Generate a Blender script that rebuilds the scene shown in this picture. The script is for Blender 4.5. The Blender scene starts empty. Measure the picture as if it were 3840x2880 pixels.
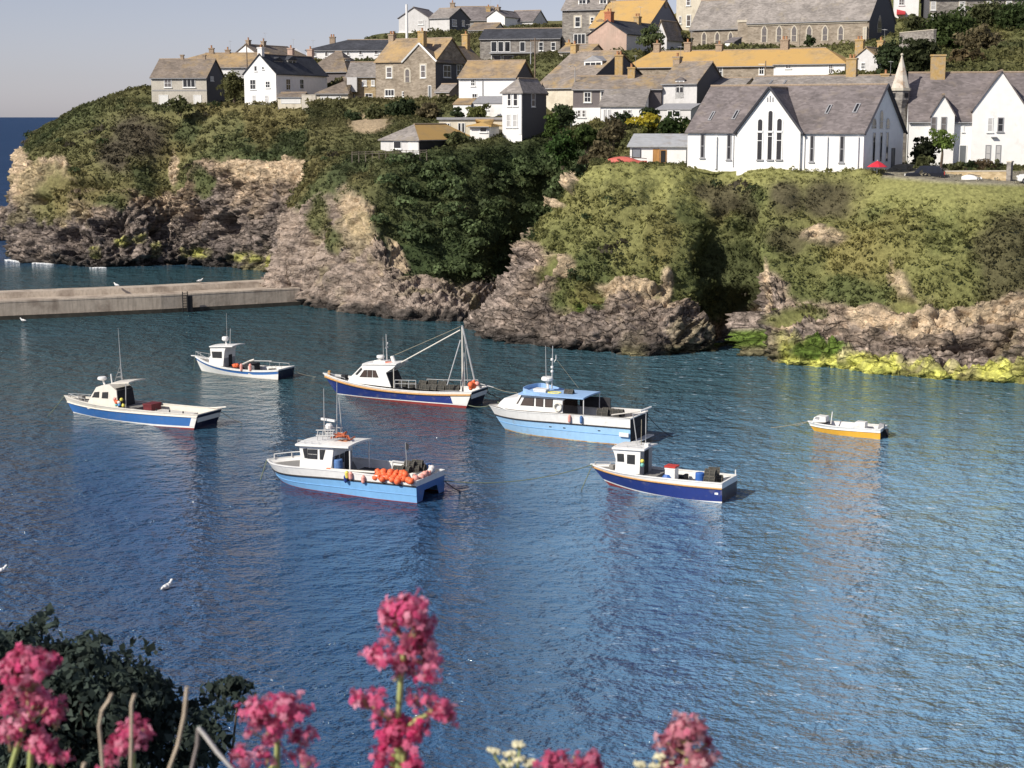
import bpy, bmesh, math, random
import numpy as np
from mathutils import Vector, Matrix
random.seed(7)
R = math.radians
scene = bpy.context.scene
col = scene.collection

# ------------------------------------------------------------------ camera geometry
F = 6000.0            # focal length in pixels of the 3840 wide photograph
CH = 22.0             # camera height above the water
PITCH = math.atan(1003 / F)
CP, SP = math.cos(PITCH), math.sin(PITCH)

def ray(sx, sy):
    a = (sx - 1920) / F; b = (1440 - sy) / F
    return Vector((a, CP + b * SP, -SP + b * CP))
def at(sx, sy, Y):
    d = ray(sx, sy); t = Y / d.y
    return Vector((d.x * t, Y, CH + d.z * t))
def water(sx, sy, z=0.0):
    d = ray(sx, sy); t = (z - CH) / d.z
    return Vector((d.x * t, d.y * t, z))
def zfor(x, y, sy):
    k = (1440 - sy) / F
    return CH + y * (k * CP - SP) / (CP + k * SP)
K = 3840 / 2212.0     # the survey of the coast was taken on a 2212 px wide view

cam = bpy.data.cameras.new('camera'); camo = bpy.data.objects.new('camera', cam); col.objects.link(camo)
camo.location = (0, 0, CH); camo.rotation_euler = (math.pi / 2 - PITCH, 0, 0)
cam.sensor_width = 36; cam.lens = 36 * F / 3840; cam.clip_start = 0.05; cam.clip_end = 60000
cam.dof.use_dof = True; cam.dof.focus_distance = 130; cam.dof.aperture_fstop = 16
scene.camera = camo

# ------------------------------------------------------------------ light
SUN_EL, SUN_AZ = R(36), math.atan2(-0.80, -0.60)     # azimuth as (x, y) direction towards the sun
sx_, sy_ = math.sin(SUN_AZ), math.cos(SUN_AZ)
sundir = Vector((sx_ * math.cos(SUN_EL), sy_ * math.cos(SUN_EL), math.sin(SUN_EL)))
sl = bpy.data.lights.new('sun', 'SUN'); sl.energy = 4.0; sl.angle = R(0.5); sl.color = (1.0, 0.93, 0.82)
so = bpy.data.objects.new('sun', sl); col.objects.link(so)
so.rotation_euler = (-sundir).to_track_quat('-Z', 'Y').to_euler(); so.location = (0, 0, 80)
w = bpy.data.worlds.new('World'); scene.world = w; w.use_nodes = True
nt = w.node_tree; nt.nodes.clear()
sky = nt.nodes.new('ShaderNodeTexSky'); sky.sky_type = 'NISHITA'; sky.sun_disc = False
sky.sun_elevation = SUN_EL; sky.sun_rotation = SUN_AZ % (2 * math.pi)
sky.air_density = 1.0; sky.dust_density = 0.4; sky.ozone_density = 1.0; sky.altitude = 20
hs = nt.nodes.new('ShaderNodeHueSaturation'); hs.inputs['Saturation'].default_value = 0.5
bg = nt.nodes.new('ShaderNodeBackground'); bg.inputs[1].default_value = 0.078
wo = nt.nodes.new('ShaderNodeOutputWorld')
nt.links.new(sky.outputs[0], hs.inputs['Color']); tint = nt.nodes.new('ShaderNodeMix'); tint.data_type = 'RGBA'; tint.blend_type = 'MULTIPLY'; tint.inputs[0].default_value = 1; tint.inputs[7].default_value = (0.80, 0.80, 0.98, 1)
nt.links.new(hs.outputs[0], tint.inputs[6]); nt.links.new(tint.outputs[2], bg.inputs[0]); nt.links.new(bg.outputs[0], wo.inputs[0])
scene.view_settings.view_transform = 'Standard'; scene.view_settings.look = 'None'
scene.view_settings.exposure = 0.42; scene.view_settings.gamma = 1.0
scene.cycles.max_bounces = 6; scene.cycles.diffuse_bounces = 2; scene.cycles.glossy_bounces = 3
scene.cycles.transmission_bounces = 3; scene.cycles.caustics_reflective = False; scene.cycles.caustics_refractive = False

# ------------------------------------------------------------------ materials
MATS = {}
def mat(name, c, rough=0.7, var=0.12, scale=2.0, c2=None, amt=0.5, scale2=0.5, bump=0.0, bscale=8.0, metal=0.0, spec=0.3, stretch=(1, 1, 1), streak=0.0):
    """plain procedural surface: base colour with fine mottling, a second colour in patches, optional bump"""
    if name in MATS: return MATS[name]
    m = bpy.data.materials.new(name); m.use_nodes = True; MATS[name] = m
    t = m.node_tree; n = t.nodes; b = n['Principled BSDF']
    b.inputs['Roughness'].default_value = rough; b.inputs['Metallic'].default_value = metal
    b.inputs['Specular IOR Level'].default_value = spec
    tc = n.new('ShaderNodeTexCoord'); mp = n.new('ShaderNodeMapping'); mp.inputs['Scale'].default_value = stretch
    t.links.new(tc.outputs['Object'], mp.inputs[0])
    nz = n.new('ShaderNodeTexNoise'); nz.inputs['Scale'].default_value = scale; nz.inputs['Detail'].default_value = 6
    t.links.new(mp.outputs[0], nz.inputs['Vector'])
    mx = n.new('ShaderNodeMix'); mx.data_type = 'RGBA'
    mx.inputs[6].default_value = (*[x * (1 - var) for x in c], 1); mx.inputs[7].default_value = (*[min(1, x * (1 + var)) for x in c], 1)
    rp = n.new('ShaderNodeMapRange'); rp.inputs[1].default_value = 0.3; rp.inputs[2].default_value = 0.7
    t.links.new(nz.outputs[0], rp.inputs[0]); t.links.new(rp.outputs[0], mx.inputs[0])
    out = mx.outputs[2]
    if c2 is not None:
        n2 = n.new('ShaderNodeTexNoise'); n2.inputs['Scale'].default_value = scale2; n2.inputs['Detail'].default_value = 5; n2.inputs['Roughness'].default_value = 0.65
        t.links.new(mp.outputs[0], n2.inputs['Vector'])
        r2 = n.new('ShaderNodeMapRange'); r2.inputs[1].default_value = 0.62 - amt * 0.3; r2.inputs[2].default_value = 0.80 - amt * 0.3
        t.links.new(n2.outputs[0], r2.inputs[0])
        m2 = n.new('ShaderNodeMix'); m2.data_type = 'RGBA'; m2.inputs[7].default_value = (*c2, 1)
        t.links.new(r2.outputs[0], m2.inputs[0]); t.links.new(out, m2.inputs[6]); out = m2.outputs[2]
    if streak > 0:
        m3p = n.new('ShaderNodeMapping'); m3p.inputs['Scale'].default_value = (3.0, 3.0, 0.25); t.links.new(tc.outputs['Object'], m3p.inputs[0])
        n3 = n.new('ShaderNodeTexNoise'); n3.inputs['Scale'].default_value = 1.6; n3.inputs['Detail'].default_value = 4; t.links.new(m3p.outputs[0], n3.inputs['Vector'])
        r3 = n.new('ShaderNodeMapRange'); r3.inputs[1].default_value = 0.45; r3.inputs[2].default_value = 0.75; r3.inputs[4].default_value = streak; t.links.new(n3.outputs[0], r3.inputs[0])
        m3 = n.new('ShaderNodeMix'); m3.data_type = 'RGBA'; m3.inputs[7].default_value = (*[x * 0.45 for x in c], 1)
        t.links.new(r3.outputs[0], m3.inputs[0]); t.links.new(out, m3.inputs[6]); out = m3.outputs[2]
    t.links.new(out, b.inputs['Base Color'])
    if bump > 0:
        nb = n.new('ShaderNodeTexNoise'); nb.inputs['Scale'].default_value = bscale; nb.inputs['Detail'].default_value = 4
        t.links.new(mp.outputs[0], nb.inputs['Vector'])
        bp = n.new('ShaderNodeBump'); bp.inputs['Strength'].default_value = bump; bp.inputs['Distance'].default_value = 0.05
        t.links.new(nb.outputs[0], bp.inputs['Height']); t.links.new(bp.outputs[0], b.inputs['Normal'])
    return m

def stone_mat(name, c, c2, scale=2.2):
    if name in MATS: return MATS[name]
    m = bpy.data.materials.new(name); m.use_nodes = True; MATS[name] = m
    t = m.node_tree; n = t.nodes; b = n['Principled BSDF']; b.inputs['Roughness'].default_value = 0.9; b.inputs['Specular IOR Level'].default_value = 0.15
    tc = n.new('ShaderNodeTexCoord'); mp = n.new('ShaderNodeMapping'); mp.inputs['Scale'].default_value = (1, 1, 2.0)
    t.links.new(tc.outputs['Object'], mp.inputs[0])
    v = n.new('ShaderNodeTexVoronoi'); v.inputs['Scale'].default_value = scale; t.links.new(mp.outputs[0], v.inputs['Vector'])
    hsv = n.new('ShaderNodeSeparateColor'); t.links.new(v.outputs['Color'], hsv.inputs[0])
    mx = n.new('ShaderNodeMix'); mx.data_type = 'RGBA'; mx.inputs[6].default_value = (*c, 1); mx.inputs[7].default_value = (*c2, 1)
    t.links.new(hsv.outputs[0], mx.inputs[0])
    nz = n.new('ShaderNodeTexNoise'); nz.inputs['Scale'].default_value = 0.8; nz.inputs['Detail'].default_value = 6; t.links.new(tc.outputs['Object'], nz.inputs['Vector'])
    m2 = n.new('ShaderNodeMix'); m2.data_type = 'RGBA'; m2.blend_type = 'MULTIPLY'; m2.inputs[0].default_value = 0.55
    rp = n.new('ShaderNodeMapRange'); rp.inputs[1].default_value = 0.3; rp.inputs[2].default_value = 0.7; rp.inputs[3].default_value = 0.5; rp.inputs[4].default_value = 1.15; t.links.new(nz.outputs[0], rp.inputs[0])
    t.links.new(mx.outputs[2], m2.inputs[6]); t.links.new(rp.outputs[0], m2.inputs[7])
    t.links.new(m2.outputs[2], b.inputs['Base Color'])
    bp = n.new('ShaderNodeBump'); bp.inputs['Strength'].default_value = 0.5; bp.inputs['Distance'].default_value = 0.06
    t.links.new(v.outputs['Distance'], bp.inputs['Height']); t.links.new(bp.outputs[0], b.inputs['Normal'])
    return m

def slate_mat(name, c, lichen=None, amt=0.5, scale2=0.35):
    """slate courses: thin rows with slightly varied slates, lichen in clouds"""
    if name in MATS: return MATS[name]
    m = bpy.data.materials.new(name); m.use_nodes = True; MATS[name] = m
    t = m.node_tree; n = t.nodes; b = n['Principled BSDF']; b.inputs['Roughness'].default_value = 0.75; b.inputs['Specular IOR Level'].default_value = 0.25
    tc = n.new('ShaderNodeTexCoord')
    sep = n.new('ShaderNodeSeparateXYZ'); t.links.new(tc.outputs['Object'], sep.inputs[0])
    mp = n.new('ShaderNodeMapping'); mp.inputs['Scale'].default_value = (1.6, 1.6, 4.0); t.links.new(tc.outputs['Object'], mp.inputs[0])
    v = n.new('ShaderNodeTexVoronoi'); v.inputs['Scale'].default_value = 1.6; t.links.new(mp.outputs[0], v.inputs['Vector'])
    s2 = n.new('ShaderNodeSeparateColor'); t.links.new(v.outputs['Color'], s2.inputs[0])
    mx = n.new('ShaderNodeMix'); mx.data_type = 'RGBA'; mx.inputs[6].default_value = (*[x * 0.78 for x in c], 1); mx.inputs[7].default_value = (*[x * 1.22 for x in c], 1)
    t.links.new(s2.outputs[0], mx.inputs[0]); out = mx.outputs[2]
    big = n.new('ShaderNodeTexNoise'); big.inputs['Scale'].default_value = 0.5; big.inputs['Detail'].default_value = 6; t.links.new(tc.outputs['Object'], big.inputs['Vector'])
    rb = n.new('ShaderNodeMapRange'); rb.inputs[1].default_value = 0.3; rb.inputs[2].default_value = 0.7; rb.inputs[3].default_value = 0.75; rb.inputs[4].default_value = 1.2; t.links.new(big.outputs[0], rb.inputs[0])
    mm = n.new('ShaderNodeMix'); mm.data_type = 'RGBA'; mm.blend_type = 'MULTIPLY'; mm.inputs[0].default_value = 1
    t.links.new(out, mm.inputs[6]); t.links.new(rb.outputs[0], mm.inputs[7]); out = mm.outputs[2]
    if lichen:
        nz = n.new('ShaderNodeTexNoise'); nz.inputs['Scale'].default_value = scale2; nz.inputs['Detail'].default_value = 8; nz.inputs['Roughness'].default_value = 0.7
        t.links.new(tc.outputs['Object'], nz.inputs['Vector'])
        rp = n.new('ShaderNodeMapRange'); rp.inputs[1].default_value = 0.72 - amt * 0.5; rp.inputs[2].default_value = 0.98 - amt * 0.5; t.links.new(nz.outputs[0], rp.inputs[0])
        m2 = n.new('ShaderNodeMix'); m2.data_type = 'RGBA'; m2.inputs[7].default_value = (*lichen, 1)
        t.links.new(rp.outputs[0], m2.inputs[0]); t.links.new(out, m2.inputs[6]); out = m2.outputs[2]
    t.links.new(out, b.inputs['Base Color'])
    wv = n.new('ShaderNodeMath'); wv.operation = 'FRACT'; ml = n.new('ShaderNodeMath'); ml.operation = 'MULTIPLY'; ml.inputs[1].default_value = 6.0
    t.links.new(sep.outputs[2], ml.inputs[0]); t.links.new(ml.outputs[0], wv.inputs[0])
    bp = n.new('ShaderNodeBump'); bp.inputs['Strength'].default_value = 0.35; bp.inputs['Distance'].default_value = 0.03
    t.links.new(wv.outputs[0], bp.inputs['Height']); t.links.new(bp.outputs[0], b.inputs['Normal'])
    return m

def attr_mat(name, rough=0.9, detail=1.2, lo=0.6, hi=1.35, bump=0.0, trans=0.0, spec=0.1, bscale=2.0, rocky=False):
    """colour comes from the mesh's own colour attribute, broken up by noise"""
    m = bpy.data.materials.new(name); m.use_nodes = True
    t = m.node_tree; n = t.nodes; b = n['Principled BSDF']; b.inputs['Roughness'].default_value = rough; b.inputs['Specular IOR Level'].default_value = spec
    a = n.new('ShaderNodeAttribute'); a.attribute_name = 'Col'
    tc = n.new('ShaderNodeTexCoord'); nz = n.new('ShaderNodeTexNoise'); nz.inputs['Scale'].default_value = detail; nz.inputs['Detail'].default_value = 8; nz.inputs['Roughness'].default_value = 0.65
    t.links.new(tc.outputs['Object'], nz.inputs['Vector'])
    rp = n.new('ShaderNodeMapRange'); rp.inputs[1].default_value = 0.3; rp.inputs[2].default_value = 0.7; rp.inputs[3].default_value = lo; rp.inputs[4].default_value = hi
    t.links.new(nz.outputs[0], rp.inputs[0])
    mx = n.new('ShaderNodeMix'); mx.data_type = 'RGBA'; mx.blend_type = 'MULTIPLY'; mx.inputs[0].default_value = 1
    t.links.new(a.outputs['Color'], mx.inputs[6]); t.links.new(rp.outputs[0], mx.inputs[7])
    if rocky:
        mp = n.new('ShaderNodeMapping'); mp.inputs['Rotation'].default_value = (0, R(28), 0); mp.inputs['Scale'].default_value = (.45, .45, 2.4); t.links.new(tc.outputs['Object'], mp.inputs[0])
        wn = n.new('ShaderNodeTexNoise'); wn.inputs['Scale'].default_value = .6; wn.inputs['Detail'].default_value = 4; t.links.new(tc.outputs['Object'], wn.inputs['Vector'])
        ws = n.new('ShaderNodeVectorMath'); ws.operation = 'SCALE'; ws.inputs[3].default_value = 2.2; t.links.new(wn.outputs['Color'], ws.inputs[0])
        mq = n.new('ShaderNodeMapping'); mq.inputs['Rotation'].default_value = (0, R(30), 0); mq.inputs['Scale'].default_value = (.6, .6, 1.5); t.links.new(tc.outputs['Object'], mq.inputs[0])
        wp = n.new('ShaderNodeVectorMath'); wp.operation = 'ADD'; t.links.new(mq.outputs[0], wp.inputs[0]); t.links.new(ws.outputs[0], wp.inputs[1])
        st = n.new('ShaderNodeTexNoise'); st.inputs['Scale'].default_value = .9; st.inputs['Detail'].default_value = 9; st.inputs['Roughness'].default_value = .72; t.links.new(mp.outputs[0], st.inputs['Vector'])
        r2 = n.new('ShaderNodeMapRange'); r2.inputs[1].default_value = .36; r2.inputs[2].default_value = .64; r2.inputs[3].default_value = .55; r2.inputs[4].default_value = 1.35; t.links.new(st.outputs[0], r2.inputs[0])
        m2 = n.new('ShaderNodeMix'); m2.data_type = 'RGBA'; m2.blend_type = 'MULTIPLY'; t.links.new(a.outputs['Alpha'], m2.inputs[0]); t.links.new(mx.outputs[2], m2.inputs[6]); t.links.new(r2.outputs[0], m2.inputs[7]); mx = m2
        for sc_, lo_, hi_ in ((.55, .72, 1.28), (1.7, .74, 1.25)):
            v = n.new('ShaderNodeTexVoronoi'); v.inputs['Scale'].default_value = sc_; t.links.new(wp.outputs[0], v.inputs['Vector'])
            sc3 = n.new('ShaderNodeSeparateColor'); t.links.new(v.outputs['Color'], sc3.inputs[0])
            r3 = n.new('ShaderNodeMapRange'); r3.inputs[3].default_value = lo_; r3.inputs[4].default_value = hi_; t.links.new(sc3.outputs[0], r3.inputs[0])
            m3 = n.new('ShaderNodeMix'); m3.data_type = 'RGBA'; m3.blend_type = 'MULTIPLY'; t.links.new(a.outputs['Alpha'], m3.inputs[0]); t.links.new(mx.outputs[2], m3.inputs[6]); t.links.new(r3.outputs[0], m3.inputs[7]); mx = m3
        ve = n.new('ShaderNodeTexVoronoi'); ve.feature = 'DISTANCE_TO_EDGE'; ve.inputs['Scale'].default_value = .75; t.links.new(wp.outputs[0], ve.inputs['Vector'])
        rc = n.new('ShaderNodeMapRange'); rc.inputs[1].default_value = .0; rc.inputs[2].default_value = .10; t.links.new(ve.outputs[0], rc.inputs[0])
        bc = n.new('ShaderNodeBump'); bc.inputs['Strength'].default_value = 1.0; bc.inputs['Distance'].default_value = .16; am = n.new('ShaderNodeMath'); am.operation = 'MULTIPLY'; t.links.new(rc.outputs[0], am.inputs[0]); t.links.new(a.outputs['Alpha'], am.inputs[1]); t.links.new(am.outputs[0], bc.inputs['Height'])
        crackshade = n.new('ShaderNodeMapRange'); crackshade.inputs[3].default_value = .72; crackshade.inputs[4].default_value = 1; t.links.new(rc.outputs[0], crackshade.inputs[0])  # cracks darkened: crevice shade painted into the rock colour
        m4 = n.new('ShaderNodeMix'); m4.data_type = 'RGBA'; m4.blend_type = 'MULTIPLY'; t.links.new(a.outputs['Alpha'], m4.inputs[0]); t.links.new(mx.outputs[2], m4.inputs[6]); t.links.new(crackshade.outputs[0], m4.inputs[7]); mx = m4
    t.links.new(mx.outputs[2], b.inputs['Base Color'])
    if bump > 0:
        nb = n.new('ShaderNodeTexNoise'); nb.inputs['Scale'].default_value = bscale; nb.inputs['Detail'].default_value = 8; nb.inputs['Roughness'].default_value = 0.7
        t.links.new(tc.outputs['Object'], nb.inputs['Vector'])
        bp = n.new('ShaderNodeBump'); bp.inputs['Strength'].default_value = bump; bp.inputs['Distance'].default_value = 0.25
        t.links.new(nb.outputs[0], bp.inputs['Height']); t.links.new(bp.outputs[0], b.inputs['Normal'])
        if rocky: t.links.new(bc.outputs[0], bp.inputs['Normal'])
    if trans > 0:
        tr = n.new('ShaderNodeBsdfTranslucent'); t.links.new(mx.outputs[2], tr.inputs[0])
        ms = n.new('ShaderNodeMixShader'); ms.inputs[0].default_value = trans
        t.links.new(b.outputs[0], ms.inputs[1]); t.links.new(tr.outputs[0], ms.inputs[2]); t.links.new(ms.outputs[0], n['Material Output'].inputs[0])
    return m

M = dict(
    white=mat('white_render', (0.83, 0.82, 0.80), 0.85, 0.04, 1.5, (0.70, 0.68, 0.64), 0.15, 0.6, bump=0.15, bscale=12, streak=0.05),
    cream=mat('cream_render', (0.66, 0.60, 0.48), 0.85, 0.07, 1.5, (0.50, 0.44, 0.34), 0.3, 0.6, streak=0.15),
    pebble=mat('pebbledash', (0.52, 0.48, 0.41), 0.9, 0.10, 5, (0.42, 0.38, 0.32), 0.4, 0.5, bump=0.3, bscale=25, streak=0.2),
    grey=mat('grey_render', (0.34, 0.33, 0.32), 0.9, 0.10, 3, (0.27, 0.26, 0.25), 0.4, 0.6, streak=0.2),
    palegrey=mat('pale_grey_render', (0.62, 0.61, 0.60), 0.9, 0.05, 3, (0.52, 0.51, 0.49), 0.3, 0.6, streak=0.15),
    pink=mat('pink_render', (0.50, 0.36, 0.29), 0.9, 0.14, 2, (0.42, 0.32, 0.26), 0.5, 0.5, streak=0.25),
    slatehung=mat('slate_hung', (0.155, 0.135, 0.135), 0.8, 0.15, 6, stretch=(1, 1, 3)),
    slateshade=mat('dark_slate_and_shaded_side', (0.10, 0.10, 0.11), 0.8, 0.15, 6, stretch=(1, 1, 3)),  # also on right-hand walls, where their shade is painted into the colour
    bluehung=mat('blue_slate_hung', (0.22, 0.23, 0.26), 0.8, 0.12, 6, stretch=(1, 1, 3)),
    stone=stone_mat('rubble_stone', (0.26, 0.215, 0.165), (0.40, 0.34, 0.27)),
    stonegrey=stone_mat('grey_stone', (0.20, 0.18, 0.165), (0.34, 0.315, 0.28)),
    stonewarm=stone_mat('warm_stone', (0.40, 0.30, 0.17), (0.56, 0.45, 0.29)),
    churchstone=stone_mat('chapel_stone', (0.27, 0.225, 0.175), (0.38, 0.325, 0.26)),
    dressed=mat('dressed_stone', (0.52, 0.47, 0.38), 0.9, 0.1, 4, bump=0.2),
    slate=slate_mat('grey_slate', (0.185, 0.165, 0.162)),
    slatedark=slate_mat('dark_slate', (0.055, 0.058, 0.068)),
    slatelt=slate_mat('pale_slate', (0.26, 0.235, 0.215), (0.33, 0.28, 0.19), 0.35),
    slatebr=slate_mat('brown_slate', (0.20, 0.165, 0.135), (0.33, 0.235, 0.11), 0.45),
    slateli=slate_mat('lichened_slate', (0.26, 0.205, 0.15), (0.44, 0.30, 0.14), 0.68),
    slateli2=slate_mat('thickly_lichened_slate', (0.34, 0.26, 0.16), (0.50, 0.32, 0.115), 0.92),
    slatemix=slate_mat('patchily_lichened_slate', (0.24, 0.205, 0.175), (0.43, 0.29, 0.11), 0.5),
    schoolslate=slate_mat('school_slate', (0.175, 0.152, 0.150), (0.23, 0.19, 0.15), 0.35, 0.6),
    frame=mat('white_paint', (0.80, 0.80, 0.78), 0.5, 0.03),
    dframe=mat('dark_paint', (0.06, 0.06, 0.07), 0.5, 0.1),
    glass=mat('window_glass', (0.018, 0.02, 0.024), 0.08, 0.1, spec=0.5),
    blind=mat('drawn_blind', (0.48, 0.47, 0.46), 0.4, 0.1),
    curtain=mat('curtained_glass', (0.14, 0.125, 0.12), 0.15, 0.3, 3, spec=0.5),
    doorw=mat('white_door', (0.72, 0.71, 0.68), 0.6, 0.05),
    doorg=mat('grey_door', (0.13, 0.14, 0.15), 0.6, 0.1),
    wood=mat('varnished_wood', (0.42, 0.22, 0.075), 0.5, 0.2, 5, stretch=(1, 1, 0.2)),
    greywood=mat('weathered_wood', (0.17, 0.145, 0.115), 0.9, 0.2, 5, stretch=(1, 1, 0.2)),
    brick=mat('red_brick', (0.42, 0.16, 0.085), 0.9, 0.2, 6),
    chim=mat('lichened_chimney', (0.46, 0.31, 0.13), 0.9, 0.2, 4, (0.36, 0.29, 0.2), 0.5, 2),
    chimgrey=mat('stone_chimney', (0.33, 0.255, 0.185), 0.9, 0.2, 5),
    pot=mat('clay_pot', (0.40, 0.20, 0.10), 0.8, 0.15, 6),
    lead=mat('lead_grey', (0.30, 0.30, 0.31), 0.6, 0.1),
    black=mat('black_paint', (0.02, 0.02, 0.022), 0.5, 0.2),
    pole=mat('pole_timber', (0.20, 0.15, 0.11), 0.9, 0.2),
    metal=mat('galvanised_steel', (0.42, 0.42, 0.42), 0.45, 0.1, metal=0.5),
    tin=mat('corrugated_sheet', (0.40, 0.41, 0.42), 0.55, 0.12, 1.5, (0.32, 0.30, 0.28), 0.4, 0.8),
    concrete=mat('sea_wall_concrete', (0.48, 0.405, 0.325), 0.95, 0.12, 1.2, (0.27, 0.215, 0.17), 0.45, 0.35, bump=0.4, bscale=3, streak=0.5),
    weedstone=mat('weedy_concrete', (0.055, 0.05, 0.04), 0.9, 0.3, 1.5),
    bark=mat('bark', (0.10, 0.075, 0.055), 0.9, 0.25, 5),
)

# ------------------------------------------------------------------ mesh helpers
class MB:
    """collects simple solids and links them as ONE mesh object"""
    def __init__(s): s.v = []; s.f = []; s.mi = []; s.cur = 0
    def poly(s, pts):
        i = len(s.v); s.v += [tuple(p) for p in pts]; s.f.append(tuple(range(i, i + len(pts)))); s.mi.append(s.cur)
    def solid(s, lo, hi):
        """two rings of points joined to a closed solid"""
        n = len(lo); i = len(s.v); s.v += [tuple(p) for p in lo] + [tuple(p) for p in hi]
        s.f.append(tuple(i + k for k in range(n))[::-1]); s.f.append(tuple(i + n + k for k in range(n)))
        s.mi += [s.cur] * 2
        for k in range(n):
            l = (k + 1) % n; s.f.append((i + k, i + l, i + n + l, i + n + k)); s.mi.append(s.cur)
    def box(s, x0, x1, y0, y1, z0, z1):
        s.solid([(x0, y0, z0), (x1, y0, z0), (x1, y1, z0), (x0, y1, z0)], [(x0, y0, z1), (x1, y0, z1), (x1, y1, z1), (x0, y1, z1)])
    def pbox(s, O, e1, e2, nn, a0, a1, z0, z1, d0, d1):
        P = lambda a, z, d: O + e1 * a + e2 * z + nn * d
        s.solid([P(a0, z0, d0), P(a1, z0, d0), P(a1, z1, d0), P(a0, z1, d0)], [P(a0, z0, d1), P(a1, z0, d1), P(a1, z1, d1), P(a0, z1, d1)])
    def tube(s, pts, r, n=6, r1=None):
        pts = [Vector(p) for p in pts]; r1 = r if r1 is None else r1; rings = []
        for k, p in enumerate(pts):
            d = (pts[min(k + 1, len(pts) - 1)] - pts[max(k - 1, 0)]).normalized()
            a = d.orthogonal().normalized(); b = d.cross(a); rr = r + (r1 - r) * k / max(1, len(pts) - 1)
            if k and rings:   # keep the frame steady along the tube
                a = (la - d * la.dot(d)).normalized(); b = d.cross(a)
            la = a
            i = len(s.v); s.v += [tuple(p + (a * math.cos(q) + b * math.sin(q)) * rr) for q in [2 * math.pi * j / n for j in range(n)]]
            rings.append(i)
        for k in range(len(rings) - 1):
            for j in range(n):
                l = (j + 1) % n; s.f.append((rings[k] + j, rings[k] + l, rings[k + 1] + l, rings[k + 1] + j)); s.mi.append(s.cur)
        s.f.append(tuple(rings[0] + j for j in range(n))[::-1]); s.f.append(tuple(rings[-1] + j for j in range(n))); s.mi += [s.cur] * 2
    def lathe(s, c, prof, n=12):
        """prof: (radius, height) pairs turned about the vertical through c"""
        c = Vector(c); rings = []
        for r, h in prof:
            i = len(s.v); rings.append(i)
            s.v += [(c.x + r * math.cos(2 * math.pi * j / n), c.y + r * math.sin(2 * math.pi * j / n), c.z + h) for j in range(n)]
        for k in range(len(rings) - 1):
            for j in range(n):
                l = (j + 1) % n; s.f.append((rings[k] + j, rings[k] + l, rings[k + 1] + l, rings[k + 1] + j)); s.mi.append(s.cur)
        s.f.append(tuple(rings[0] + j for j in range(n))[::-1]); s.f.append(tuple(rings[-1] + j for j in range(n))); s.mi += [s.cur] * 2
    def ball(s, c, r, n=8, sq=1.0):
        s.lathe((c[0], c[1], c[2]), [(max(0.02 * r, r * math.sin(math.pi * k / 6)), -r * sq * math.cos(math.pi * k / 6)) for k in range(7)], n)
    def build(s, name, mats, parent=None, org=None, smooth=False):
        me = bpy.data.meshes.new(name)
        vs = s.v if org is None else [(x - org[0], y - org[1], z - org[2]) for x, y, z in s.v]
        me.from_pydata(vs, [], s.f)
        if not isinstance(mats, (list, tuple)): mats = [mats]
        for m in mats: me.materials.append(m)
        me.polygons.foreach_set('material_index', s.mi)
        if smooth: me.polygons.foreach_set('use_smooth', [True] * len(s.f))
        bm = bmesh.new(); bm.from_mesh(me); bmesh.ops.recalc_face_normals(bm, faces=bm.faces); bm.to_mesh(me); bm.free()
        me.update()
        o = bpy.data.objects.new(name, me); col.objects.link(o)
        if parent is not None: o.parent = parent
        return o

def tag(o, label, cat, group=None, kind=None):
    if label: o['label'] = label
    if cat: o['category'] = cat
    if group: o['group'] = group
    if kind: o['kind'] = kind
    return o
def thing(name, label, cat, loc, rz=0, group=None):
    o = bpy.data.objects.new(name, None); col.objects.link(o); o.location = loc; o.rotation_euler = (0, 0, rz)
    o.empty_display_size = 0.3
    return tag(o, label, cat, group)
def np_mesh(name, V, Q, colors, m, parent=None, smooth=False, alpha=None):
    """a big mesh from arrays: V (n,3), Q (m,4), one colour per vertex"""
    me = bpy.data.meshes.new(name)
    me.vertices.add(len(V)); me.vertices.foreach_set('co', np.ascontiguousarray(V, np.float32).ravel())
    me.loops.add(len(Q) * 4); me.loops.foreach_set('vertex_index', np.ascontiguousarray(Q, np.int32).ravel())
    me.polygons.add(len(Q)); me.polygons.foreach_set('loop_start', np.arange(0, len(Q) * 4, 4, dtype=np.int32))
    if smooth: me.polygons.foreach_set('use_smooth', np.ones(len(Q), bool))
    me.update(calc_edges=True); me.validate()
    if colors is not None:
        ca = me.color_attributes.new('Col', 'FLOAT_COLOR', 'POINT')
        ca.data.foreach_set('color', np.ascontiguousarray(np.c_[colors, np.ones(len(V)) if alpha is None else alpha], np.float32).ravel())
    me.materials.append(m)
    o = bpy.data.objects.new(name, me); col.objects.link(o)
    if parent is not None: o.parent = parent
    return o

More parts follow.
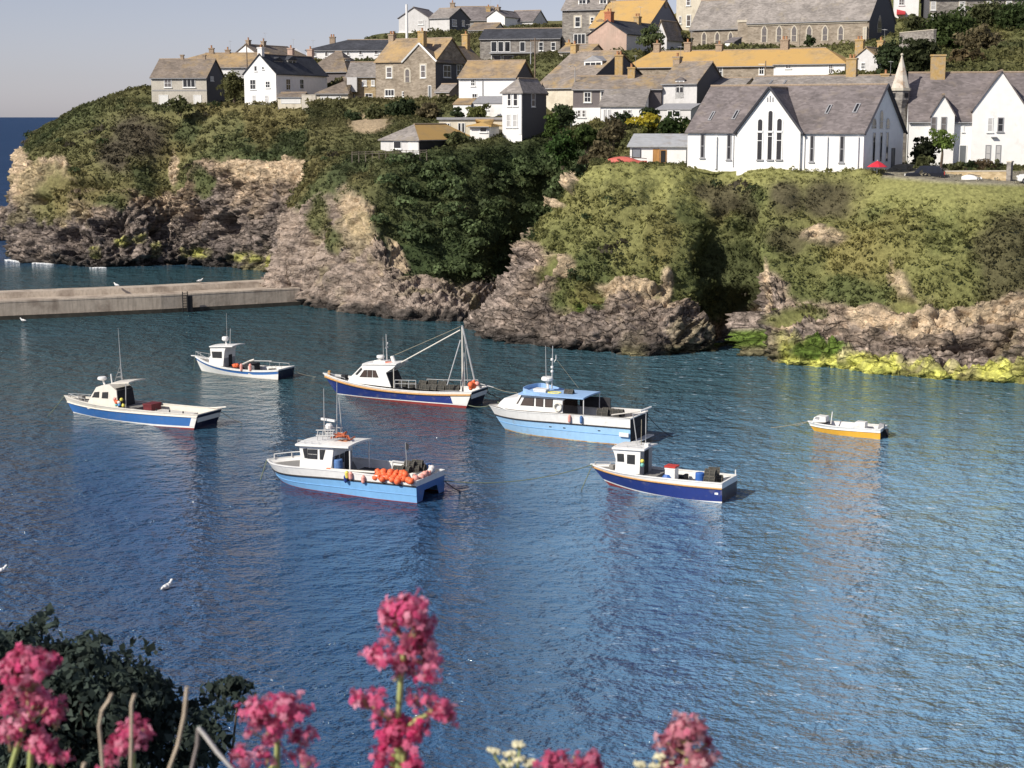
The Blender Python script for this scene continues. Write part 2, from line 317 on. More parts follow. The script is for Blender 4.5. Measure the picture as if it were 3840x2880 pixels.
# numpy noise
def _h(ix, iy, iz, seed):
    n = (ix * 374761393 + iy * 668265263 + iz * 1274126177 + seed * 974634777) & 0xffffffff
    n = ((n ^ (n >> 13)) * 1274126177) & 0xffffffff
    n = ((n ^ (n >> 16)) * 2246822519) & 0xffffffff
    return ((n >> 8) & 0xffff) / 65535.0
def vnoise(P, seed=0):
    P = np.asarray(P, float); I = np.floor(P).astype(np.int64); f = P - I; f = f * f * f * (f * (f * 6 - 15) + 10)
    r = 0
    for dx in (0, 1):
        for dy in (0, 1):
            for dz in (0, 1):
                wt = (f[:, 0] if dx else 1 - f[:, 0]) * (f[:, 1] if dy else 1 - f[:, 1]) * (f[:, 2] if dz else 1 - f[:, 2])
                r = r + wt * _h(I[:, 0] + dx, I[:, 1] + dy, I[:, 2] + dz, seed)
    return r * 2 - 1
def fbm(P, sc, oc=4, seed=0, gain=0.5):
    r = 0; a = 1.0; t = 0; P = np.asarray(P, float) * sc
    for k in range(oc):
        r = r + a * vnoise(P + 17.3 * k, seed + k); t += a; a *= gain; P = P * 2.03
    return r / t
def sstep(a, b, x): t = np.clip((x - a) / (b - a), 0, 1); return t * t * (3 - 2 * t)
rng = np.random.default_rng(11)

def leaf_clumps(P, r, C, per, leaf, flat=0.75, cvar=0.25):
    """clumps of leaf quads round the points P with radius r; returns arrays for np_mesh"""
    n = len(P); N = n * per
    d = rng.normal(size=(N, 3)); d /= np.linalg.norm(d, axis=1)[:, None]; d[:, 2] = np.abs(d[:, 2]) * 1.0 - 0.25
    rad = np.repeat(r, per) * (0.55 + 0.5 * rng.random(N))
    c = np.repeat(P, per, axis=0) + d * rad[:, None] * np.array([1, 1, flat])
    nn = d + rng.normal(size=(N, 3)) * 0.42; nn /= np.linalg.norm(nn, axis=1)[:, None]
    t = np.cross(nn, rng.normal(size=(N, 3))); t /= np.linalg.norm(t, axis=1)[:, None] + 1e-9; b = np.cross(nn, t)
    s = (np.repeat(leaf, per) if np.ndim(leaf) else np.full(N, leaf)) * (0.6 + 0.8 * rng.random(N))
    t *= s[:, None]; b *= (s * (0.5 + 0.4 * rng.random(N)))[:, None]
    V = np.stack([c - t, c - b * 0.8 + nn * (s * 0.15)[:, None], c + t, c + b * 0.8 + nn * (s * 0.15)[:, None]], 1).reshape(-1, 3)
    Q = np.arange(4 * N).reshape(-1, 4)
    cc = np.repeat(C, per, axis=0) * (1 + cvar * rng.normal(size=(N, 1)))
    cc = np.clip(cc, 0.004, 1)
    return V, Q, np.repeat(cc, 4, axis=0)
MLEAF = attr_mat('leaves', 0.6, 0.9, 0.8, 1.2, trans=0.5, spec=0.12)
MTERR = attr_mat('cliff_ground', 0.95, 2.6, 0.55, 1.4, bump=1.0, bscale=1.5, rocky=True)

# ------------------------------------------------------------------ buildings
BASES = []        # ground control points for the hill
FOOT = []         # building footprints (plan polygons)
Z = Vector((0, 0, 1))
class Bld: pass
def house(name, label, cat, xl, xr, yb, Y, yaw, ye, yr, D, kind, wm, rm, lm=None, rgm=None, root=None, o=None, skew=0, off=0, hipl=0, hipr=0, gut=True, over=0.25, drop=2.5, group=None, foot=True, rm2=None, ridge_at=0.5):
    b = Bld(); a = R(yaw); b.u = Vector((math.cos(a), math.sin(a), 0)); b.n = Vector((-math.sin(a + R(skew)), math.cos(a + R(skew)), 0))
    fn = Vector((math.sin(a), -math.cos(a), 0)); b.fn = fn; b.rn = Vector((b.n.y, -b.n.x, 0))
    b.o = (at(xl, yb, Y) if o is None else o.copy()) + fn * off
    k = (xr - 1920) / F / (CP + (1440 - yb) / F * SP)              # x = k*y plane of the right edge column
    b.w = (k * b.o.y - b.o.x) / (b.u.x - k * b.u.y); b.D = D
    b.h = zfor(b.o.x, b.o.y, ye) - b.o.z
    if kind == 'gable': c = b.o + b.u * b.w * 0.5
    elif kind == 'mono': c = b.o + b.u * b.w * 0.5 + b.n * D
    else: c = b.o + b.u * b.w * 0.5 + b.n * D * ridge_at
    b.rh = zfor(c.x, c.y, yr) - b.o.z - b.h if yr is not None else 0.3
    b.kind = kind; w, h, rh = b.w, b.h, b.rh
    b.P = lambda x, y, z: b.o + b.u * x + b.n * y + Z * z
    if root is None:
        root = thing(name, label, cat, b.o, 0, group)
    b.root = root; b.org = root.location
    # walls
    m = MB(); mats = [wm, lm or wm, rgm or wm]
    e = 0.06
    if kind in ('side', 'mono', 'flat', 'hip'):
        gab = []
        if kind == 'side' and (hipl or hipr):
            prof = [(0, -drop), (D, -drop), (D, h - e), (0, h - e)]
            if not hipl: gab.append((0, .3))
            if not hipr: gab.append((w - .3, w))
        elif kind == 'side':
            prof = [(0, -drop), (D, -drop), (D, h - e), (D * ridge_at, h + rh - e), (0, h - e)]
        elif kind == 'mono': prof = [(0, -drop), (D, -drop), (D, h + rh - e), (0, h - e)]
        else: prof = [(0, -drop), (D, -drop), (D, h - e), (0, h - e)]
        lo = [b.P(0, y, z) for y, z in prof]; hi = [b.P(w, y, z) for y, z in prof]
        m.solid(lo, hi); m.mi[0] = 1; m.mi[1] = 2
        for x0, x1 in gab: m.solid([b.P(x0, y, z) for y, z in ((0, h - e), (D, h - e), (D * ridge_at, h + rh - e))], [b.P(x1, y, z) for y, z in ((0, h - e), (D, h - e), (D * ridge_at, h + rh - e))])
    else:
        hg = h - e
        prof = [(0, -drop), (w, -drop), (w, hg), (w / 2, h + rh - e), (0, hg)]
        if hipl: prof = [(0, -drop), (w, -drop), (w, hg), (0, hg)]
        lo = [b.P(x, 0, z) for x, z in prof]; hi = [b.P(x, D, z) for x, z in prof]
        m.solid(lo, hi); m.mi[3] = 2; m.mi[2 + len(prof) - 1] = 1
    m.build('wall', mats, root, b.org)
    # roof: a slab of even thickness
    m = MB(); t = 0.13
    if kind == 'flat':
        P = b.P; q = over
        m.solid([P(-q, -q, h), P(w + q, -q, h), P(w + q, D + q, h), P(-q, D + q, h)], [P(-q, -q, h + rh), P(w + q, -q, h + rh), P(w + q, D + q, h + rh), P(-q, D + q, h + rh)])
    elif kind == 'mono':
        s = rh / D; q = over
        pr = [(-q, h - q * s), (D + 0.05, h + rh + 0.05 * s)]
        lo = [b.P(-q, pr[0][0], pr[0][1]), b.P(w + q, pr[0][0], pr[0][1]), b.P(w + q, pr[1][0], pr[1][1]), b.P(-q, pr[1][0], pr[1][1])]
        m.solid(lo, [p + Z * t for p in lo])
    else:
        if kind == 'gable': PP = lambda x, y, z: b.P(y, x, z); W_, D_ = D, w; ra = 0.5
        else: PP = b.P; W_, D_ = w, D; ra = ridge_at
        q = over; s1 = rh / (D_ * ra); s2 = rh / (D_ * (1 - ra)); v = 0.18
        hl, hr = (hipl * D_ * 0.5, hipr * D_ * 0.5)
        xl0 = -q if hipl else -v; xr0 = W_ + (q if hipr else v)
        e00, e10 = PP(xl0, -q, h - q * s1), PP(xr0, -q, h - q * s1)
        e01, e11 = PP(xl0, D_ + q, h - q * s2), PP(xr0, D_ + q, h - q * s2)
        r0, r1 = PP(hl if hipl else -v, D_ * ra, h + rh), PP(W_ - hr if hipr else W_ + v, D_ * ra, h + rh)
        T = lambda p: p + Z * t
        m.poly([T(e00), T(e10), T(r1), T(r0)]); m.cur = 1 if rm2 else 0; m.poly([T(e11), T(e01), T(r0), T(r1)]); m.cur = 0
        m.poly([e00, r0, r1, e10]); m.poly([e11, r1, r0, e01])
        m.cur = 1 if rm2 == 'x' else 0
        if hipl: m.poly([T(e01), T(e00), T(r0)]); m.poly([e01, r0, e00])
        else: m.poly([e00, T(e00), T(r0), r0]); m.poly([r0, T(r0), T(e01), e01])
        m.cur = 0
        if hipr: m.cur = 2 if rm2 else 0; m.poly([T(e10), T(e11), T(r1)]); m.cur = 0; m.poly([e10, r1, e11])
        else: m.poly([e10, r1, T(r1), T(e10)]); m.poly([r1, e11, T(e11), T(r1)])
        m.poly([e00, e10, T(e10), T(e00)]); m.poly([e01, T(e01), T(e11), e11])
        if hipl: m.poly([e01, e00, T(e00), T(e01)])
        if hipr: m.poly([e10, e11, T(e11), T(e10)])
        # ridge tiles
        b.r0, b.r1 = T(r0), T(r1)
    b.roof = m.build('roof', [rm, rm2 or rm, rm2 or rm], root, b.org)
    if kind in ('side', 'hip', 'gable'):
        m = MB(); m.tube([b.r0, b.r1], 0.11, 6); m.build('ridge_tiles', M['chimgrey'], b.roof, b.org)
    if gut and kind in ('side', 'hip'):                             # gutter along the front eave
        m = MB(); zz = h - over * rh / (D * ridge_at) - 0.03
        m.tube([b.P(-0.1, -over - 0.04, zz), b.P(w + 0.1, -over - 0.04, zz)], 0.07, 5); m.build('gutter', M['lead'], b.roof, b.org)
    if foot:
        BASES.extend([b.o - fn * 0, b.P(w, 0, 0), b.P(0, D, 0.3), b.P(w, D, 0.3), b.P(w * .5, D * .5, 0.1)])
        FOOT.append([(b.P(x, y, 0).x, b.P(x, y, 0).y) for x, y in ((-.4, -.3), (w + .4, -.3), (w + .4, D + .3), (-.4, D + .3))])
    return b

def face(b, f, off=0.0):
    if f == 'F': return b.o + b.fn * off, b.u, b.fn
    if f == 'R': return b.P(b.w, 0, 0) + b.rn * off, b.n, b.rn
    if f == 'L': return b.o - b.rn * off, b.n, -b.rn
def hit(O, nn, sx, sy):
    d = ray(sx, sy); c = Vector((0, 0, CH)); t = (O - c).dot(nn) / d.dot(nn); return c + d * t
def win(b, rects, f='F', style='sash', fm='frame', pm='glass', fw=0.09, sill=True, off=0.0, parent=None, name='window', sur=None, minw=0.0):
    """windows from their outlines on a wall face"""
    out = []
    for (x0, y0, x1, y1) in rects:
        O, e1, nn = face(b, f, off)
        A, Bq = hit(O, nn, x0, y1), hit(O, nn, x1, y0)
        a0, a1 = sorted(((A - O).dot(e1), (Bq - O).dot(e1))); z0, z1 = sorted((A.z - O.z, Bq.z - O.z))
        p = parent or b.root
        m = MB(); g = MB(); bx = lambda mm, *q: mm.pbox(O, e1, Z, nn, *q)
        if style in ('arch', 'round'):
            hw = (a1 - a0) / 2; c = (a0 + a1) / 2; zs = z1 - hw * (1.5 if style == 'arch' else 1.0)
            def arch(k, dz=0):
                pts = [(c - hw * k, z0 - dz), (c + hw * k, z0 - dz), (c + hw * k, zs)]
                n = 6
                for j in range(1, n * 2):
                    q = math.pi * j / (2 * n); pts.append((c + hw * k * math.cos(q), zs + (z1 - zs + (k - 1) * hw) * (math.sin(q) if style == 'round' else 1 - abs(math.cos(q)) ** 1.6)))
                pts.append((c - hw * k, zs)); return pts
            k = 1 + (0.10 if sur is None else sur) / hw
            P = lambda pts, d: [O + e1 * x + Z * z + nn * d for x, z in pts]
            m.solid(P(arch(k, 0.06), -0.05), P(arch(k, 0.06), 0.05)); g.solid(P(arch(1), -0.03), P(arch(1), 0.06))
            m.pbox(O, e1, Z, nn, a0, a1, (z0 + zs) / 2 - 0.03, (z0 + zs) / 2 + 0.03, 0.05, 0.075)
        else:
            if sur: m.cur = 1; bx(m, a0 - sur, a1 + sur, z0 - sur * 0.6, z1 + sur, -0.05, 0.02); m.cur = 0
            for q in ((a0, a0 + fw, z0, z1), (a1 - fw, a1, z0, z1), (a0 + fw, a1 - fw, z0, z0 + fw), (a0 + fw, a1 - fw, z1 - fw, z1)): bx(m, *q, -0.03, 0.06)
            iw = a1 - a0 - 2 * fw; ih = z1 - z0 - 2 * fw
            bx(g, a0 + fw, a1 - fw, z0 + fw, z1 - fw, -0.03, 0.035)
            if style in ('sash', 'cross'): bx(m, a0 + fw, a1 - fw, z0 + fw + ih * .5 - .03, z0 + fw + ih * .5 + .03, 0.03, 0.055)
            if style in ('cross',) or (style == 'sash' and iw > 0.9):
                bx(m, a0 + fw + iw * .5 - .025, a0 + fw + iw * .5 + .025, z0 + fw, z1 - fw, 0.035, 0.058)
            if style == 'triple':
                for q in (1 / 3, 2 / 3): bx(m, a0 + fw + iw * q - .04, a0 + fw + iw * q + .04, z0 + fw, z1 - fw, 0.035, 0.058)
            if sill: bx(m, a0 - 0.08, a1 + 0.08, z0 - 0.10, z0 - 0.002, -0.03, 0.13)
        fr = m.build(name, [M[fm], M['dressed']], p, b.org); g.build('pane' if name != 'door' else 'door_leaf', M[pm], fr, b.org); out.append(fr)
    return out
def door(b, rects, f='F', m='doorw', fm='frame', off=0.0):
    return win(b, rects, f, 'plain', fm, m, 0.08, False, off, name='door')
def chimney(b, sx, ytop, wd=0.9, dp=0.7, m='chim', pots=1, fr=None, back=None, zb=1.2):
    """a stack on the ridge, at the image column sx unless a fraction is given"""
    if b.kind == 'gable': A = b.P(b.w / 2, 0, 0); d = b.n; L = b.D
    else: A = b.P(0, b.D / 2, 0); d = b.u; L = b.w
    if back is not None: A = A + (b.u if b.kind == 'gable' else b.n) * back
    if fr is None:
        k = (sx - 1920) / F; y0 = A.y
        for _ in range(4):
            kk = k / (CP + (1440 - ytop) / F * SP); s = (kk * A.y - A.x) / (d.x - kk * d.y)
    else: s = fr * L
    c = A + d * s; zt = zfor(c.x, c.y, ytop); zr = b.o.z + b.h + b.rh
    mb = MB(); O = Vector((c.x, c.y, 0)); u, n = b.u, b.n
    mb.pbox(O, u, Z, n, -wd / 2, wd / 2, zr - zb, zt - 0.18, -dp / 2, dp / 2)
    mb.pbox(O, u, Z, n, -wd / 2 - .08, wd / 2 + .08, zt - 0.18, zt, -dp / 2 - .08, dp / 2 + .08)
    ch = mb.build('chimney', M[m], b.roof, b.org)
    for k in range(pots):
        mb2 = MB(); x = (k - (pots - 1) / 2) * 0.42; p = O + u * x
        mb2.lathe((p.x, p.y, zt), [(.15, 0), (.12, .35), (.16, .38), (.16, .45)], 8)
        po = mb2.build('chimney_pot', M['pot'], b.roof, b.org)
    if pots and (int(sx * 7 + ytop * 3) % 2 == 0):
        mb3 = MB(); q = O + u * (wd / 2 + .04); q = Vector((q.x, q.y, zt)); mb3.tube([q - Z * .4, q + Z * 1.5], .022, 4); mb3.tube([q + Z * 1.4 - n * .6, q + Z * 1.4 + n * .6], .016, 4)
        for kk in range(5): e = q + Z * 1.4 + n * (-.5 + kk * .25); mb3.tube([e - u * .22, e + u * .22], .012, 4)
        mb3.build('aerial', M['metal'], b.roof, b.org)
    return ch
def skylight(b, rects):
    for (x0, y0, x1, y1) in rects:
        s = b.rh / (b.D / 2); e2 = (b.n + Z * s).normalized(); nn = (b.fn * s + Z).normalized()
        O = b.P(0, 0, b.h + 0.13); A, Bq = hit(O, nn, x0, y1), hit(O, nn, x1, y0)
        a0, a1 = sorted(((A - O).dot(b.u), (Bq - O).dot(b.u))); z0, z1 = sorted(((A - O).dot(e2), (Bq - O).dot(e2)))
        m = MB(); m.pbox(O, b.u, e2, nn, a0, a1, z0, z1, -0.05, 0.08); f = m.build('roof_window', M['lead'], b.roof, b.org)
        m = MB(); m.pbox(O, b.u, e2, nn, a0 + .12, a1 - .12, z0 + .12, z1 - .12, 0.02, 0.10); g = m.build('roof_window_pane', M['glass'], b.roof, b.org)
def dormer(b, x0, y0, x1, y1, depth=2.2, wm='white', rm='slate', yf=0.35, wins=True, f='F'):
    """box dormer standing on the front (or right) slope; outline given on its own front plane"""
    if f == 'F': O = b.P(0, b.D * yf, 0); e1, nn, back = b.u, b.fn, b.n
    else: O = b.P(b.w * (1 - yf), 0, 0); e1, nn, back = b.n, b.rn, -b.u
    A, Bq = hit(O, nn, x0, y1), hit(O, nn, x1, y0)
    a0, a1 = sorted(((A - O).dot(e1), (Bq - O).dot(e1))); z0, z1 = sorted((A.z - O.z, Bq.z - O.z))
    m = MB(); m.pbox(O, e1, Z, nn, a0, a1, z0 - 0.6, z1, -depth, 0)
    d = m.build('dormer', M[wm], b.root, b.org)
    c = (a0 + a1) / 2; hw = (a1 - a0) / 2 + 0.15; P = lambda a, z, dd: O + e1 * a + Z * z + nn * dd
    m = MB(); hh = hw * 0.45
    m.solid([P(c - hw, z1 + 0.01, -depth), P(c + hw, z1 + 0.01, -depth), P(c, z1 + hh, -depth)], [P(c - hw, z1 + 0.01, .15), P(c + hw, z1 + 0.01, .15), P(c, z1 + hh, .15)])
    m.build('dormer_roof', M[rm], d, b.org)
    if wins:
        m = MB(); h_ = z1 - z0; w_ = a1 - a0
        m.pbox(O, e1, Z, nn, a0 + w_ * .14, a1 - w_ * .14, z0 + h_ * .12, z1 - h_ * .1, 0, .03); m.cur = 1
        m.pbox(O, e1, Z, nn, c - .04, c + .04, z0 + h_ * .12, z1 - h_ * .1, .025, .05); m.pbox(O, e1, Z, nn, a0 + w_ * .14, a1 - w_ * .14, (z0 + z1) / 2 - .03, (z0 + z1) / 2 + .03, .025, .05)
        m.build('dormer_window', [M['glass'], M['frame']], d, b.org)
    return d
def strip(b, name, x0, y0, x1, y1, m, f='F', d=0.08, off=0.0):
    O, e1, nn = face(b, f, off); A, Bq = hit(O, nn, x0, y1), hit(O, nn, x1, y0)
    mb = MB(); mb.pbox(O, e1, Z, nn, *sorted(((A - O).dot(e1), (Bq - O).dot(e1))), *sorted((A.z - O.z, Bq.z - O.z)), -0.02, d)
    return mb.build(name, M[m], b.root, b.org)

HG = 'houses of the village on the hill'
# 1 far left house
b = house('house', 'pebbledashed two storey house at the far left end of the clifftop row', 'house', 570, 777, 396, 258, -9, 290, 224, 8.5, 'side', M['pebble'], M['slatebr'], rgm=M['slateshade'], group=HG)
win(b, [(616, 295, 643, 328)], pm='curtain'); win(b, [(686, 291, 732, 328)], style='triple')
door(b, [(597, 356, 630, 397), (727, 356, 755, 397)], m='doorw'); win(b, [(789, 287, 800, 303)], 'R', pm='blind')
strip(b, 'band', 571, 336, 776, 342, 'grey', d=0.03)
for sx in (683, 765): chimney(b, sx, 205, .5, .4, 'chimgrey', 0)
# 2 long house behind it
b = house('house', 'long white house with an ochre lichened hipped roof, behind the pebbledashed house', 'house', 590, 985, 330, 276, -6, 252, 202, 9, 'side', M['white'], M['slateli'], hipl=1.6, group=HG)
win(b, [(872, 258, 925, 292)], style='plain', pm='blind'); chimney(b, 793, 180, .8, .6, 'chimgrey'); chimney(b, 854, 186, .8, .6, 'chimgrey')
# 3 white gable behind
b = house('house', 'white gabled house with a brown roof, highest behind the left row', 'house', 880, 965, 262, 296, -30, 204, 169, 15, 'gable', M['white'], M['slatebr'], hipr=1.0, group=HG)
chimney(b, 931, 150, .7, .7, 'chimgrey'); chimney(b, 988, 154, .7, .7, 'chimgrey')
# 4 white gable-front house
b = house('house', 'tall white house with its gable to the sea and a near black slate roof', 'house', 918, 1037, 391, 252, -26, 276, 205, 14.5, 'gable', M['white'], M['slatedark'], group=HG)
win(b, [(938, 298, 959, 336), (996, 304, 1013, 330)], style='cross'); win(b, [(954, 247, 963, 267), (983, 250, 990, 261)], style='plain', fw=.05)
win(b, [(947, 357, 959, 386), (994, 357, 1006, 384)], pm='blind', fw=.06)
chimney(b, 0, 178, .8, .7, 'white', 1, fr=0.03)
win(b, [(1072, 296, 1088, 338), (1124, 297, 1138, 334)], 'R')
dormer(b, 1028, 230, 1062, 262, 2.0, 'grey', 'slatedark', 0.3, True, 'R'); dormer(b, 1080, 226, 1112, 262, 2.0, 'grey', 'slatedark', 0.3, True, 'R')
# garage and wall
b = house('garage', 'low garage with a white door beside the tall white gable house', 'garage', 1042, 1131, 391, 247, -8, 364, 350, 5, 'side', M['cream'], M['slatebr'], over=.15)
door(b, [(1054, 366, 1127, 388)])
# 5 hip bungalow
b = house('bungalow', 'cream bungalow with a brown hipped roof and wide garage door left of the stone house', 'house', 1186, 1306, 391, 250, -10, 349, 294, 7.5, 'hip', M['cream'], M['slatebr'], hipl=1.3, hipr=.5, group=HG)
door(b, [(1202, 360, 1240, 388), (1241, 360, 1279, 388)])
# 6 cream cottage
b = house('cottage', 'buff stone cottage with a grey roof joined to the left of the big stone house', 'house', 1302, 1409, 375, 252, -6, 287, 236, 7.5, 'side', M['stonewarm'], M['slatelt'], group=HG)
win(b, [(1369, 350, 1397, 374), (1302, 352, 1331, 368)], style='cross'); win(b, [(1358, 300, 1375, 322), (1392, 300, 1405, 322)], style='plain', pm='blind', fw=.12)
strip(b, 'lean_to', 1306, 290, 1342, 345, 'palegrey', d=0.9)
# 6b brown roof house
b = house('house', 'dark slated house with a brown hipped roof behind the white gable house', 'house', 1150, 1300, 300, 270, -18, 268, 196, 10, 'hip', M['slatehung'], M['slatebr'], hipl=.6, hipr=.6, group=HG)
chimney(b, 1142, 184, .9, .8, 'pink', fr=-.02, back=-3); chimney(b, 1082, 180, .9, .8, 'pink', fr=-.45, back=-4, zb=6)
dormer(b, 1268, 222, 1296, 246, 2, 'palegrey', 'slatebr', .3)
# 7 long white house, dark roof
b = house('terrace_house', 'long low white terrace with a black slate roof left of the stone gable house', 'house', 1150, 1462, 232, 300, -6, 188, 152, 9, 'hip', M['white'], M['slatedark'], hipl=1.5, group=HG)
chimney(b, 1247, 138, 1.0, .8, 'chimgrey', 2, back=0)
win(b, [(1172, 196, 1186, 212), (1218, 194, 1230, 212), (1300, 192, 1310, 208), (1346, 190, 1358, 206), (1404, 188, 1418, 204)], style='plain', pm='curtain')
# 8 big stone house
b = house('stone_house', 'large rubble stone house with a front gable and lichened roof, white trimmed', 'house', 1410, 1634, 378, 245, -28, 232, 148, 9.5, 'side', M['stone'], M['slateli'], group=HG, gut=False)
b8 = b; chimney(b, 1471, 128, .9, .9, 'chimgrey', 2)
g = house('', '', '', 1519, 1634, 378, 245, -28, 232, 166, 15, 'gable', M['stone'], M['slatebr'], rgm=M['slateshade'], root=b.root, o=b.P(0, 0, 0) + b.u * (b.w * 0.49), off=0.32)
chimney(g, 0, 116, 1.0, 1.0, 'chim', 1, fr=0.06); chimney(g, 0, 128, 1.0, .9, 'chim', 1, fr=0.93)
for s in (-1, 1):
    m = MB(); p0 = g.P(g.w / 2, -.12, g.h + g.rh + .14); p1 = g.P(g.w / 2 + s * (g.w / 2 + .25), -.12, g.h - .05); m.tube([p0, p1], .17, 4); m.build('bargeboard', M['frame'], g.roof, g.org)
for rc, f, st in (((1450, 251, 1470, 292), 'F', 'sash'), ((1578, 243, 1596, 292), 'F', 'sash')): win(b, [rc], f, st, sur=.22, off=.0 if rc[0] < 1500 else .32, pm='curtain')
win(b, [(1521, 260, 1535, 308)], 'F', 'round', 'dressed', 'curtain', off=.0 if False else .32, sur=.25); win(b, [(1444, 335, 1479, 361)], 'F', 'triple', off=.0, sur=.1)
win(b, [(1508, 343, 1520, 364)], 'F', 'sash', off=.0); door(b, [(1606, 320, 1618, 366)], m='doorg', off=.32)
win(g, [(1662, 245, 1690, 290), (1712, 243, 1732, 285)], 'R', pm='curtain')
b = house('outhouse', 'small stone outhouse with a pale roof between the stone house and white cottage', 'shed', 1634, 1685, 375, 238, -28, 345, 318, 4, 'side', M['stone'], M['slatelt'], over=.15)
# 9 slate terrace
b = house('house', 'grey stone house with a long black slate roof and three tall glass doors', 'house', 1800, 2100, 232, 270, -12, 146, 110, 8, 'side', M['stonegrey'], M['slatedark'], lm=M['white'], group=HG)
win(b, [(1841, 155, 1864, 195), (1867, 155, 1889, 195), (1892, 155, 1914, 195), (1949, 156, 1970, 194)], style='plain', sill=False); win(b, [(2020, 157, 2038, 190), (2066, 158, 2084, 190)])
strip(b, 'balcony', 1838, 196, 2000, 202, 'metal', d=1.0); win(b, [(1842, 206, 1880, 230), (1886, 206, 1925, 230)], style='plain', pm='curtain', sill=False); strip(b, 'porch', 2024, 207, 2066, 215, 'white', d=1.2)
strip(b, 'eaves_board', 1800, 143, 2100, 149, 'frame', d=.1)
# 10 grey house on the top left
b = house('house', 'grey rendered house with a cross gable and white plinth on the skyline', 'house', 1496, 1608, 122, 320, -16, 68, 29, 9, 'gable', M['palegrey'], M['slate'], group=HG)
win(b, [(1568, 76, 1588, 92)], style='plain', pm='blind'); strip(b, 'plinth', 1496, 118, 1608, 141, 'white', d=.3)
g = house('', '', '', 1611, 1686, 122, 318, -28, 68, 33, 8, 'side', M['palegrey'], M['slatelt'], rgm=M['slateshade'], root=b.root)
win(g, [(1695, 74, 1712, 98), (1732, 76, 1742, 98)], 'R', pm='curtain')
g = house('', '', '', 1690, 1838, 115, 330, -8, 76, 27, 9, 'side', M['grey'], M['slate'], root=b.root); chimney(g, 1697, 10, .9, .8, 'chimgrey'); chimney(g, 1818, 26, .9, .8, 'chim', fr=.9, back=-1.5)
# 11 small white gable and grey roof
b = house('house', 'small white gable house with long grey roof on the skyline, right of the grey house', 'house', 1826, 1893, 104, 326, -28, 64, 39, 8, 'gable', M['white'], M['slate'], group=HG); chimney(b, 1848, 26, .9, .8, 'chimgrey', fr=.1)
g = house('', '', '', 1905, 2000, 104, 330, -24, 79, 42, 7, 'side', M['palegrey'], M['slate'], root=b.root)
b = house('cottage', 'low brown roofed cottage between the skyline grey house and the glass doored house', 'house', 1757, 1852, 130, 300, -18, 113, 89, 7, 'side', M['cream'], M['slatebr'], group=HG)
b = house('cottage', 'low cottage with tan roof and ochre chimney under the tall dormered stone house', 'house', 2098, 2216, 212, 242, -22, 194, 170, 6, 'side', M['cream'], M['slatemix'], group=HG); chimney(b, 2112, 160, .8, .8, 'chim', 1, fr=.08)
b = house('cottage', 'small buff cottage with slate roof peeping between the grey terrace and school', 'house', 2640, 2790, 352, 206, -24, 322, 296, 6, 'side', M['stonewarm'], M['slatelt'], group=HG)
# 12 white cottage
b = house('cottage', 'white cottage with an ochre lichened roof behind the narrow bay fronted house', 'house', 1721, 1934, 388, 222, -18, 291, 231, 8, 'side', M['white'], M['slateli'], rgm=M['slateshade'], group=HG)
win(b, [(1765, 297, 1782, 323), (1770, 350, 1790, 380)], style='cross')
strip(b, 'drainpipe', 1809, 293, 1812, 372, 'lead')
b = house('conservatory', 'white lean-to conservatory with a pale sloping roof below the white cottage', 'conservatory', 1774, 1884, 428, 214, -12, 388, 364, 4, 'mono', M['white'], M['lead'], over=.1)
win(b, [(1812, 393, 1832, 412)], style='cross'); door(b, [(1780, 394, 1790, 424)], m='doorg')
b = house('garden_shed', 'low white shed with a tan sloping roof left of the conservatory', 'shed', 1700, 1765, 410, 214, -12, 392, 372, 3, 'mono', M['white'], M['slateli'], over=.1)
# 13 narrow house with bay
b = house('house', 'tall narrow white house with paired windows and a dark shaded side wall', 'house', 1884, 1957, 507, 204, -27, 343, 296, 7, 'gable', M['white'], M['slatelt'], rgm=M['slateshade'], hipl=1.2, group=HG)
win(b, [(1902, 347, 1918, 399), (1924, 347, 1943, 399)], fw=.11); win(b, [(1898, 427, 1916, 478), (1922, 427, 1941, 478)], pm='blind', fw=.11)
strip(b, 'corner_board', 1946, 344, 1956, 504, 'frame', d=.05); win(b, [(1992, 350, 2006, 400)], 'R', pm='curtain')
g = house('', '', '', 1962, 2010, 500, 209, -27, 352, 318, 3, 'side', M['slateshade'], M['slatebr'], root=b.root, foot=False)
# 14 bungalow with flat roof, 15 hut
b = house('bungalow', 'long low cream chalet with a flat grey roof below the white cottage', 'house', 1646, 1884, 500, 209, -6, 449, 440, 6, 'flat', M['cream'], M['lead'], group=HG)
win(b, [(1662, 461, 1688, 482)], style='triple'); door(b, [(1717, 460, 1729, 497), (1731, 460, 1743, 497)], m='glass')
b = house('hut', 'small white hut with a bright lichened roof in front of the flat roofed chalet', 'shed', 1762, 1834, 517, 203, -14, 472, 452, 5, 'hip', M['white'], M['slateli2'], hipl=1, hipr=1, over=.4)
win(b, [(1799, 474, 1827, 496)], style='plain')
# 16 boathouse
b = house('shed', 'grey boarded shed with hipped roof, half of it thick yellow lichen, on the slope', 'shed', 1428, 1571, 564, 198, -34, 523, 470, 11.5, 'gable', M['palegrey'], M['slatelt'], rgm=M['black'], hipl=1.0, hipr=.7, rm2=M['slateli2'])  # right wall black: its shaded side painted into the colour
win(b, [(1476, 529, 1506, 558)], style='plain'); door(b, [(1532, 530, 1568, 566)])
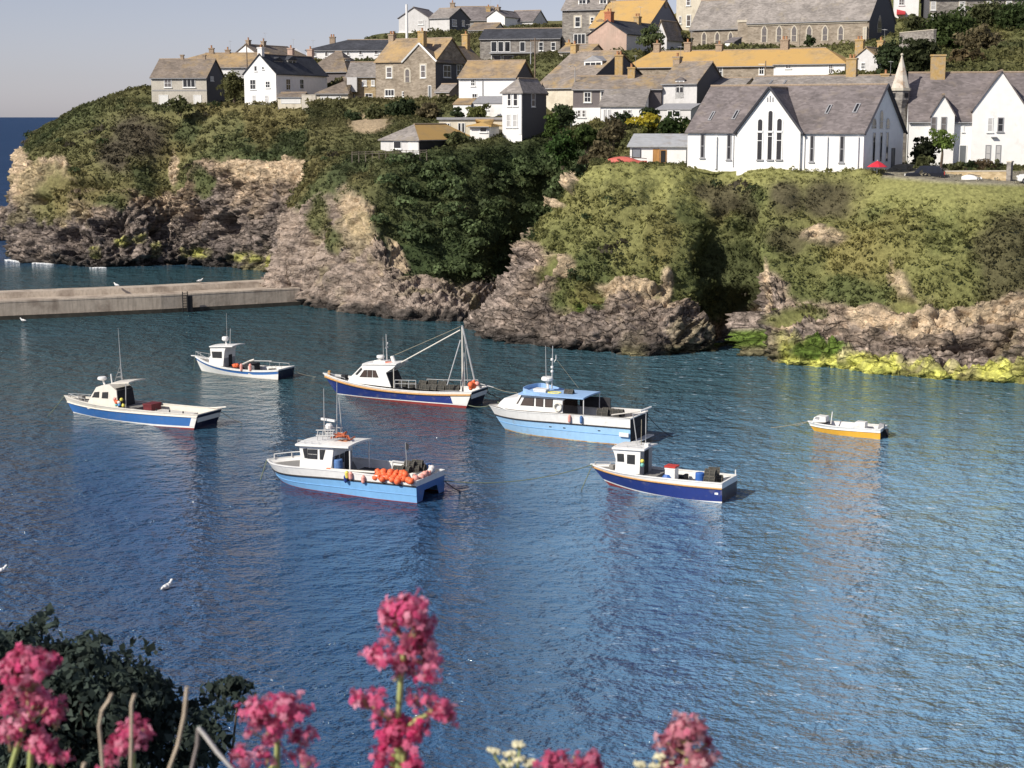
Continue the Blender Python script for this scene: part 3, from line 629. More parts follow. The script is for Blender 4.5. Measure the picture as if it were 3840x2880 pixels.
# 17 tall stone house with dormers
b = house('house', 'tall stone house with white side wall and two white dormers at the top edge', 'house', 2108, 2262, 168, 268, -20, 36, -30, 9, 'side', M['stonegrey'], M['slatelt'], lm=M['white'], group=HG)
dormer(b, 2168, -2, 2200, 30, 3, 'white', 'slatelt', .12); dormer(b, 2247, -2, 2277, 28, 3, 'white', 'slatelt', .12)
win(b, [(2156, 62, 2177, 102), (2214, 64, 2228, 88)], sur=.25); win(b, [(2151, 126, 2196, 166)], style='triple', sill=False)
# 18 big lichened roof
b = house('house', 'large house under a steep ochre lichened roof with a blue grey slated gable end', 'house', 2212, 2430, 200, 262, -30, 104, 4, 12.5, 'side', M['cream'], M['slateli2'], rgm=M['bluehung'], group=HG)
dormer(b, 2238, 78, 2262, 105, 2, 'white', 'slateli', .1); chimney(b, 2480, -5, .8, .8, 'chimgrey', 1, fr=.98)
# 19 pink house
b = house('house', 'pinkish gable fronted house with a red brick chimney and dark slate side roof', 'house', 2206, 2349, 192, 247, -33, 131, 78, 17, 'gable', M['pink'], M['slatedark'], rgm=M['palegrey'], group=HG)
chimney(b, 0, 44, 1.1, 1.0, 'brick', 2, fr=.03); chimney(b, 0, 62, .9, .9, 'chim', 2, fr=.55)
g = house('', '', '', 2400, 2500, 185, 243, -33, 140, 80, 5, 'gable', M['palegrey'], M['slatemix'], root=b.root, o=b.P(b.w, 9, 0), foot=False)
# 20 cream building
b = house('house', 'tall cream house with bay windows, cut by the top edge left of the chapel', 'house', 2535, 2650, 112, 276, -18, -40, -80, 10, 'side', M['cream'], M['slate'], group=HG)
win(b, [(2573, -10, 2590, 22), (2573, 55, 2592, 100), (2545, 60, 2556, 90)], fw=.12, pm='curtain')
# 21 chapel
b = house('chapel', 'grey stone chapel with a great slate roof and a row of lancet windows', 'church', 2802, 3256, 178, 254, -30, 84, -72, 13, 'side', M['churchstone'], M['slatelt'], rgm=M['slateshade'])
win(b, [(2500 + .4219 * x - 9, .4219 * 232, 2500 + .4219 * x + 9, .4219 * y) for x, y in ((868, 375), (1000, 372), (1133, 368), (1267, 362), (1408, 360), (1548, 355))], style='arch', fm='dressed', pm='curtain', sur=.2)
strip(b, 'eaves_course', 2803, 84, 3254, 90, 'dressed', d=.15); strip(b, 'corner_buttress', 3236, 100, 3254, 180, 'dressed', d=.4)
win(b, [(3290, 60, 3306, 120)], 'R', 'arch', 'dressed', 'curtain')
strip(b, 'rainwater_pipe', 2998, 72, 3001, 170, 'lead')
g = house('', '', '', 2588, 2790, 180, 262, -30, 108, 2, 9, 'side', M['churchstone'], M['slatelt'], root=b.root)
win(g, [(2500 + .4219 * x - 7, .4219 * 288, 2500 + .4219 * x + 7, .4219 * 402) for x in (333, 450, 568)], style='arch', fm='dressed', pm='curtain', sur=.2)
g = house('', '', '', 2765, 2814, 180, 256.5, -30, 84, 76, 2.5, 'flat', M['churchstone'], M['dressed'], rgm=M['slateshade'], root=b.root, over=.1)
b = house('outhouse', 'little white gabled outhouse in front of the chapel buttress', 'shed', 2718, 2752, 182, 246, -30, 160, 143, 3, 'mono', M['white'], M['slate'], rgm=M['slateshade'], over=.1)
# 22 long lichened terrace
b = house('terrace_house', 'long stone terrace under an orange lichened roof below the chapel', 'house', 2350, 2900, 326, 231, -24, 252, 193, 9, 'side', M['stone'], M['slateli2'], hipl=.5, group=HG)
win(b, [(2690, 248, 2710, 287), (2846, 242, 2866, 280)], style='cross', sur=.12); win(b, [(2694, 310, 2706, 322), (2640, 255, 2650, 285)], style='plain')
for sx, yt in ((2465, 162), (2580, 158), (2698, 165)): chimney(b, sx, yt, .9, .8, 'chimgrey', 1)
g = house('', '', '', 2902, 3165, 326, 220, -24, 240, 184, 9, 'side', M['white'], M['slateli2'], root=b.root, o=b.P(b.w, 0, 0), off=.05, hipr=.8)
g.root = b.root
win(g, [(2945, 239, 2968, 258), (3106, 238, 3125, 277)], style='cross', pm='curtain')
chimney(b, 2944, 148, 1.1, .9, 'chimgrey', 2)
chimney(g, 3208, 148, 1.1, 1.1, 'chim', 2, fr=1.1, zb=5)
# terrace between the long lichened terrace and the school
b = house('terrace_house', 'plain grey slate roof showing above the ridge of the white school', 'house', 2806, 3345, 372, 198, -24, 336, 288, 8, 'side', M['palegrey'], M['slatelt'], group=HG)
skylight(b, [C4r(900, 712, 950, 758), C4r(1020, 712, 1068, 758)]) if False else None
for x0, x1 in ((2880, 2900), (2932, 2952)): skylight(b, [(x0, 301, x1, 320)])
chimney(b, 3196, 218, 1.2, 1.0, 'chim', 2); chimney(b, 3322, 276, 1.0, .9, 'chim', 1)
# 23 little gabled house on the right
b = house('cottage', 'small white gabled cottage with ochre chimneys right of the long terrace', 'house', 3201, 3290, 280, 214, -32, 218, 180, 8, 'gable', M['palegrey'], M['slateli'], rgm=M['slateshade'], group=HG)
win(b, [(3228, 234, 3246, 260)], style='cross'); chimney(b, 3278, 152, .8, .8, 'chim', 1, fr=.7); win(b, [(3298, 236, 3304, 266), (3324, 240, 3330, 268)], 'R', pm='blind')
# 24 big lichened roof lower left
b = house('house', 'house under a big tan lichened roof with a white three light dormer', 'house', 2008, 2185, 390, 216, -38, 329, 196, 17, 'side', M['cream'], M['slatemix'], rgm=M['slateshade'], group=HG)
d = dormer(b, 2191, 228, 2259, 268, 5, 'stone', 'lead', .30, False)
Od = b.P(0, b.D * .30, 0); bb = Bld(); bb.o = Od; bb.u = b.u; bb.fn = b.fn; bb.root = b.root; bb.org = b.org; bb.w = b.w; bb.D = b.D; bb.P = b.P
win(bb, [(2191, 228, 2259, 268)], style='triple', fw=.2)
chimney(b, 2115, 166, .9, .8, 'chim', 1, fr=.03)
# 25 slate hung cottage with lean-to
b = house('cottage', 'purple grey slate hung cottage with white sash windows and white ground floor', 'house', 2148, 2478, 468, 206, -12, 334, 288, 8, 'side', M['slatehung'], M['slatemix'], group=HG)
win(b, [(2190, 345, 2217, 384), (2252, 341, 2278, 381)], style='cross', sur=.1)
strip(b, 'ground_floor', 2148, 404, 2252, 470, 'white', d=.25); win(b, [(2164, 412, 2178, 440), (2182, 412, 2196, 440)], off=.25, pm='curtain')
chimney(b, 2308, 205, 1.0, .8, 'chim', 2, fr=.45, back=1.5); chimney(b, 2356, 252, .9, .8, 'chim', 1, fr=.62, back=-.5)
b = house('lean_to', 'grey roofed lean-to with white walls in front of the slate hung cottage', 'house', 2252, 2412, 462, 200, -12, 398, 336, 5, 'mono', M['white'], M['slatelt'], group=HG)
win(b, [(2334, 411, 2350, 426), (2352, 411, 2368, 426)], style='plain', pm='curtain'); door(b, [(2262, 410, 2274, 456), (2278, 410, 2290, 456)], m='blind')
# 26 white dormer house
b = house('house', 'pale boarded house with a little gabled dormer right of the slate hung cottage', 'house', 2482, 2612, 415, 204, -30, 312, 236, 9, 'side', M['palegrey'], M['slatemix'], rgm=M['slateshade'], group=HG)
dormer(b, 2532, 300, 2566, 352, 1.5, 'white', 'slate', .0); chimney(b, 2541, 212, .9, .9, 'chimgrey', 1); chimney(b, 2510, 218, .8, .8, 'chim', 1, fr=.0)
b = house('porch', 'white glazed porch below the pale boarded house', 'porch', 2462, 2590, 458, 198, -28, 411, 392, 3, 'mono', M['palegrey'], M['lead'], over=.15)
win(b, [(2502, 414, 2524, 440), (2530, 414, 2552, 440)], style='plain')
# 27 tin shed left of the school
b = house('shed', 'grey tin roofed open shed with blue and brown doors beside the white school', 'shed', 2362, 2572, 616, 172, -12, 549, 506, 5, 'mono', M['white'], M['tin'], over=.3)
door(b, [(2370, 557, 2404, 592)], m='bluehung', fm='dframe'); door(b, [(2448, 558, 2474, 614)], m='wood', fm='wood'); door(b, [(2475, 562, 2500, 612)], m='black', fm='wood')  # black leaf stands in for the dark open doorway
# 28 school
b = house('school_building', 'long white former school with steep grey slate roof and arched triple windows', 'school', 2577, 3236, 626, 164, -28, 490, 324, 10.5, 'side', M['white'], M['schoolslate'], skew=-6, over=.3, gut=False)
sc = b
def C4(x, y): return (2500 + .4219 * x, .4219 * y)
def C4r(x0, y0, x1, y1): return (*C4(x0, y0), *C4(x1, y1))
win(b, [C4r(298, 1190, 342, 1405), C4r(532, 1192, 578, 1420), C4r(1268, 1200, 1316, 1440), C4r(1532, 1204, 1584, 1445)], style='sash', fm='lead', pm='glass', fw=.1)
g = house('', '', '', 2770, 2998, 626, 160, -28, 492, 331, 6, 'gable', M['white'], M['schoolslate'], root=b.root, o=b.P(0, 0, 0) + b.u * (hit(b.o, b.fn, 2768, 560) - b.o).dot(b.u), off=.35, over=.3, foot=False)
for s in (-1, 1):
    m = MB(); m.tube([g.P(g.w / 2, -.2, g.h + g.rh + .12), g.P(g.w / 2 + s * (g.w / 2 + .3), -.2, g.h - .22)], .13, 4); m.build('bargeboard', M['dframe'], g.roof, g.org)
tri = [C4r(805, 1060, 853, 1418), C4r(896, 985, 944, 1418), C4r(975, 1055, 1026, 1418)]
win(b, tri, style='round', fm='frame', pm='glass', off=.35, sur=.14)
for x0, y0, x1, y1 in tri:
    strip(b, 'transom', x0 - 1, y1 - 108, x1 + 1, y1 - 101, 'frame', d=.12, off=.35); strip(b, 'sill', x0 - 3, y1, x1 + 3, y1 + 5, 'lead', d=.15, off=.35)
win(b, [C4r(893, 865, 902, 905), C4r(916, 850, 926, 905), C4r(940, 865, 949, 905)], style='plain', fm='lead', pm='blind', off=.35, fw=.03, sill=False)
skylight(b, [C4r(352, 1002, 415, 1080), C4r(556, 1002, 625, 1082), C4r(1360, 998, 1425, 1078), C4r(1600, 1000, 1672, 1082)])
for x, y0, y1 in ((597, 1168, 1488), (1229, 1175, 1500)):
    strip(b, 'drainpipe', 2500 + .4219 * x - 1.5, .4219 * y0, 2500 + .4219 * x + 1.5, .4219 * y1, 'lead', d=.12)
for x in (440, 665, 1165, 1425, 1700):
    strip(b, 'buttress', 2500 + .4219 * x - 5, .4219 * 1215, 2500 + .4219 * x + 5, .4219 * 1500, 'white', d=.22)
def C5r(x0, y0, x1, y1): return (3100 + .4219 * x0, .4219 * y0, 3100 + .4219 * x1, .4219 * y1)
win(b, [C5r(402, 1055, 438, 1140), C5r(470, 985, 500, 1140), C5r(528, 1055, 556, 1140)], 'R', 'round', 'palegrey', 'glass', sur=.1)
win(b, [C5r(400, 1175, 434, 1440), C5r(464, 1172, 496, 1440), C5r(518, 1172, 550, 1440)], 'R', 'plain', 'palegrey', 'glass', sill=False)
door(b, [C5r(570, 1315, 606, 1490)], 'R', 'doorg', 'dframe')
for s in (0, 1):
    m = MB(); pk = sc.P(sc.w, sc.D / 2, sc.h + sc.rh + .12) + sc.rn * .25; pe = sc.P(sc.w, -.35 if s == 0 else sc.D + .35, sc.h - .3) + sc.rn * .25; m.tube([pk, pe], .13, 4); m.build('bargeboard', M['dframe'], sc.roof, sc.org)
# spirelet beside the school
p = at(3366, 630, 173); t = thing('bell_turret', 'slender stone bell turret with a pointed pale spire beside the school', 'turret', p)
zs = [zfor(p.x, p.y, y) for y in (630, 520, 405, 375, 335, 330, 203)]
m = MB(); m.lathe((p.x, p.y, 0), [(.85, zs[0] - 2), (.85, zs[1]), (.62, zs[2]), (.95, zs[3]), (.95, zs[4] - .05)], 8); m.build('shaft', M['stonegrey'], t, p)
m = MB(); m.lathe((p.x, p.y, 0), [(1.12, zs[4] - .15), (1.12, zs[5])], 8); m.build('cornice', M['dressed'], t, p)
m = MB(); m.lathe((p.x, p.y, 0), [(1.0, zs[5]), (.5, (zs[5] + zs[6]) / 2), (.06, zs[6] - .15)], 8); sp = m.build('spire', mat('weathered_spire', (.58, .53, .45), .9, .08, 2, (.36, .24, .15), .45, 1.2), t, p)
m = MB(); m.ball((p.x, p.y, zs[6] - .05), .16); m.build('finial', M['dressed'], sp, p)
for k in range(4):
    q = k * math.pi / 2 + .5; c = Vector((p.x + .9 * math.cos(q), p.y + .9 * math.sin(q), 0))
    m = MB(); nn = Vector((math.cos(q), math.sin(q), 0)); e1 = Vector((-nn.y, nn.x, 0)); m.pbox(c, e1, Z, nn, -.25, .25, zs[3] + .25, zs[4] - .4, -.1, .03); m.build('belfry_opening', M['black'], t, p)
# 30 white house on the right
b = house('house', 'big white house with two white gables and a grey slate roof right of the turret', 'house', 3404, 3925, 628, 171, -12, 450, 276, 9.5, 'side', M['white'], M['schoolslate'], group=HG)
chimney(b, 3519, 205, 1.5, 1.5, 'chim', 0, zb=2.5)
g = house('', '', '', 3487, 3572, 628, 170, -12, 430, 358, 5.5, 'gable', M['white'], M['schoolslate'], root=b.root, o=b.P(0, 0, 0) + b.u * (hit(b.o, b.fn, 3487, 560) - b.o).dot(b.u), off=.8, over=.15, foot=False)
win(g, [C5r(922, 1038, 980, 1170), C5r(1012, 1038, 1070, 1170)], style='sash', fm='lead', pm='curtain')
g = house('', '', '', 3640, 3843, 628, 169, -12, 412, 268, 7, 'gable', M['white'], M['schoolslate'], root=b.root, o=b.P(0, 0, 0) + b.u * (hit(b.o, b.fn, 3640, 560) - b.o).dot(b.u), off=.5, over=.15, foot=False)
win(g, [C5r(1425, 1045, 1482, 1175)], style='sash', pm='blind'); win(g, [C5r(1515, 1043, 1576, 1172)], style='sash', pm='glass', fm='lead')
win(g, [C5r(1405, 1288, 1462, 1440), C5r(1495, 1288, 1552, 1440)], style='sash', pm='blind', fm='lead'); strip(g, 'wall_lamp', *C5r(1460, 1215, 1512, 1222), 'lead', d=.4)
win(b, [C5r(1204, 1088, 1224, 1172)], style='plain', pm='curtain'); door(b, [C5r(1170, 1288, 1248, 1475)], m='doorg')
# 31, 32 at the top right
b = house('house', 'white house with a red awning cut by the top edge, right of the chapel', 'house', 3352, 3443, 78, 268, -12, -40, -90, 8, 'side', M['white'], M['slate'], group=HG)
win(b, [(3370, -4, 3392, 20)], style='cross', pm='curtain')
m = MB(); O, e1, nn = face(b, 'F'); A = hit(O, nn, 3362, 56); c = hit(O, nn, 3395, 42); m.solid([A, c - Z * (c.z - A.z), c - Z * (c.z - A.z) + nn * 1.2, A + nn * 1.2], [A + Z * .9, c, c - Z * .35 + nn * 1.2, A + Z * .45 + nn * 1.2]); m.build('awning', mat('red_canvas', (.50, .05, .06), .8, .1), b.root, b.org)
b = house('stone_house', 'long grey stone house cut by the top right corner of the view', 'house', 3482, 3900, 82, 262, -6, -6, -60, 9, 'side', M['stonegrey'], M['slate'], lm=M['slateshade'], group=HG)
win(b, [(3490, 6, 3510, 38), (3597, 6, 3620, 38), (3700, 4, 3722, 34), (3772, 4, 3794, 34), (3492, 55, 3506, 74)], style='sash', pm='blind', sur=.15)

# ------------------------------------------------------------------ the hill: height from scattered ground points
EX = []
def gp(dx, dy, Y): EX.append(at(dx * K, dy * K, Y))
for q in ((270, 206, 300), (330, 210, 290), (75, 292, 330), (110, 264, 330), (75, 296, 380), (110, 268, 380), (180, 228, 380), (250, 214, 360), (420, 232, 330), (600, 225, 330), (760, 215, 340),
          (930, 66, 345), (1080, 52, 350), (1180, 45, 350), (930, 72, 400), (1080, 60, 400), (1300, 20, 350), (1600, -10, 330), (1900, -20, 330), (2212, -20, 320), (2500, -20, 320),
          (1960, 118, 215), (2060, 120, 210), (2150, 112, 214), (2300, 112, 214), (1960, 75, 240), (2060, 62, 240), (2200, 58, 240), (2040, 152, 190), (2200, 150, 190), (2400, 150, 190),
          (2400, 395, 150), (2500, 395, 160), (2400, 362, 175), (1950, 372, 158), (2050, 372, 162), (1290, 350, 170), (1380, 320, 185), (1480, 300, 190), (1220, 290, 200), (1000, 290, 215), (920, 262, 226), (860, 238, 236), (740, 268, 225),
          (1500, 262, 200), (1440, 262, 198), (1700, 240, 185), (1850, 240, 185)): gp(*q)

# coast survey, left to right: (waterline, top of bare rock foot, rock / scrub limit, mid slope, cliff edge) in 2212 px units, edge distance
COAST = [
 # far headland
 ('A', (70, 548), (72, 480), (80, 390), (90, 318), (98, 286), 310),
 ('A', (38, 552), (40, 490), (44, 360), (60, 318), (74, 292), 286),
 ('A', (38, 563), (36, 500), (56, 352), (84, 310), (116, 268), 270),
 ('A', (100, 570), (100, 500), (112, 370), (138, 306), (184, 230), 266),
 ('A', (180, 575), (178, 500), (190, 400), (212, 316), (250, 219), 262),
 ('A', (262, 576), (268, 480), (280, 410), (300, 320), (338, 230), 255),
 ('A', (365, 572), (366, 480), (364, 416), (372, 330), (402, 230), 254),
 ('A', (455, 575), (448, 470), (442, 362), (452, 300), (482, 229), 252),
 ('A', (560, 584), (550, 470), (545, 352), (550, 300), (562, 227), 249),
 ('A', (640, 596), (648, 460), (660, 348), (656, 300), (662, 226), 247),
 ('A', (705, 606), (700, 470), (700, 380), (715, 330), (735, 250), 236),
 # middle headland
 ('B', (597, 656), (625, 565), (656, 440), (680, 385), (700, 338), 201),
 ('B', (640, 660), (657, 570), (690, 425), (708, 372), (738, 332), 199),
 ('B', (710, 668), (714, 580), (738, 425), (760, 370), (792, 329), 198),
 ('B', (790, 680), (786, 600), (800, 455), (822, 375), (838, 328), 197),
 ('B', (880, 691), (874, 640), (858, 560), (878, 420), (900, 327), 196),
 ('B', (950, 693), (948, 660), (952, 600), (966, 450), (975, 325), 196),
 ('B', (1015, 690), (1018, 664), (1040, 612), (1062, 460), (1072, 318), 200),
 # gully
 ('G', (1068, 683), (1078, 655), (1100, 590), (1125, 470), (1150, 306), 204),
 ('G', (1130, 668), (1142, 622), (1160, 545), (1185, 440), (1205, 300), 205),
 ('G', (1180, 655), (1192, 600), (1212, 505), (1232, 405), (1255, 306), 196),
 ('G', (1170, 672), (1220, 590), (1262, 490), (1300, 410), (1330, 345), 178),
 # near headland
 ('C', (1030, 718), (1098, 634), (1164, 522), (1228, 415), (1290, 358), 162),
 ('C', (1085, 734), (1122, 655), (1186, 560), (1262, 440), (1332, 358), 162),
 ('C', (1200, 749), (1204, 690), (1240, 600), (1322, 450), (1402, 360), 162),
 ('C', (1320, 759), (1318, 700), (1342, 615), (1400, 480), (1472, 362), 162),
 ('C', (1425, 767), (1425, 710), (1430, 640), (1475, 500), (1540, 365), 162),
 ('C', (1515, 757), (1520, 700), (1525, 640), (1560, 480), (1612, 367), 161),
 ('C', (1605, 754), (1600, 690), (1600, 610), (1618, 460), (1682, 368), 159),
 ('C', (1652, 777), (1648, 705), (1648, 580), (1672, 480), (1732, 370), 156),
 ('C', (1725, 787), (1724, 735), (1732, 650), (1752, 500), (1802, 372), 155),
 ('C', (1815, 795), (1818, 750), (1832, 650), (1850, 500), (1876, 375), 154),
 ('C', (1872, 804), (1870, 760), (1880, 650), (1900, 500), (1942, 381), 153),
 ('C', (1960, 813), (1962, 770), (1972, 650), (2000, 500), (2040, 391), 150),
 ('C', (2085, 820), (2085, 780), (2100, 665), (2110, 500), (2125, 394), 149),
 ('C', (2212, 827), (2212, 780), (2212, 645), (2212, 500), (2215, 396), 149),
 ('C', (2400, 838), (2400, 790), (2400, 645), (2400, 500), (2400, 396), 150),
 ('C', (2700, 852), (2700, 800), (2700, 645), (2700, 500), (2700, 396), 155),
]
RO = {22: .0}
ctrl = []
for i, c in enumerate(COAST):
    p1 = water(c[1][0] * K, c[1][1] * K); Y5 = c[6]; rows = [p1 + Vector((0, 0.6, -2.6)), p1]
    fr = (0.14, 0.36, 0.64)
    if c[0] == 'A': fr = (0.10, 0.30, 0.60)
    for q, (x, y) in zip(fr, c[2:5]): rows.append(at(x * K, y * K, p1.y + (Y5 - p1.y) * q))
    rows.append(at(c[5][0] * K, c[5][1] * K, Y5)); ctrl.append(rows)
ctrl = np.array([[list(v) for v in r] for r in ctrl])            # (columns, 6, 3)
EDGE = ctrl[:, 5, :]
GPTS = np.array([list(v) for v in BASES + EX] + EDGE.tolist())
def hill(x, y):
    x = np.asarray(x, float).ravel(); y = np.asarray(y, float).ravel(); out = np.zeros(len(x))
    for k in range(0, len(x), 20000):
        d2 = (x[k:k + 20000, None] - GPTS[None, :, 0]) ** 2 + (y[k:k + 20000, None] - GPTS[None, :, 1]) ** 2 + 0.6
        wt = d2 ** -1.9; out[k:k + 20000] = (wt * GPTS[None, :, 2]).sum(1) / wt.sum(1)
    return out
def hermite(P, t, n):
    """resample along axis 0: P (k, ..., 3), knots t, n samples in each span"""
    k = len(P); tan = np.zeros_like(P); sh = (-1,) + (1,) * (P.ndim - 1)
    dt = np.diff(t).reshape(sh); sl = np.diff(P, axis=0) / dt
    tan[1:-1] = (sl[:-1] * dt[1:] + sl[1:] * dt[:-1]) / (dt[1:] + dt[:-1]); tan[0] = sl[0]; tan[-1] = sl[-1]
    out = []; src = []
    for i in range(k - 1):
        s = np.arange(n[i]) / n[i]; h = t[i + 1] - t[i]; s_ = s.reshape(sh)
        out.append((2 * s_**3 - 3 * s_**2 + 1) * P[i] + (s_**3 - 2 * s_**2 + s_) * h * tan[i] + (-2 * s_**3 + 3 * s_**2) * P[i + 1] + (s_**3 - s_**2) * h * tan[i + 1]); src.append(i + s)
    out.append(P[-1:]); src.append(np.array([k - 1.0])); return np.concatenate(out), np.concatenate(src)
dc = np.linalg.norm(np.diff(ctrl, axis=0), axis=2).mean(1); tc = np.r_[0, np.cumsum(np.maximum(dc, 1.0))]
nc = np.clip((dc / 0.25).astype(int), 6, 90)
G, ucol = hermite(ctrl, tc, nc)                                   # (U, 6, 3)
G = G.transpose(1, 0, 2)
dr = np.linalg.norm(np.diff(G, axis=0), axis=2).mean(1); tr = np.r_[0, np.cumsum(dr)]
nr = np.clip((dr / 0.18).astype(int), 6, 60)
S, vrow = hermite(G, tr, nr)                                      # (V, U, 3)
U = S.shape[1]; e5 = S[-1]
dirs = e5[:, :2] - np.array([[0.0, 0.0]]); dirs /= dirs[:, 1:2]
steps = np.r_[np.arange(0.8, 14, 0.8), np.arange(14, 60, 1.6), np.arange(60, 175, 3.5)]
pl = []
for s in steps:
    yy = e5[:, 1] + s; xx = dirs[:, 0] * yy
    pl.append(np.c_[xx, yy, np.zeros(U)])
pl = np.array(pl); hz = hill(pl[..., 0], pl[..., 1]).reshape(pl.shape[:2]); h5 = hill(e5[:, 0], e5[:, 1])
flat_w = (1 - sstep(2.6, 4.4, ucol))[None, :]; hz = hz * (1 - flat_w) + (e5[None, :, 2] + 0.004 * (e5[None, :, 2] - CH) * steps[:, None] - 0.02 * steps[:, None]) * flat_w; h5 = h5 * (1 - flat_w[0]) + e5[:, 2] * flat_w[0]
pl[..., 2] = hz + (e5[:, 2] - h5)[None, :] * np.exp(-steps / 5.0)[:, None]
S = np.concatenate([S, pl]); vrow = np.r_[vrow, 5 + steps / 10.0]
V_ = S.shape[0]; RV = np.repeat(vrow[:, None], U, 1); UC = np.repeat(ucol[None, :], V_, 0)
flat = S.reshape(-1, 3)
def project(P):
    y = P[:, 1]; z = P[:, 2] - CH; dep = y * CP - z * SP
    return np.c_[1920 + F * P[:, 0] / dep, 1440 - F * (y * SP + z * CP) / dep] / K
def normals(S):
    du = np.gradient(S, axis=1); dv = np.gradient(S, axis=0); n = np.cross(du, dv); n /= np.linalg.norm(n, axis=2)[..., None] + 1e-9; return n
N0 = normals(S).reshape(-1, 3)
rv = RV.ravel(); uc = UC.ravel(); D0 = project(flat)
n1 = fbm(flat, 0.16, 4, 3); n2 = fbm(flat, 0.5, 4, 9); n3 = fbm(flat * np.array([1, 1, 1.8]), 0.055, 3, 21)
zone = np.where(uc < 10.5, 0, np.where(uc < 17.5, 1, np.where(uc < 21.6, 2, 3)))
rock = 1 - sstep(2.82, 3.12, rv + 0.42 * n1 + 0.25 * n2)
def ell(x, y, rx, ry, zn, ang=0.0, soft=0.55):
    dx, dy = D0[:, 0] - x, D0[:, 1] - y; c, s = math.cos(ang), math.sin(ang)
    q = np.sqrt(((dx * c + dy * s) / rx) ** 2 + ((-dx * s + dy * c) / ry) ** 2) + 0.45 * n2 + 0.25 * n1
    return (1 - sstep(1 - soft / 2, 1 + soft / 2, q)) * np.isin(zone, zn) * (rv > 0.8)
earth = np.zeros(len(flat))
for e in ((800, 268, 42, 22, (0, 1)), (1782, 507, 46, 24, (3,)), (1958, 645, 20, 70, (3,), -.35), (1930, 600, 9, 36, (3,), 0), (1236, 392, 10, 26, (2, 3)), (1215, 575, 30, 22, (3,)), (1205, 590, 40, 10, (3,)),
          (1195, 443, 22, 8, (2, 3)), (90, 390, 22, 50, (0,), 0), (125, 372, 26, 34, (0,)), (50, 380, 14, 60, (0,)), (375, 365, 10, 40, (0,)), (860, 560, 16, 60, (1,), -.5), (560, 372, 70, 22, (0,)), (650, 372, 50, 28, (0,)), (520, 360, 40, 14, (0,)),
          (2090, 690, 150, 32, (3,), -.12), (1900, 690, 50, 30, (3,)), (1360, 625, 80, 22, (3,)), (1440, 620, 16, 40, (3,)), (1655, 620, 8, 60, (3,)), (1700, 700, 30, 30, (3,)), (2000, 700, 90, 30, (3,)), (770, 470, 34, 60, (1,), -.4)): earth = np.maximum(earth, ell(*e))
algae = np.zeros(len(flat))
for e in ((265, 520, 22, 12, (0,)), (335, 540, 12, 16, (0,)), (440, 547, 22, 10, (0,)), (535, 555, 32, 12, (0,)), (583, 562, 10, 14, (0,)), (400, 545, 10, 10, (0,)), (210, 545, 8, 14, (0,)), (300, 515, 14, 10, (0,)),
          (1722, 768, 24, 26, (3,))): algae = np.maximum(algae, ell(*e))
algae *= .25 + .75 * sstep(-.25, .2, fbm(flat, 1.1, 4, 95) + .5 * n2)
algae = np.maximum(algae, (zone == 3) * sstep(29.3, 29.9, uc) * (1 - sstep(1.55, 1.85, rv + .35 * n1 + .12 * n2)) * (rv > .9) * (.35 + .65 * sstep(-.3, .15, fbm(flat, .7, 3, 96))))
galgae = np.zeros(len(flat))
for e in ((1605, 735, 40, 24, (3,)), (1780, 762, 60, 16, (3,)), (1560, 740, 16, 16, (3,)), (1265, 650, 40, 30, (3,)), (1240, 640, 30, 30, (3,))): galgae = np.maximum(galgae, ell(*e))
tuft = np.zeros(len(flat))          # scrub growing on the bare rock
for e in ((688, 470, 20, 52, (1,), .1), (720, 520, 20, 30, (1,)), (120, 420, 40, 60, (0,), .2), (440, 395, 26, 30, (0,)), (1220, 645, 30, 34, (3,), .3), (1265, 640, 40, 20, (3,), .3), (1720, 690, 70, 24, (3,)), (1950, 660, 40, 20, (3,)), (230, 430, 60, 24, (0,)), (1190, 590, 14, 40, (3,), .5)): tuft = np.maximum(tuft, ell(*e, soft=.9))
purple = np.zeros(len(flat))
for e in ((300, 300, 60, 46, (0,)), (250, 330, 40, 40, (0,)), (1530, 410, 40, 26, (3,)), (1790, 425, 70, 40, (3,)), (1700, 430, 40, 40, (3,)), (1560, 420, 50, 30, (3,)), (2165, 570, 70, 90, (3,)), (2215, 570, 70, 110, (3,)), (1700, 520, 50, 30, (3,)), (1620, 440, 30, 30, (3,))): purple = np.maximum(purple, ell(*e, soft=.9))
rock = np.clip(np.maximum(rock, earth * 0.9), 0, 1); rock = np.where(tuft > .45, np.minimum(rock, 1 - tuft), rock)
rock = np.where(rv > 5.05, 0, rock)
# relief: jagged dipping strata on rock, rounded scrub on the slopes
A_ = R(28); strat = np.c_[flat[:, 0] * 0.35, flat[:, 1] * 0.35, (flat[:, 2] * math.cos(A_) - flat[:, 0] * math.sin(A_)) * 1.9]
r1 = 1 - np.abs(fbm(flat, 0.17, 4, 31)) * 2.4; r2 = fbm(strat, 0.42, 4, 37); r3 = 1 - np.abs(fbm(flat * np.array([1, 1, 1.3]), 0.75, 4, 41)) * 2.2
dipc = strat[:, 2] / 1.9
saw = lambda p_, k, sd: (lambda q: q - np.floor(q))(dipc / p_ + k * fbm(flat, .22, 3, sd))
s1, s2 = saw(2.3, 1.6, 61), saw(.8, 1.8, 67)
drock = 1.15 * r1 + 1.0 * r2 + 0.75 * r3 + 1.0 * (s1 - .5) * (.4 + n2) + .42 * (s2 - .5) - 0.9
fall = np.clip(rv, 0, 1)
dveg = 1.5 * fbm(flat, 0.20, 3, 51) + 0.6 * n2
plat = sstep(4.7, 5.3, rv)
dveg = dveg * np.where(zone == 0, .55, 1)
disp = rock * drock * 1.1 * np.where(zone == 1, .62, 1) * (1 - .8 * algae) + (1 - rock) * dveg * (1 - 0.85 * plat) * (1 - .9 * sstep(4.2, 4.7, rv) * sstep(30.8, 31.4, uc))
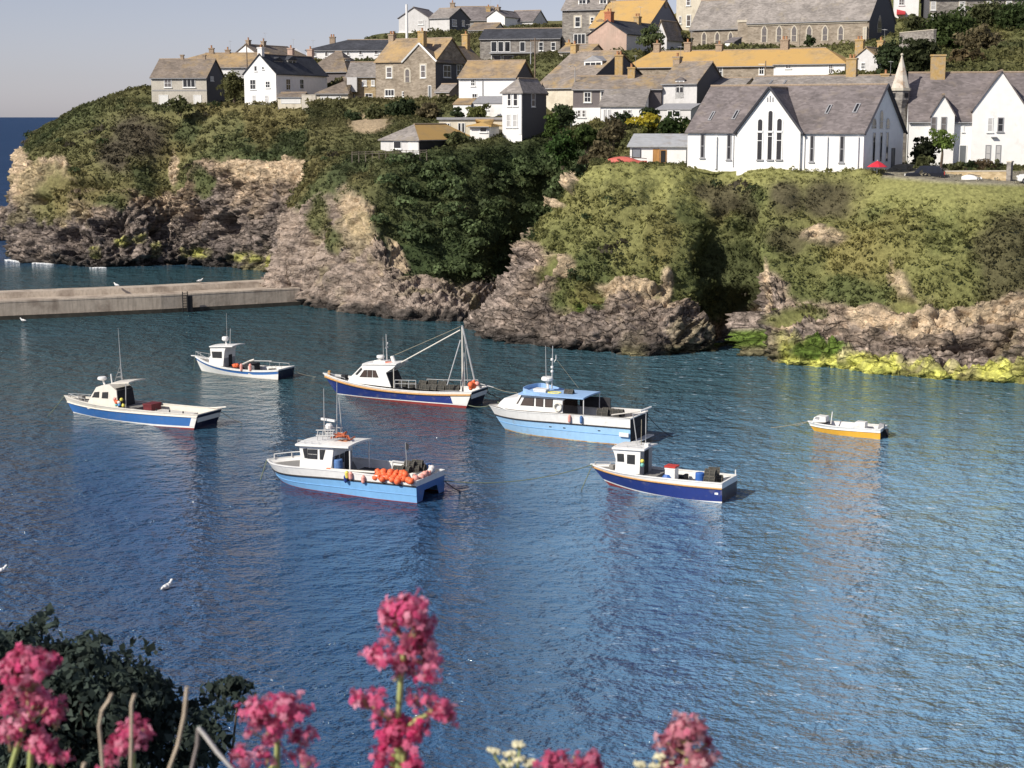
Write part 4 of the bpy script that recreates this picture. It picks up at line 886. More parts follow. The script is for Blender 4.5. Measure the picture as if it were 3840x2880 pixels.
nn = N0.copy(); sgn = np.sign((nn * np.array([0, -1, .6])).sum(1)); nn *= np.where(sgn == 0, 1, sgn)[:, None]
# sea caves and clefts
cave = np.zeros(len(flat))
for e in ((1040, 668, 22, 20, (1, 2)), (245, 490, 34, 22, (0,)), (420, 470, 20, 26, (0,)), (500, 490, 22, 24, (0,)), (350, 505, 20, 10, (0,)), (160, 520, 30, 26, (0,)), (90, 430, 24, 8, (0,)), (200, 395, 40, 10, (0,)), (1240, 605, 30, 6, (3,)), (2080, 752, 70, 7, (3,), -.1), (1990, 745, 40, 5, (3,)), (1560, 650, 40, 60, (3,)), (700, 640, 6, 30, (1,)), (625, 610, 4, 50, (1,))): cave = np.maximum(cave, ell(*e, soft=.7))
dgul = np.maximum(ell(1585, 665, 44, 100, (3,), soft=.9), .75 * ell(1572, 600, 66, 120, (3,), soft=1.0))
disp = disp - 3.8 * dgul - cave * 2.6 + rock * .35 * (1 - np.abs(fbm(flat, 1.9, 2, 47)) * 3) + rock * .42 * (1 - np.abs(fbm(strat, 1.3, 3, 43)) * 2.5)
Pf = flat + nn * (disp * fall)[:, None]
# colour: rock types, earth, scrub
def mixc(a, b, t): return a * (1 - t[:, None]) + np.asarray(b) * t[:, None]
one = np.ones((len(flat), 3))
cr = mixc(one * np.array([.150, .126, .114]), (.255, .210, .180), sstep(-.4, .4, n1 + .6 * n2))
cr = mixc(cr, (.36, .27, .18), sstep(2.0, 3.0, rv + 0.9 * n1 + .5 * n2) * np.where(zone == 1, .55, .85))
cr = mixc(cr, (.36, .29, .24), (zone == 3) * .45 + (zone == 1) * .7)
cr = mixc(cr, (.065, .055, .052), sstep(.30, .55, fbm(strat, .55, 4, 87)) * .55)
cr = mixc(cr, (.30, .245, .205), sstep(.18, .45, fbm(strat, .8, 4, 91)) * .6)
cr = mixc(cr, (.045, .042, .04), (1 - sstep(1.05, 1.35, rv + .25 * n2)) * .85)
cr = mixc(cr, (.54, .42, .29), earth)
cr = mixc(cr, (.50, .50, .12), algae * np.where(zone == 3, 1, .7)); cr = mixc(cr, (.10, .15, .03), galgae)
cr = mixc(cr, (.22, .20, .07), sstep(.25, .5, n3 + .5 * n2) * .35)
cv = mixc(one * np.array([.072, .082, .036]), (.130, .124, .056), sstep(-.35, .35, n3))
cv = mixc(cv, (.038, .052, .024), sstep(.05, .35, n1) * .75)
cv = mixc(cv, (.14, .115, .05), sstep(.15, .45, fbm(flat, .09, 3, 77)) * .6)
cv = mixc(cv, (.030, .047, .019), (sstep(13.2, 15, uc) * (1 - sstep(21.0, 22.0, uc))) * .75 * (1 - sstep(4.9, 5.3, rv)))
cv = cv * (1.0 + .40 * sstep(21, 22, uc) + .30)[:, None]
lime = (zone == 3) * sstep(4.25, 4.6, rv + .15 * n1) * (rv < 5.4)
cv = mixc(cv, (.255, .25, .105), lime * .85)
cv = mixc(cv, (.19, .195, .08), (zone == 3) * sstep(31.5, 33, uc) * (1 - sstep(35.0, 35.6, uc)) * sstep(3.0, 3.4, rv) * (1 - sstep(4.3, 4.6, rv)) * .6)
cv = mixc(cv, (.07, .058, .046), purple * .85)
cv = mixc(cv * np.where(zone == 3, 1, 0)[:, None] * np.array([1.07, 1.08, .95]) + cv * np.where(zone == 3, 0, 1)[:, None], (.032, .040, .024), dgul * .85)
cv = mixc(cv, (.13, .13, .045), (zone == 3) * .25 * (rv < 4.3))
cv = mixc(cv, (.12, .115, .05), plat * .5)
cv = mixc(cv, (.40, .31, .20), earth * (rv > 4.8))
cv = mixc(cv, (.30, .27, .22), (uc > 31.4) * sstep(4.9, 5.02, rv) * (rv < 6.2) * .8)
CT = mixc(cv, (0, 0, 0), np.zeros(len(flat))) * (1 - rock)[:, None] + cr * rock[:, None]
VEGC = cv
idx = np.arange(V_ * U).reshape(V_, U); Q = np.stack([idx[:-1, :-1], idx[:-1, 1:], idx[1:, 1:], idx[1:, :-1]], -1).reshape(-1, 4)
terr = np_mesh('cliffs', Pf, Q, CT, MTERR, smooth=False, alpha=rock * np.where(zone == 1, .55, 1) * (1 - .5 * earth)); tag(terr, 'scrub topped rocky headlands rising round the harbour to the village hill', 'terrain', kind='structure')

# low skerry running out to sea behind the far headland
pa, pb = water(-75 * K, 520 * K), water(46 * K, 512 * K); n_ = 70; a_, b_2 = np.meshgrid(np.linspace(0, 1, n_), np.linspace(0, math.pi, 34)); a_, b_2 = a_.ravel(), b_2.ravel()
hk = (zfor(pb.x, pb.y, 438 * K)) * (0.25 + 0.75 * sstep(0, .75, a_)); axis = np.array(pb - pa); side = np.array([-axis[1], axis[0], 0]) / np.linalg.norm(axis[:2])
Pk = np.array(pa)[None, :] + axis[None, :] * a_[:, None] - side[None, :] * (np.cos(b_2) * (4 + 3 * a_))[:, None]; Pk[:, 2] = hk * np.sin(b_2) ** .8 - .8
Pk += (fbm(Pk, .22, 4, 3) * 1.6 + (1 - np.abs(fbm(Pk, .6, 3, 7)) * 2) * .6)[:, None] * np.array([.3, -.5, .9]) * (np.sin(b_2) > .1)[:, None]
ik = np.arange(n_ * 34).reshape(34, n_); Qk = np.stack([ik[:-1, :-1], ik[:-1, 1:], ik[1:, 1:], ik[1:, :-1]], -1).reshape(-1, 4)
ck = mixc(np.ones((len(Pk), 3)) * np.array([.17, .14, .12]), (.36, .28, .20), sstep(-.3, .4, fbm(Pk, .3, 4, 12)))
o = np_mesh('rocks', Pk, Qk, ck, MTERR, alpha=np.ones(len(Pk))); tag(o, 'low rocky skerry running out to sea at the left edge', 'rocks', kind='structure')
# scatter the scrub over every green face
def scatter(mask_f, dens, seed):
    r = np.random.default_rng(seed)
    a, b, c, d = (Pf[Q[:, k]] for k in range(4))
    area = 0.5 * np.linalg.norm(np.cross(c - a, d - b), axis=1)
    want = area * dens * mask_f; n = np.floor(want + r.random(len(want))).astype(int); fi = np.repeat(np.arange(len(Q)), n)
    s, t = r.random((2, len(fi), 1)); P = (a[fi] * (1 - s) + b[fi] * s) * (1 - t) + (d[fi] * (1 - s) + c[fi] * s) * t
    return fi, P
def inpoly(P, poly):
    x, y = P[:, 0], P[:, 1]; r = np.zeros(len(P), bool); n = len(poly)
    for i in range(n):
        (x0, y0), (x1, y1) = poly[i], poly[(i + 1) % n]
        if y0 == y1: continue
        r ^= ((y0 > y) != (y1 > y)) & (x < (x1 - x0) * (y - y0) / (y1 - y0) + x0)
    return r
fr_ = np.maximum(rock, earth * 1.2)[Q].mean(1); frv = rv[Q].mean(1); fz = zone[Q[:, 0]]; fc = VEGC[Q].mean(1); fP = Pf[Q].mean(1)
PXM = 0
vis = (D0[Q[:, 0], 0] > -60) & (D0[Q[:, 0], 0] < 2290) & (frv > 1.2) & (frv < 17)
for poly in FOOT: vis &= ~inpoly(fP, poly)
road = np.zeros(len(Q), bool)
slope = np.clip(1.15 - fr_ * 1.6, 0, 1)
fu = uc[Q[:, 0]]; wA = 1 - sstep(10, 12.5, fu)
m1 = slope * vis * np.where(frv > 5.0, 0.75, 1.0) * (1 - .45 * wA) * np.where(frv > 9, .5, 1) * np.where((fu > 31.4) & (frv > 4.72) & (frv < 6.3), .10, 1)
m1 = m1 * np.where((fu > 31.2) & (frv > 4.6) & (frv < 5), .3, 1)
fi, P = scatter(m1, 4.2, 5)
rr = (0.20 + 0.40 * rng.random(len(P)) ** 2) * (1 + .45 * wA[fi]) * np.where(frv[fi] > 9, 1.5, 1.0) * np.where((fz[fi] == 3) & (frv[fi] > 4.3) & (frv[fi] < 5.1), .6, 1.0)
P = P + np.c_[np.zeros(len(P)), -rr * .12, rr * .25]
tone = 0.78 + 0.5 * rng.random((len(P), 1)) + .28 * vnoise(P * .9, 5)[:, None]
Vc, Qc, Cc = leaf_clumps(P, rr, fc[fi] * tone * 1.05, 12, rr * 0.34, cvar=.18)
fi2, P2 = scatter(slope * vis * (frv < 5.0) * (frv > 2.9) * (fz != 2) * sstep(-.05, .3, fbm(fP, .12, 3, 101)) * np.where((fz == 3) & (frv > 4.2), .15, 1), 0.075, 15)
r2_ = 0.55 + 0.75 * rng.random(len(P2)); P2 = P2 + np.c_[np.zeros(len(P2)), -r2_ * .25, r2_ * .35]
C2 = np.where(rng.random((len(P2), 1)) < .6, np.array([[.066, .088, .040]]), np.array([[.10, .088, .062]])) * (.7 + .7 * rng.random((len(P2), 1)))
V2, Q2, K2 = leaf_clumps(P2, r2_, C2, 44, r2_ * .22, cvar=.18)
Qc = np.concatenate([Qc, Q2 + len(Vc)]); Vc = np.concatenate([Vc, V2]); Cc = np.concatenate([Cc, K2])
o = np_mesh('scrub', Vc, Qc, Cc, MLEAF); tag(o, 'low scrub and grass covering the cliff slopes', 'scrub', kind='stuff')
# thicket in the gully: taller, darker
thick = vis * slope * ((((fz == 1) & (uc[Q[:, 0]] > 14.2)) | (fz == 2)) & (frv > 2.9) & (frv < 4.75))
fi, P = scatter(thick.astype(float), 0.16, 8)
rr = 0.9 + 0.9 * rng.random(len(P)); P = P + np.c_[np.zeros(len(P)), -rr * .2, rr * .35]
TC = np.array([.105, .140, .062]) * (0.65 + 0.9 * rng.random((len(P), 1)))
Vc, Qc, Cc = leaf_clumps(P, rr, TC, 90, .26)
o = np_mesh('thicket', Vc, Qc, Cc, MLEAF); tag(o, 'dense dark green thicket filling the gully between the headlands', 'thicket', kind='stuff')
print('terrain', len(Pf), 'scrub', len(Qc))

# ------------------------------------------------------------------ sea
def sea_material():
    m = bpy.data.materials.new('sea_water'); m.use_nodes = True; t = m.node_tree; n = t.nodes; b = n['Principled BSDF']
    b.inputs['Roughness'].default_value = 0.06; b.inputs['IOR'].default_value = 1.33
    tc = n.new('ShaderNodeTexCoord')
    def noise(scale, st=(1, 1, 1), det=3, rz=0.0, rough=.5):
        mp = n.new('ShaderNodeMapping'); mp.inputs['Scale'].default_value = st; mp.inputs['Rotation'].default_value = (0, 0, rz); t.links.new(tc.outputs['Object'], mp.inputs[0])
        z = n.new('ShaderNodeTexNoise'); z.inputs['Scale'].default_value = scale; z.inputs['Detail'].default_value = det; z.inputs['Roughness'].default_value = rough; t.links.new(mp.outputs[0], z.inputs['Vector']); return z.outputs[0]
    def mth(op, a, bb):
        k = n.new('ShaderNodeMath'); k.operation = op
        for i, v in enumerate((a, bb)):
            if isinstance(v, (int, float)): k.inputs[i].default_value = v
            else: t.links.new(v, k.inputs[i])
        return k.outputs[0]
    gust = n.new('ShaderNodeMapRange'); gust.inputs[1].default_value = .35; gust.inputs[2].default_value = .65; gust.inputs[3].default_value = .6; gust.inputs[4].default_value = 1.25; t.links.new(noise(.045, (.7, 1, 1), 3, .2), gust.inputs[0])
    h = mth('ADD', mth('MULTIPLY', noise(0.46, (.95, 1, 1), 4, .3, .55), 1.0), mth('MULTIPLY', noise(1.2, (.85, 1, 1), 4, -.2, .6), .55))
    h = mth('ADD', h, mth('MULTIPLY', noise(3.6, (.9, 1, 1), 3, .5), .16))
    h = mth('MULTIPLY', h, gust.outputs[0])
    bp = n.new('ShaderNodeBump'); bp.inputs['Strength'].default_value = 1.0; bp.inputs['Distance'].default_value = 1.35
    t.links.new(h, bp.inputs['Height']); t.links.new(bp.outputs[0], b.inputs['Normal'])
    # colour of the water body: deep blue; glare and cliff reflections painted in
    sep = n.new('ShaderNodeSeparateXYZ'); t.links.new(tc.outputs['Object'], sep.inputs[0])
    glare = mth('ADD', mth('MULTIPLY', sep.outputs[0], .055), mth('MULTIPLY', noise(.03, (1, 1.6, 1), 4), 1.1))
    rp = n.new('ShaderNodeMapRange'); rp.inputs[1].default_value = .30; rp.inputs[2].default_value = 1.75; t.links.new(glare, rp.inputs[0])
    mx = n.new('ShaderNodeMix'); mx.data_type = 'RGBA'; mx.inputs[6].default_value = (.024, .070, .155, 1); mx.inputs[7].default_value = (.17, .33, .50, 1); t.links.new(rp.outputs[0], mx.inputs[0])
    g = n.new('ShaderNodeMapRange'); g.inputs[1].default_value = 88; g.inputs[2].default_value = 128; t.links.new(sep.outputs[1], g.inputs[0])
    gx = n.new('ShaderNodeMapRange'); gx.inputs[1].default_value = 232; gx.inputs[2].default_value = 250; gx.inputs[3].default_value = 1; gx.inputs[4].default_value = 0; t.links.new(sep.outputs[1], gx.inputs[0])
    m2 = n.new('ShaderNodeMix'); m2.data_type = 'RGBA'; m2.inputs[7].default_value = (.035, .085, .088, 1)  # green reflection of the cliffs painted into the water colour
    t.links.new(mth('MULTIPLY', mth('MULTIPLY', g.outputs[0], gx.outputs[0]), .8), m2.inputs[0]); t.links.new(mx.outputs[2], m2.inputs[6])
    off = n.new('ShaderNodeMapRange'); off.inputs[1].default_value = 240; off.inputs[2].default_value = 310; t.links.new(sep.outputs[1], off.inputs[0])
    ro = n.new('ShaderNodeMapRange'); ro.inputs[3].default_value = .07; ro.inputs[4].default_value = .62; t.links.new(off.outputs[0], ro.inputs[0]); t.links.new(ro.outputs[0], b.inputs['Roughness'])
    sp_ = n.new('ShaderNodeMapRange'); sp_.inputs[3].default_value = .5; sp_.inputs[4].default_value = .22; t.links.new(off.outputs[0], sp_.inputs[0]); t.links.new(sp_.outputs[0], b.inputs['Specular IOR Level'])
    mo = n.new('ShaderNodeMix'); mo.data_type = 'RGBA'; mo.inputs[7].default_value = (.016, .045, .11, 1); t.links.new(off.outputs[0], mo.inputs[0]); t.links.new(m2.outputs[2], mo.inputs[6]); m2 = mo
    # sun glints on the wavelets, painted into the water colour as pale flecks
    glint = n.new('ShaderNodeMapRange'); glint.inputs[1].default_value = .615; glint.inputs[2].default_value = .70; t.links.new(noise(2.1, (.5, 1, 1), 4, .2, .62), glint.inputs[0])
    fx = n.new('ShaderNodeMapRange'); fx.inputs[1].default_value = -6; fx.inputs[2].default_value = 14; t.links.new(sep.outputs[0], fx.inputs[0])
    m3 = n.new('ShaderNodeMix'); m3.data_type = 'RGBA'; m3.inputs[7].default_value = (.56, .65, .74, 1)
    t.links.new(mth('MULTIPLY', mth('MULTIPLY', glint.outputs[0], fx.outputs[0]), .8), m3.inputs[0]); t.links.new(m2.outputs[2], m3.inputs[6])
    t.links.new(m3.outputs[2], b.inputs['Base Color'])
    return m
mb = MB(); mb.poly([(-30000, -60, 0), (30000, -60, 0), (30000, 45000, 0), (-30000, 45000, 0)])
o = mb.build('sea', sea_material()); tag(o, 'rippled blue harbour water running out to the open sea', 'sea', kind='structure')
# white water along the foot of the far headland
V = []; Qd = []
def foam(px, wd, seed):
    pts = [water(x * K, y * K, .03) for x, y in px]; r = random.Random(seed)
    m = MB()
    L = []
    for a, b_ in zip(pts[:-1], pts[1:]):
        for k in range(8): L.append(a.lerp(b_, k / 8))
    for k in range(len(L) - 1):
        for q in range(7):
            c = L[k].lerp(L[k + 1], r.random()) + Vector((r.gauss(0, .4), r.gauss(0, wd), 0)); ra = wd * r.uniform(.12, .55); nn_ = 7
            ring = [Vector((ra * 1.7 * math.cos(2 * math.pi * t_ / nn_) * r.uniform(.6, 1.2), ra * math.sin(2 * math.pi * t_ / nn_) * r.uniform(.6, 1.2), 0)) for t_ in range(nn_)]
            h_ = r.uniform(.02, .06); m.solid([c + p - Z * .06 for p in ring], [c + p * .8 + Z * h_ for p in ring])
    return m
m = foam([(18, 561), (38, 564), (70, 567), (118, 571)], .45, 3); m2 = foam([(205, 578), (222, 578)], .3, 4); off = len(m.v)
m.v += m2.v; m.f += [tuple(i + off for i in f) for f in m2.f]; m.mi += m2.mi
o = m.build('surf', mat('surf_foam', (.75, .77, .78), .8, .1, 2)); tag(o, 'white surf along the foot of the far headland', 'surf', kind='stuff')

# ------------------------------------------------------------------ breakwater
p0 = water(-260 * K, 702 * K); p1 = water(0, 692 * K); p2 = water(350 * K, 676.5 * K); p3 = water(650 * K, 659.5 * K)
t = thing('breakwater', 'tan concrete breakwater wall running from the left edge to the middle headland', 'breakwater', p2)
def wallrun(m, pts, prof):
    rings = []
    for i, p in enumerate(pts):
        d = (pts[min(i + 1, len(pts) - 1)] - pts[max(i - 1, 0)]); d.z = 0; d.normalize(); nb = Vector((-d.y, d.x, 0))
        rings.append([p + nb * a + Z * z for a, z in prof])
    for a, b_ in zip(rings[:-1], rings[1:]): m.solid(a, b_)
def sub(pts, n=10): return [pts[i].lerp(pts[i + 1], k / n) for i in range(len(pts) - 1) for k in range(n)] + [pts[-1]]
h1 = zfor(p1.x, p1.y, 655 * K)
run = sub([p0, p1, p2, p3], 1)
m = MB(); wallrun(m, run, [(0, -2), (9, -2), (9, h1), (.25, h1)]); m.build('quay_wall', M['concrete'], t, p2)
m = MB(); wallrun(m, run, [(-.03, -2), (.2, -2), (.2, .45), (.03, .45)]); m.build('weed_band', M['weedstone'], t, p2)
m = MB(); wallrun(m, run, [(.22, h1 + .003), (.9, h1 + .003), (.9, h1 + .18), (.26, h1 + .18)]); m.build('coping', M['concrete'], t, p2)
ht = zfor(p1.x, p1.y + 5, 632 * K)
m = MB(); wallrun(m, run, [(4.6, h1 - .2), (7.5, h1 - .2), (7.3, ht), (4.9, ht)]); m.build('parapet', M['concrete'], t, p2)
a = water(400 * K, 674.5 * K); m = MB()
d = (p3 - p2).normalized(); nb = Vector((-d.y, d.x, 0))
for s in (-.28, .28): m.tube([a + d * s - nb * .16 - Z, a + d * s - nb * .16 + Z * (h1 + .5)], .06, 5)
for k in range(9): m.tube([a - d * .28 - nb * .16 + Z * (k * .3 - .2), a + d * .28 - nb * .16 + Z * (k * .3 - .2)], .04, 4)
m.build('ladder', M['black'], t, p2)
a = water(407 * K, 674.2 * K); m = MB(); m.pbox(a, d, Z, -nb, -.1, .5, -.5, h1 * .98, -.3, .12); m.build('timber_fender', M['black'], t, p2)
def gull(name, label, p, rz, s=1.0, cat='gull', group=None):
    t = thing('gull', label, cat, p, rz, group)
    m = MB(); P = [(-.26, 0, .14), (-.16, 0, .17), (-.02, 0, .18), (.10, 0, .20), (.17, 0, .28), (.21, 0, .33), (.25, 0, .34)]; rad = [.015, .06, .085, .075, .04, .045, .02]
    V = []
    for k in range(len(P) - 1): m.tube([Vector(P[k]) * s, Vector(P[k + 1]) * s], rad[k] * s, 8, rad[k + 1] * s)
    m.build('body', M['frame'], t, smooth=True)
    m = MB()
    for q in (-1, 1): m.solid([Vector((.06, q * .06, .2)) * s, Vector((-.3, q * .03, .17)) * s, Vector((-.05, q * .09, .13)) * s], [Vector((.06, q * .085, .2)) * s, Vector((-.3, q * .045, .175)) * s, Vector((-.05, q * .11, .13)) * s])
    m.build('wing', M['lead'], t)
    m = MB(); m.tube([Vector((.24, 0, .335)) * s, Vector((.31, 0, .32)) * s], .014 * s, 5, .004); m.build('beak', M['pot'], t)
    m = MB()
    for q in (-.03, .03): m.tube([Vector((0, q, .11)) * s, Vector((.0, q, 0)) * s], .009, 4)
    m.build('leg', M['pot'], t)
q = water(252 * K, 619 * K, ht); gull('gull', 'white gull standing alone on the middle of the breakwater parapet', at(252 * K, 621 * K, p2.y + 2.5) * 1.0, 2.6, 1.6)
gull('gull', 'white gull on the breakwater parapet close to the headland', at(432 * K, 611 * K, p2.y + 8), .4, 1.5)
gull('gull', 'white gull floating on the open water above the dark bush', water(361 * K, 1278 * K, -.13), 1.0, 1.5)
gull('gull', 'white gull floating at the left edge of the water', water(1 * K, 1243 * K, -.13), .5, 1.4)
gull('gull', 'pale gull floating close under the breakwater wall', water(50 * K, 697 * K, -.13), 2.8, 1.5)

# ------------------------------------------------------------------ boats
def pm(name, c, rough=0.35, dirt=(.30, .27, .22), amt=.12): return mat(name, c, rough, 0.05, 3, tuple(.6 * a + .4 * b for a, b in zip(c, dirt)), amt, 1.3, spec=.45, streak=.10)
PM = dict(white=pm('boat_white', (.80, .79, .76)), cream=pm('boat_cream', (.72, .68, .60)), blue=pm('boat_blue', (.045, .155, .42)), navy=pm('boat_navy', (.022, .042, .20), amt=.2), sky=pm('boat_light_blue', (.20, .43, .72)),
  sky2=pm('boat_pale_blue', (.34, .56, .80)), yellow=pm('boat_yellow', (.80, .42, .05)), red=pm('antifouling_red', (.25, .035, .03), .8), navyshade=pm('navy_shaded_transom', (.012, .018, .05)), deck=pm('deck_grey', (.24, .23, .215), .8),  # the dark navy carries the shade of the transoms in its colour
  dark=mat('deck_gear_and_cabin_shade_dark', (.03, .03, .034), .8, .3, 4), rub=mat('varnished_rubbing_strake', (.50, .27, .09), .5, .15, 5), black=M['black'], rubber=mat('black_rubber', (.025, .025, .027), .6, .1), glass=mat('cabin_glass', (.03, .032, .034), .06, .1, spec=.6),
  steel=mat('boat_steel', (.55, .55, .54), .4, .1, metal=.4), rope=mat('rope', (.30, .27, .20), .9, .15, 8), ropeg=mat('green_rope', (.16, .19, .13), .9, .15, 8), rust=mat('rusty_waterline', (.45, .24, .08), .8, .3, 3, (.62, .60, .42), .5, .8), creelf=mat('creel_frame', (.13, .12, .10), .8, .3, 6), pots=mat('creel_netting', (.05, .05, .045), .9, .3, 12), shade=pm('cabin_grey_and_shade', (.30, .30, .31)),  # cabin grey also paints the shade on the aft bulkheads
  buoyo=mat('orange_buoy', (.80, .16, .06), .5, .12, 6), buoyp=mat('faded_pink_buoy', (.78, .36, .30), .55, .1, 6), buoyw=mat('white_buoy', (.75, .70, .66), .5, .1, 6), buoyy=mat('yellow_buoy', (.72, .62, .12), .5, .1, 6), buoyb=mat('blue_buoy', (.10, .28, .60), .5, .1, 6), buoyg=mat('sea_green_buoy', (.20, .50, .45), .5, .1, 6),
  redplastic=mat('red_plastic', (.50, .05, .04), .5, .1), blueplastic=mat('blue_plastic', (.04, .13, .42), .5, .1), darkred=mat('dark_red_box', (.14, .025, .03), .7, .15), tarp=mat('blue_tarpaulin', (.10, .20, .42), .7, .2, 4, bump=.5, bscale=6), roofblue=pm('cabin_roof_blue', (.30, .47, .72), .55), terracotta=mat('terracotta_mat', (.62, .30, .17), .8, .1), brownglass=mat('tinted_glass', (.055, .038, .03), .08, .2, spec=.6))
class Boat:
    def __init__(s, name, label, ox, oy, sc, stern, hd, B):
        s.ox, s.oy, s.sc = ox, oy, sc; s.B = B; a = R(hd); s.h = Vector((math.cos(a), math.sin(a), 0)); s.n = Vector((-s.h.y, s.h.x, 0))
        Q_ = water(ox + sc * stern[0], oy + sc * stern[1]); s.C = Q_ - s.n * (B / 2)
        s.root = thing('fishing_boat', label, 'boat', s.C, a, 'boats moored in the harbour')
        s.mw = Matrix.Translation(s.C) @ Matrix.Rotation(a, 4, 'Z')
    def L(s, cx, cy, yl):
        d = ray(s.ox + s.sc * cx, s.oy + s.sc * cy); c0 = s.C + s.n * yl; cc = Vector((0, 0, CH)); t = (c0 - cc).dot(s.n) / d.dot(s.n); p = cc + d * t
        return ((p - s.C).dot(s.h), p.z)
    def V(s, cx, cy, yl): x, z = s.L(cx, cy, yl); return Vector((x, yl, z))
    def curve(s, pts):
        q = [s.L(*p) for p in pts]; c = np.polyfit([a for a, _ in q], [b for _, b in q], 2)
        return lambda x: float(np.polyval(c, x))
    def hull(s, Lb, xw, L0, sheer, rub, bands, deckz=.4, tf=.6, full=.5, flare=.42, capm='white', tunnel=None, lining='white', fore=.12, pw=2.3):
        B = s.B; s.Lb = Lb; s.sheer = sheer
        def half(t, f): 
            sh = (.94 + .06 * min(1, t / .3)) if t < full else 1 - ((t - full) / (1 - full)) ** pw
            return B / 2 * max(sh, .012) * (1 - (.05 + flare * max(0, t - .25) / .75) * (1 - max(min(f, 1), -.3)))
        def hv(t, z, sd, inset=0.0):
            zs = sheer(t * Lb); f = z / zs
            x0 = L0 * max(0, f); xb = xw + (Lb - xw) * (max(0, f) ** .9) + (z * .7 if z < 0 else 0)
            return Vector((x0 + (xb - x0) * t, sd * max(half(t, f) - inset, 0.0), z))
        s.hv = hv; N = 30; T = [1 - (1 - k / N) ** 1.35 for k in range(N + 1)]
        tr = MB(); tm = []
        for bi, (nm, lo, hi, m, mt) in enumerate(bands):
            mb = MB(); nz = 4
            for sd in (-1, 1):
                for a, b_ in zip(T[:-1], T[1:]):
                    for k in range(nz):
                        q = lambda t, kk: hv(t, lo(t * Lb) + (hi(t * Lb) - lo(t * Lb)) * kk / nz, sd)
                        mb.poly([q(a, k), q(b_, k), q(b_, k + 1), q(a, k + 1)])
            o = mb.build(nm, PM[m], s.root, smooth=True)
            md = o.data; bm = bmesh.new(); bm.from_mesh(md); bmesh.ops.remove_doubles(bm, verts=bm.verts, dist=.0005); bmesh.ops.recalc_face_normals(bm, faces=bm.faces); bm.to_mesh(md); bm.free(); md.update()
            tm.append(PM[mt]); tr.cur = bi; zl, zh = lo(0), hi(0); c = .004
            if tunnel and zl < tunnel[1]:
                zt = min(tunnel[1], zh); yw = tunnel[0]
                for sd in (-1, 1):
                    tr.poly([hv(0, zl, sd), hv(0, zt, sd), Vector((hv(0, zt, sd).x, sd * yw * (.75 if zt >= tunnel[1] else 1), zt)), Vector((hv(0, zl, sd).x, sd * yw, zl))])
                if zh > zt: tr.poly([hv(0, zt, -1), hv(0, zt, 1), hv(0, zh, 1), hv(0, zh, -1)])
            else: tr.poly([hv(0, zl, -1), hv(0, zl, 1), hv(0, zh, 1), hv(0, zh, -1)])
        tr.build('transom', tm, s.root)  # transom bands are darker than the sides: shade painted in
        # cap rail, lining and deck
        ins = .10; mb = MB()
        for a, b_ in zip(T[:-1], T[1:]):
            for sd in (-1, 1):
                za, zb = sheer(a * Lb), sheer(b_ * Lb); A, Bq, C_, D_ = hv(a, za, sd), hv(b_, zb, sd), hv(b_, zb, sd, ins), hv(a, za, sd, ins)
                up = Z * .035; A = hv(a, za, sd, -.025); Bq = hv(b_, zb, sd, -.025)
                mb.solid([A - Z * .03, Bq - Z * .03, C_ - Z * .03, D_ - Z * .03], [A + up, Bq + up, C_ + up, D_ + up])
        z0 = sheer(0); mb.solid([hv(0, z0 - .03, -1) - Vector((.03, 0, 0)), hv(0, z0 - .03, 1) - Vector((.03, 0, 0)), hv(0, z0 - .03, 1) + Vector((.1, 0, 0)), hv(0, z0 - .03, -1) + Vector((.1, 0, 0))], [hv(0, z0, -1) + Vector((-.03, 0, .034)), hv(0, z0, 1) + Vector((-.03, 0, .034)), hv(0, z0, 1) + Vector((.1, 0, .034)), hv(0, z0, -1) + Vector((.1, 0, .034))])
        mb.build('cap_rail', PM[capm], s.root)
        dz = lambda t: (sheer(t * Lb) - fore) if t >= tf else deckz
        dk = MB(); ln = MB(); TT = sorted(set(T + [tf, tf + 1e-4]))
        for a, b_ in zip(TT[:-1], TT[1:]):
            za, zb = dz(a), dz(b_)
            pa = [hv(a, za, sd, .07) for sd in (-1, 1)]; pb = [hv(b_, zb, sd, .07) for sd in (-1, 1)]
            dk.poly([pa[0], pb[0], pb[1], pa[1]])
            for i, sd in enumerate((-1, 1)):
                ln.poly([pa[i], pb[i], hv(b_, sheer(b_ * Lb), sd, .07), hv(a, sheer(a * Lb), sd, .07)])
        x0 = L0 + .1; ln.poly([Vector((x0, -B / 2 * .9, deckz)), Vector((x0, B / 2 * .9, deckz)), Vector((x0, B / 2 * .9, z0)), Vector((x0, -B / 2 * .9, z0))])
        dk.build('deck', PM['deck'], s.root); ln.build('bulwark_lining', PM[lining], s.root)
        # rubbing strake
        return s
    def strake(s, zf, r, m, name='rubbing_strake'):
        mb = MB()
        for sd in (-1, 1):
            mb.tube([s.hv(k / 24, zf(k / 24 * s.Lb), sd, -.02) for k in range(25)], r, 6)
        mb.build(name, PM[m], s.root)
    def cabin(s, pts, wy, m='white', top=.88, name='wheelhouse', y0=None):
        """side profile given in picture points on the port wall; both walls lean in towards the roof"""
        P = [s.L(x, y, wy) for x, y in pts]; zlo = min(z for _, z in P); zhi = max(z for _, z in P)
        k = lambda z: wy * (1 - (1 - top) * (z - zlo) / (zhi - zlo + 1e-6))
        mb = MB(); mb.solid([Vector((x, -k(z), z)) for x, z in P], [Vector((x, k(z), z)) for x, z in P]); s.k = k; s.wy = wy
        return mb.build(name, PM[m], s.root)
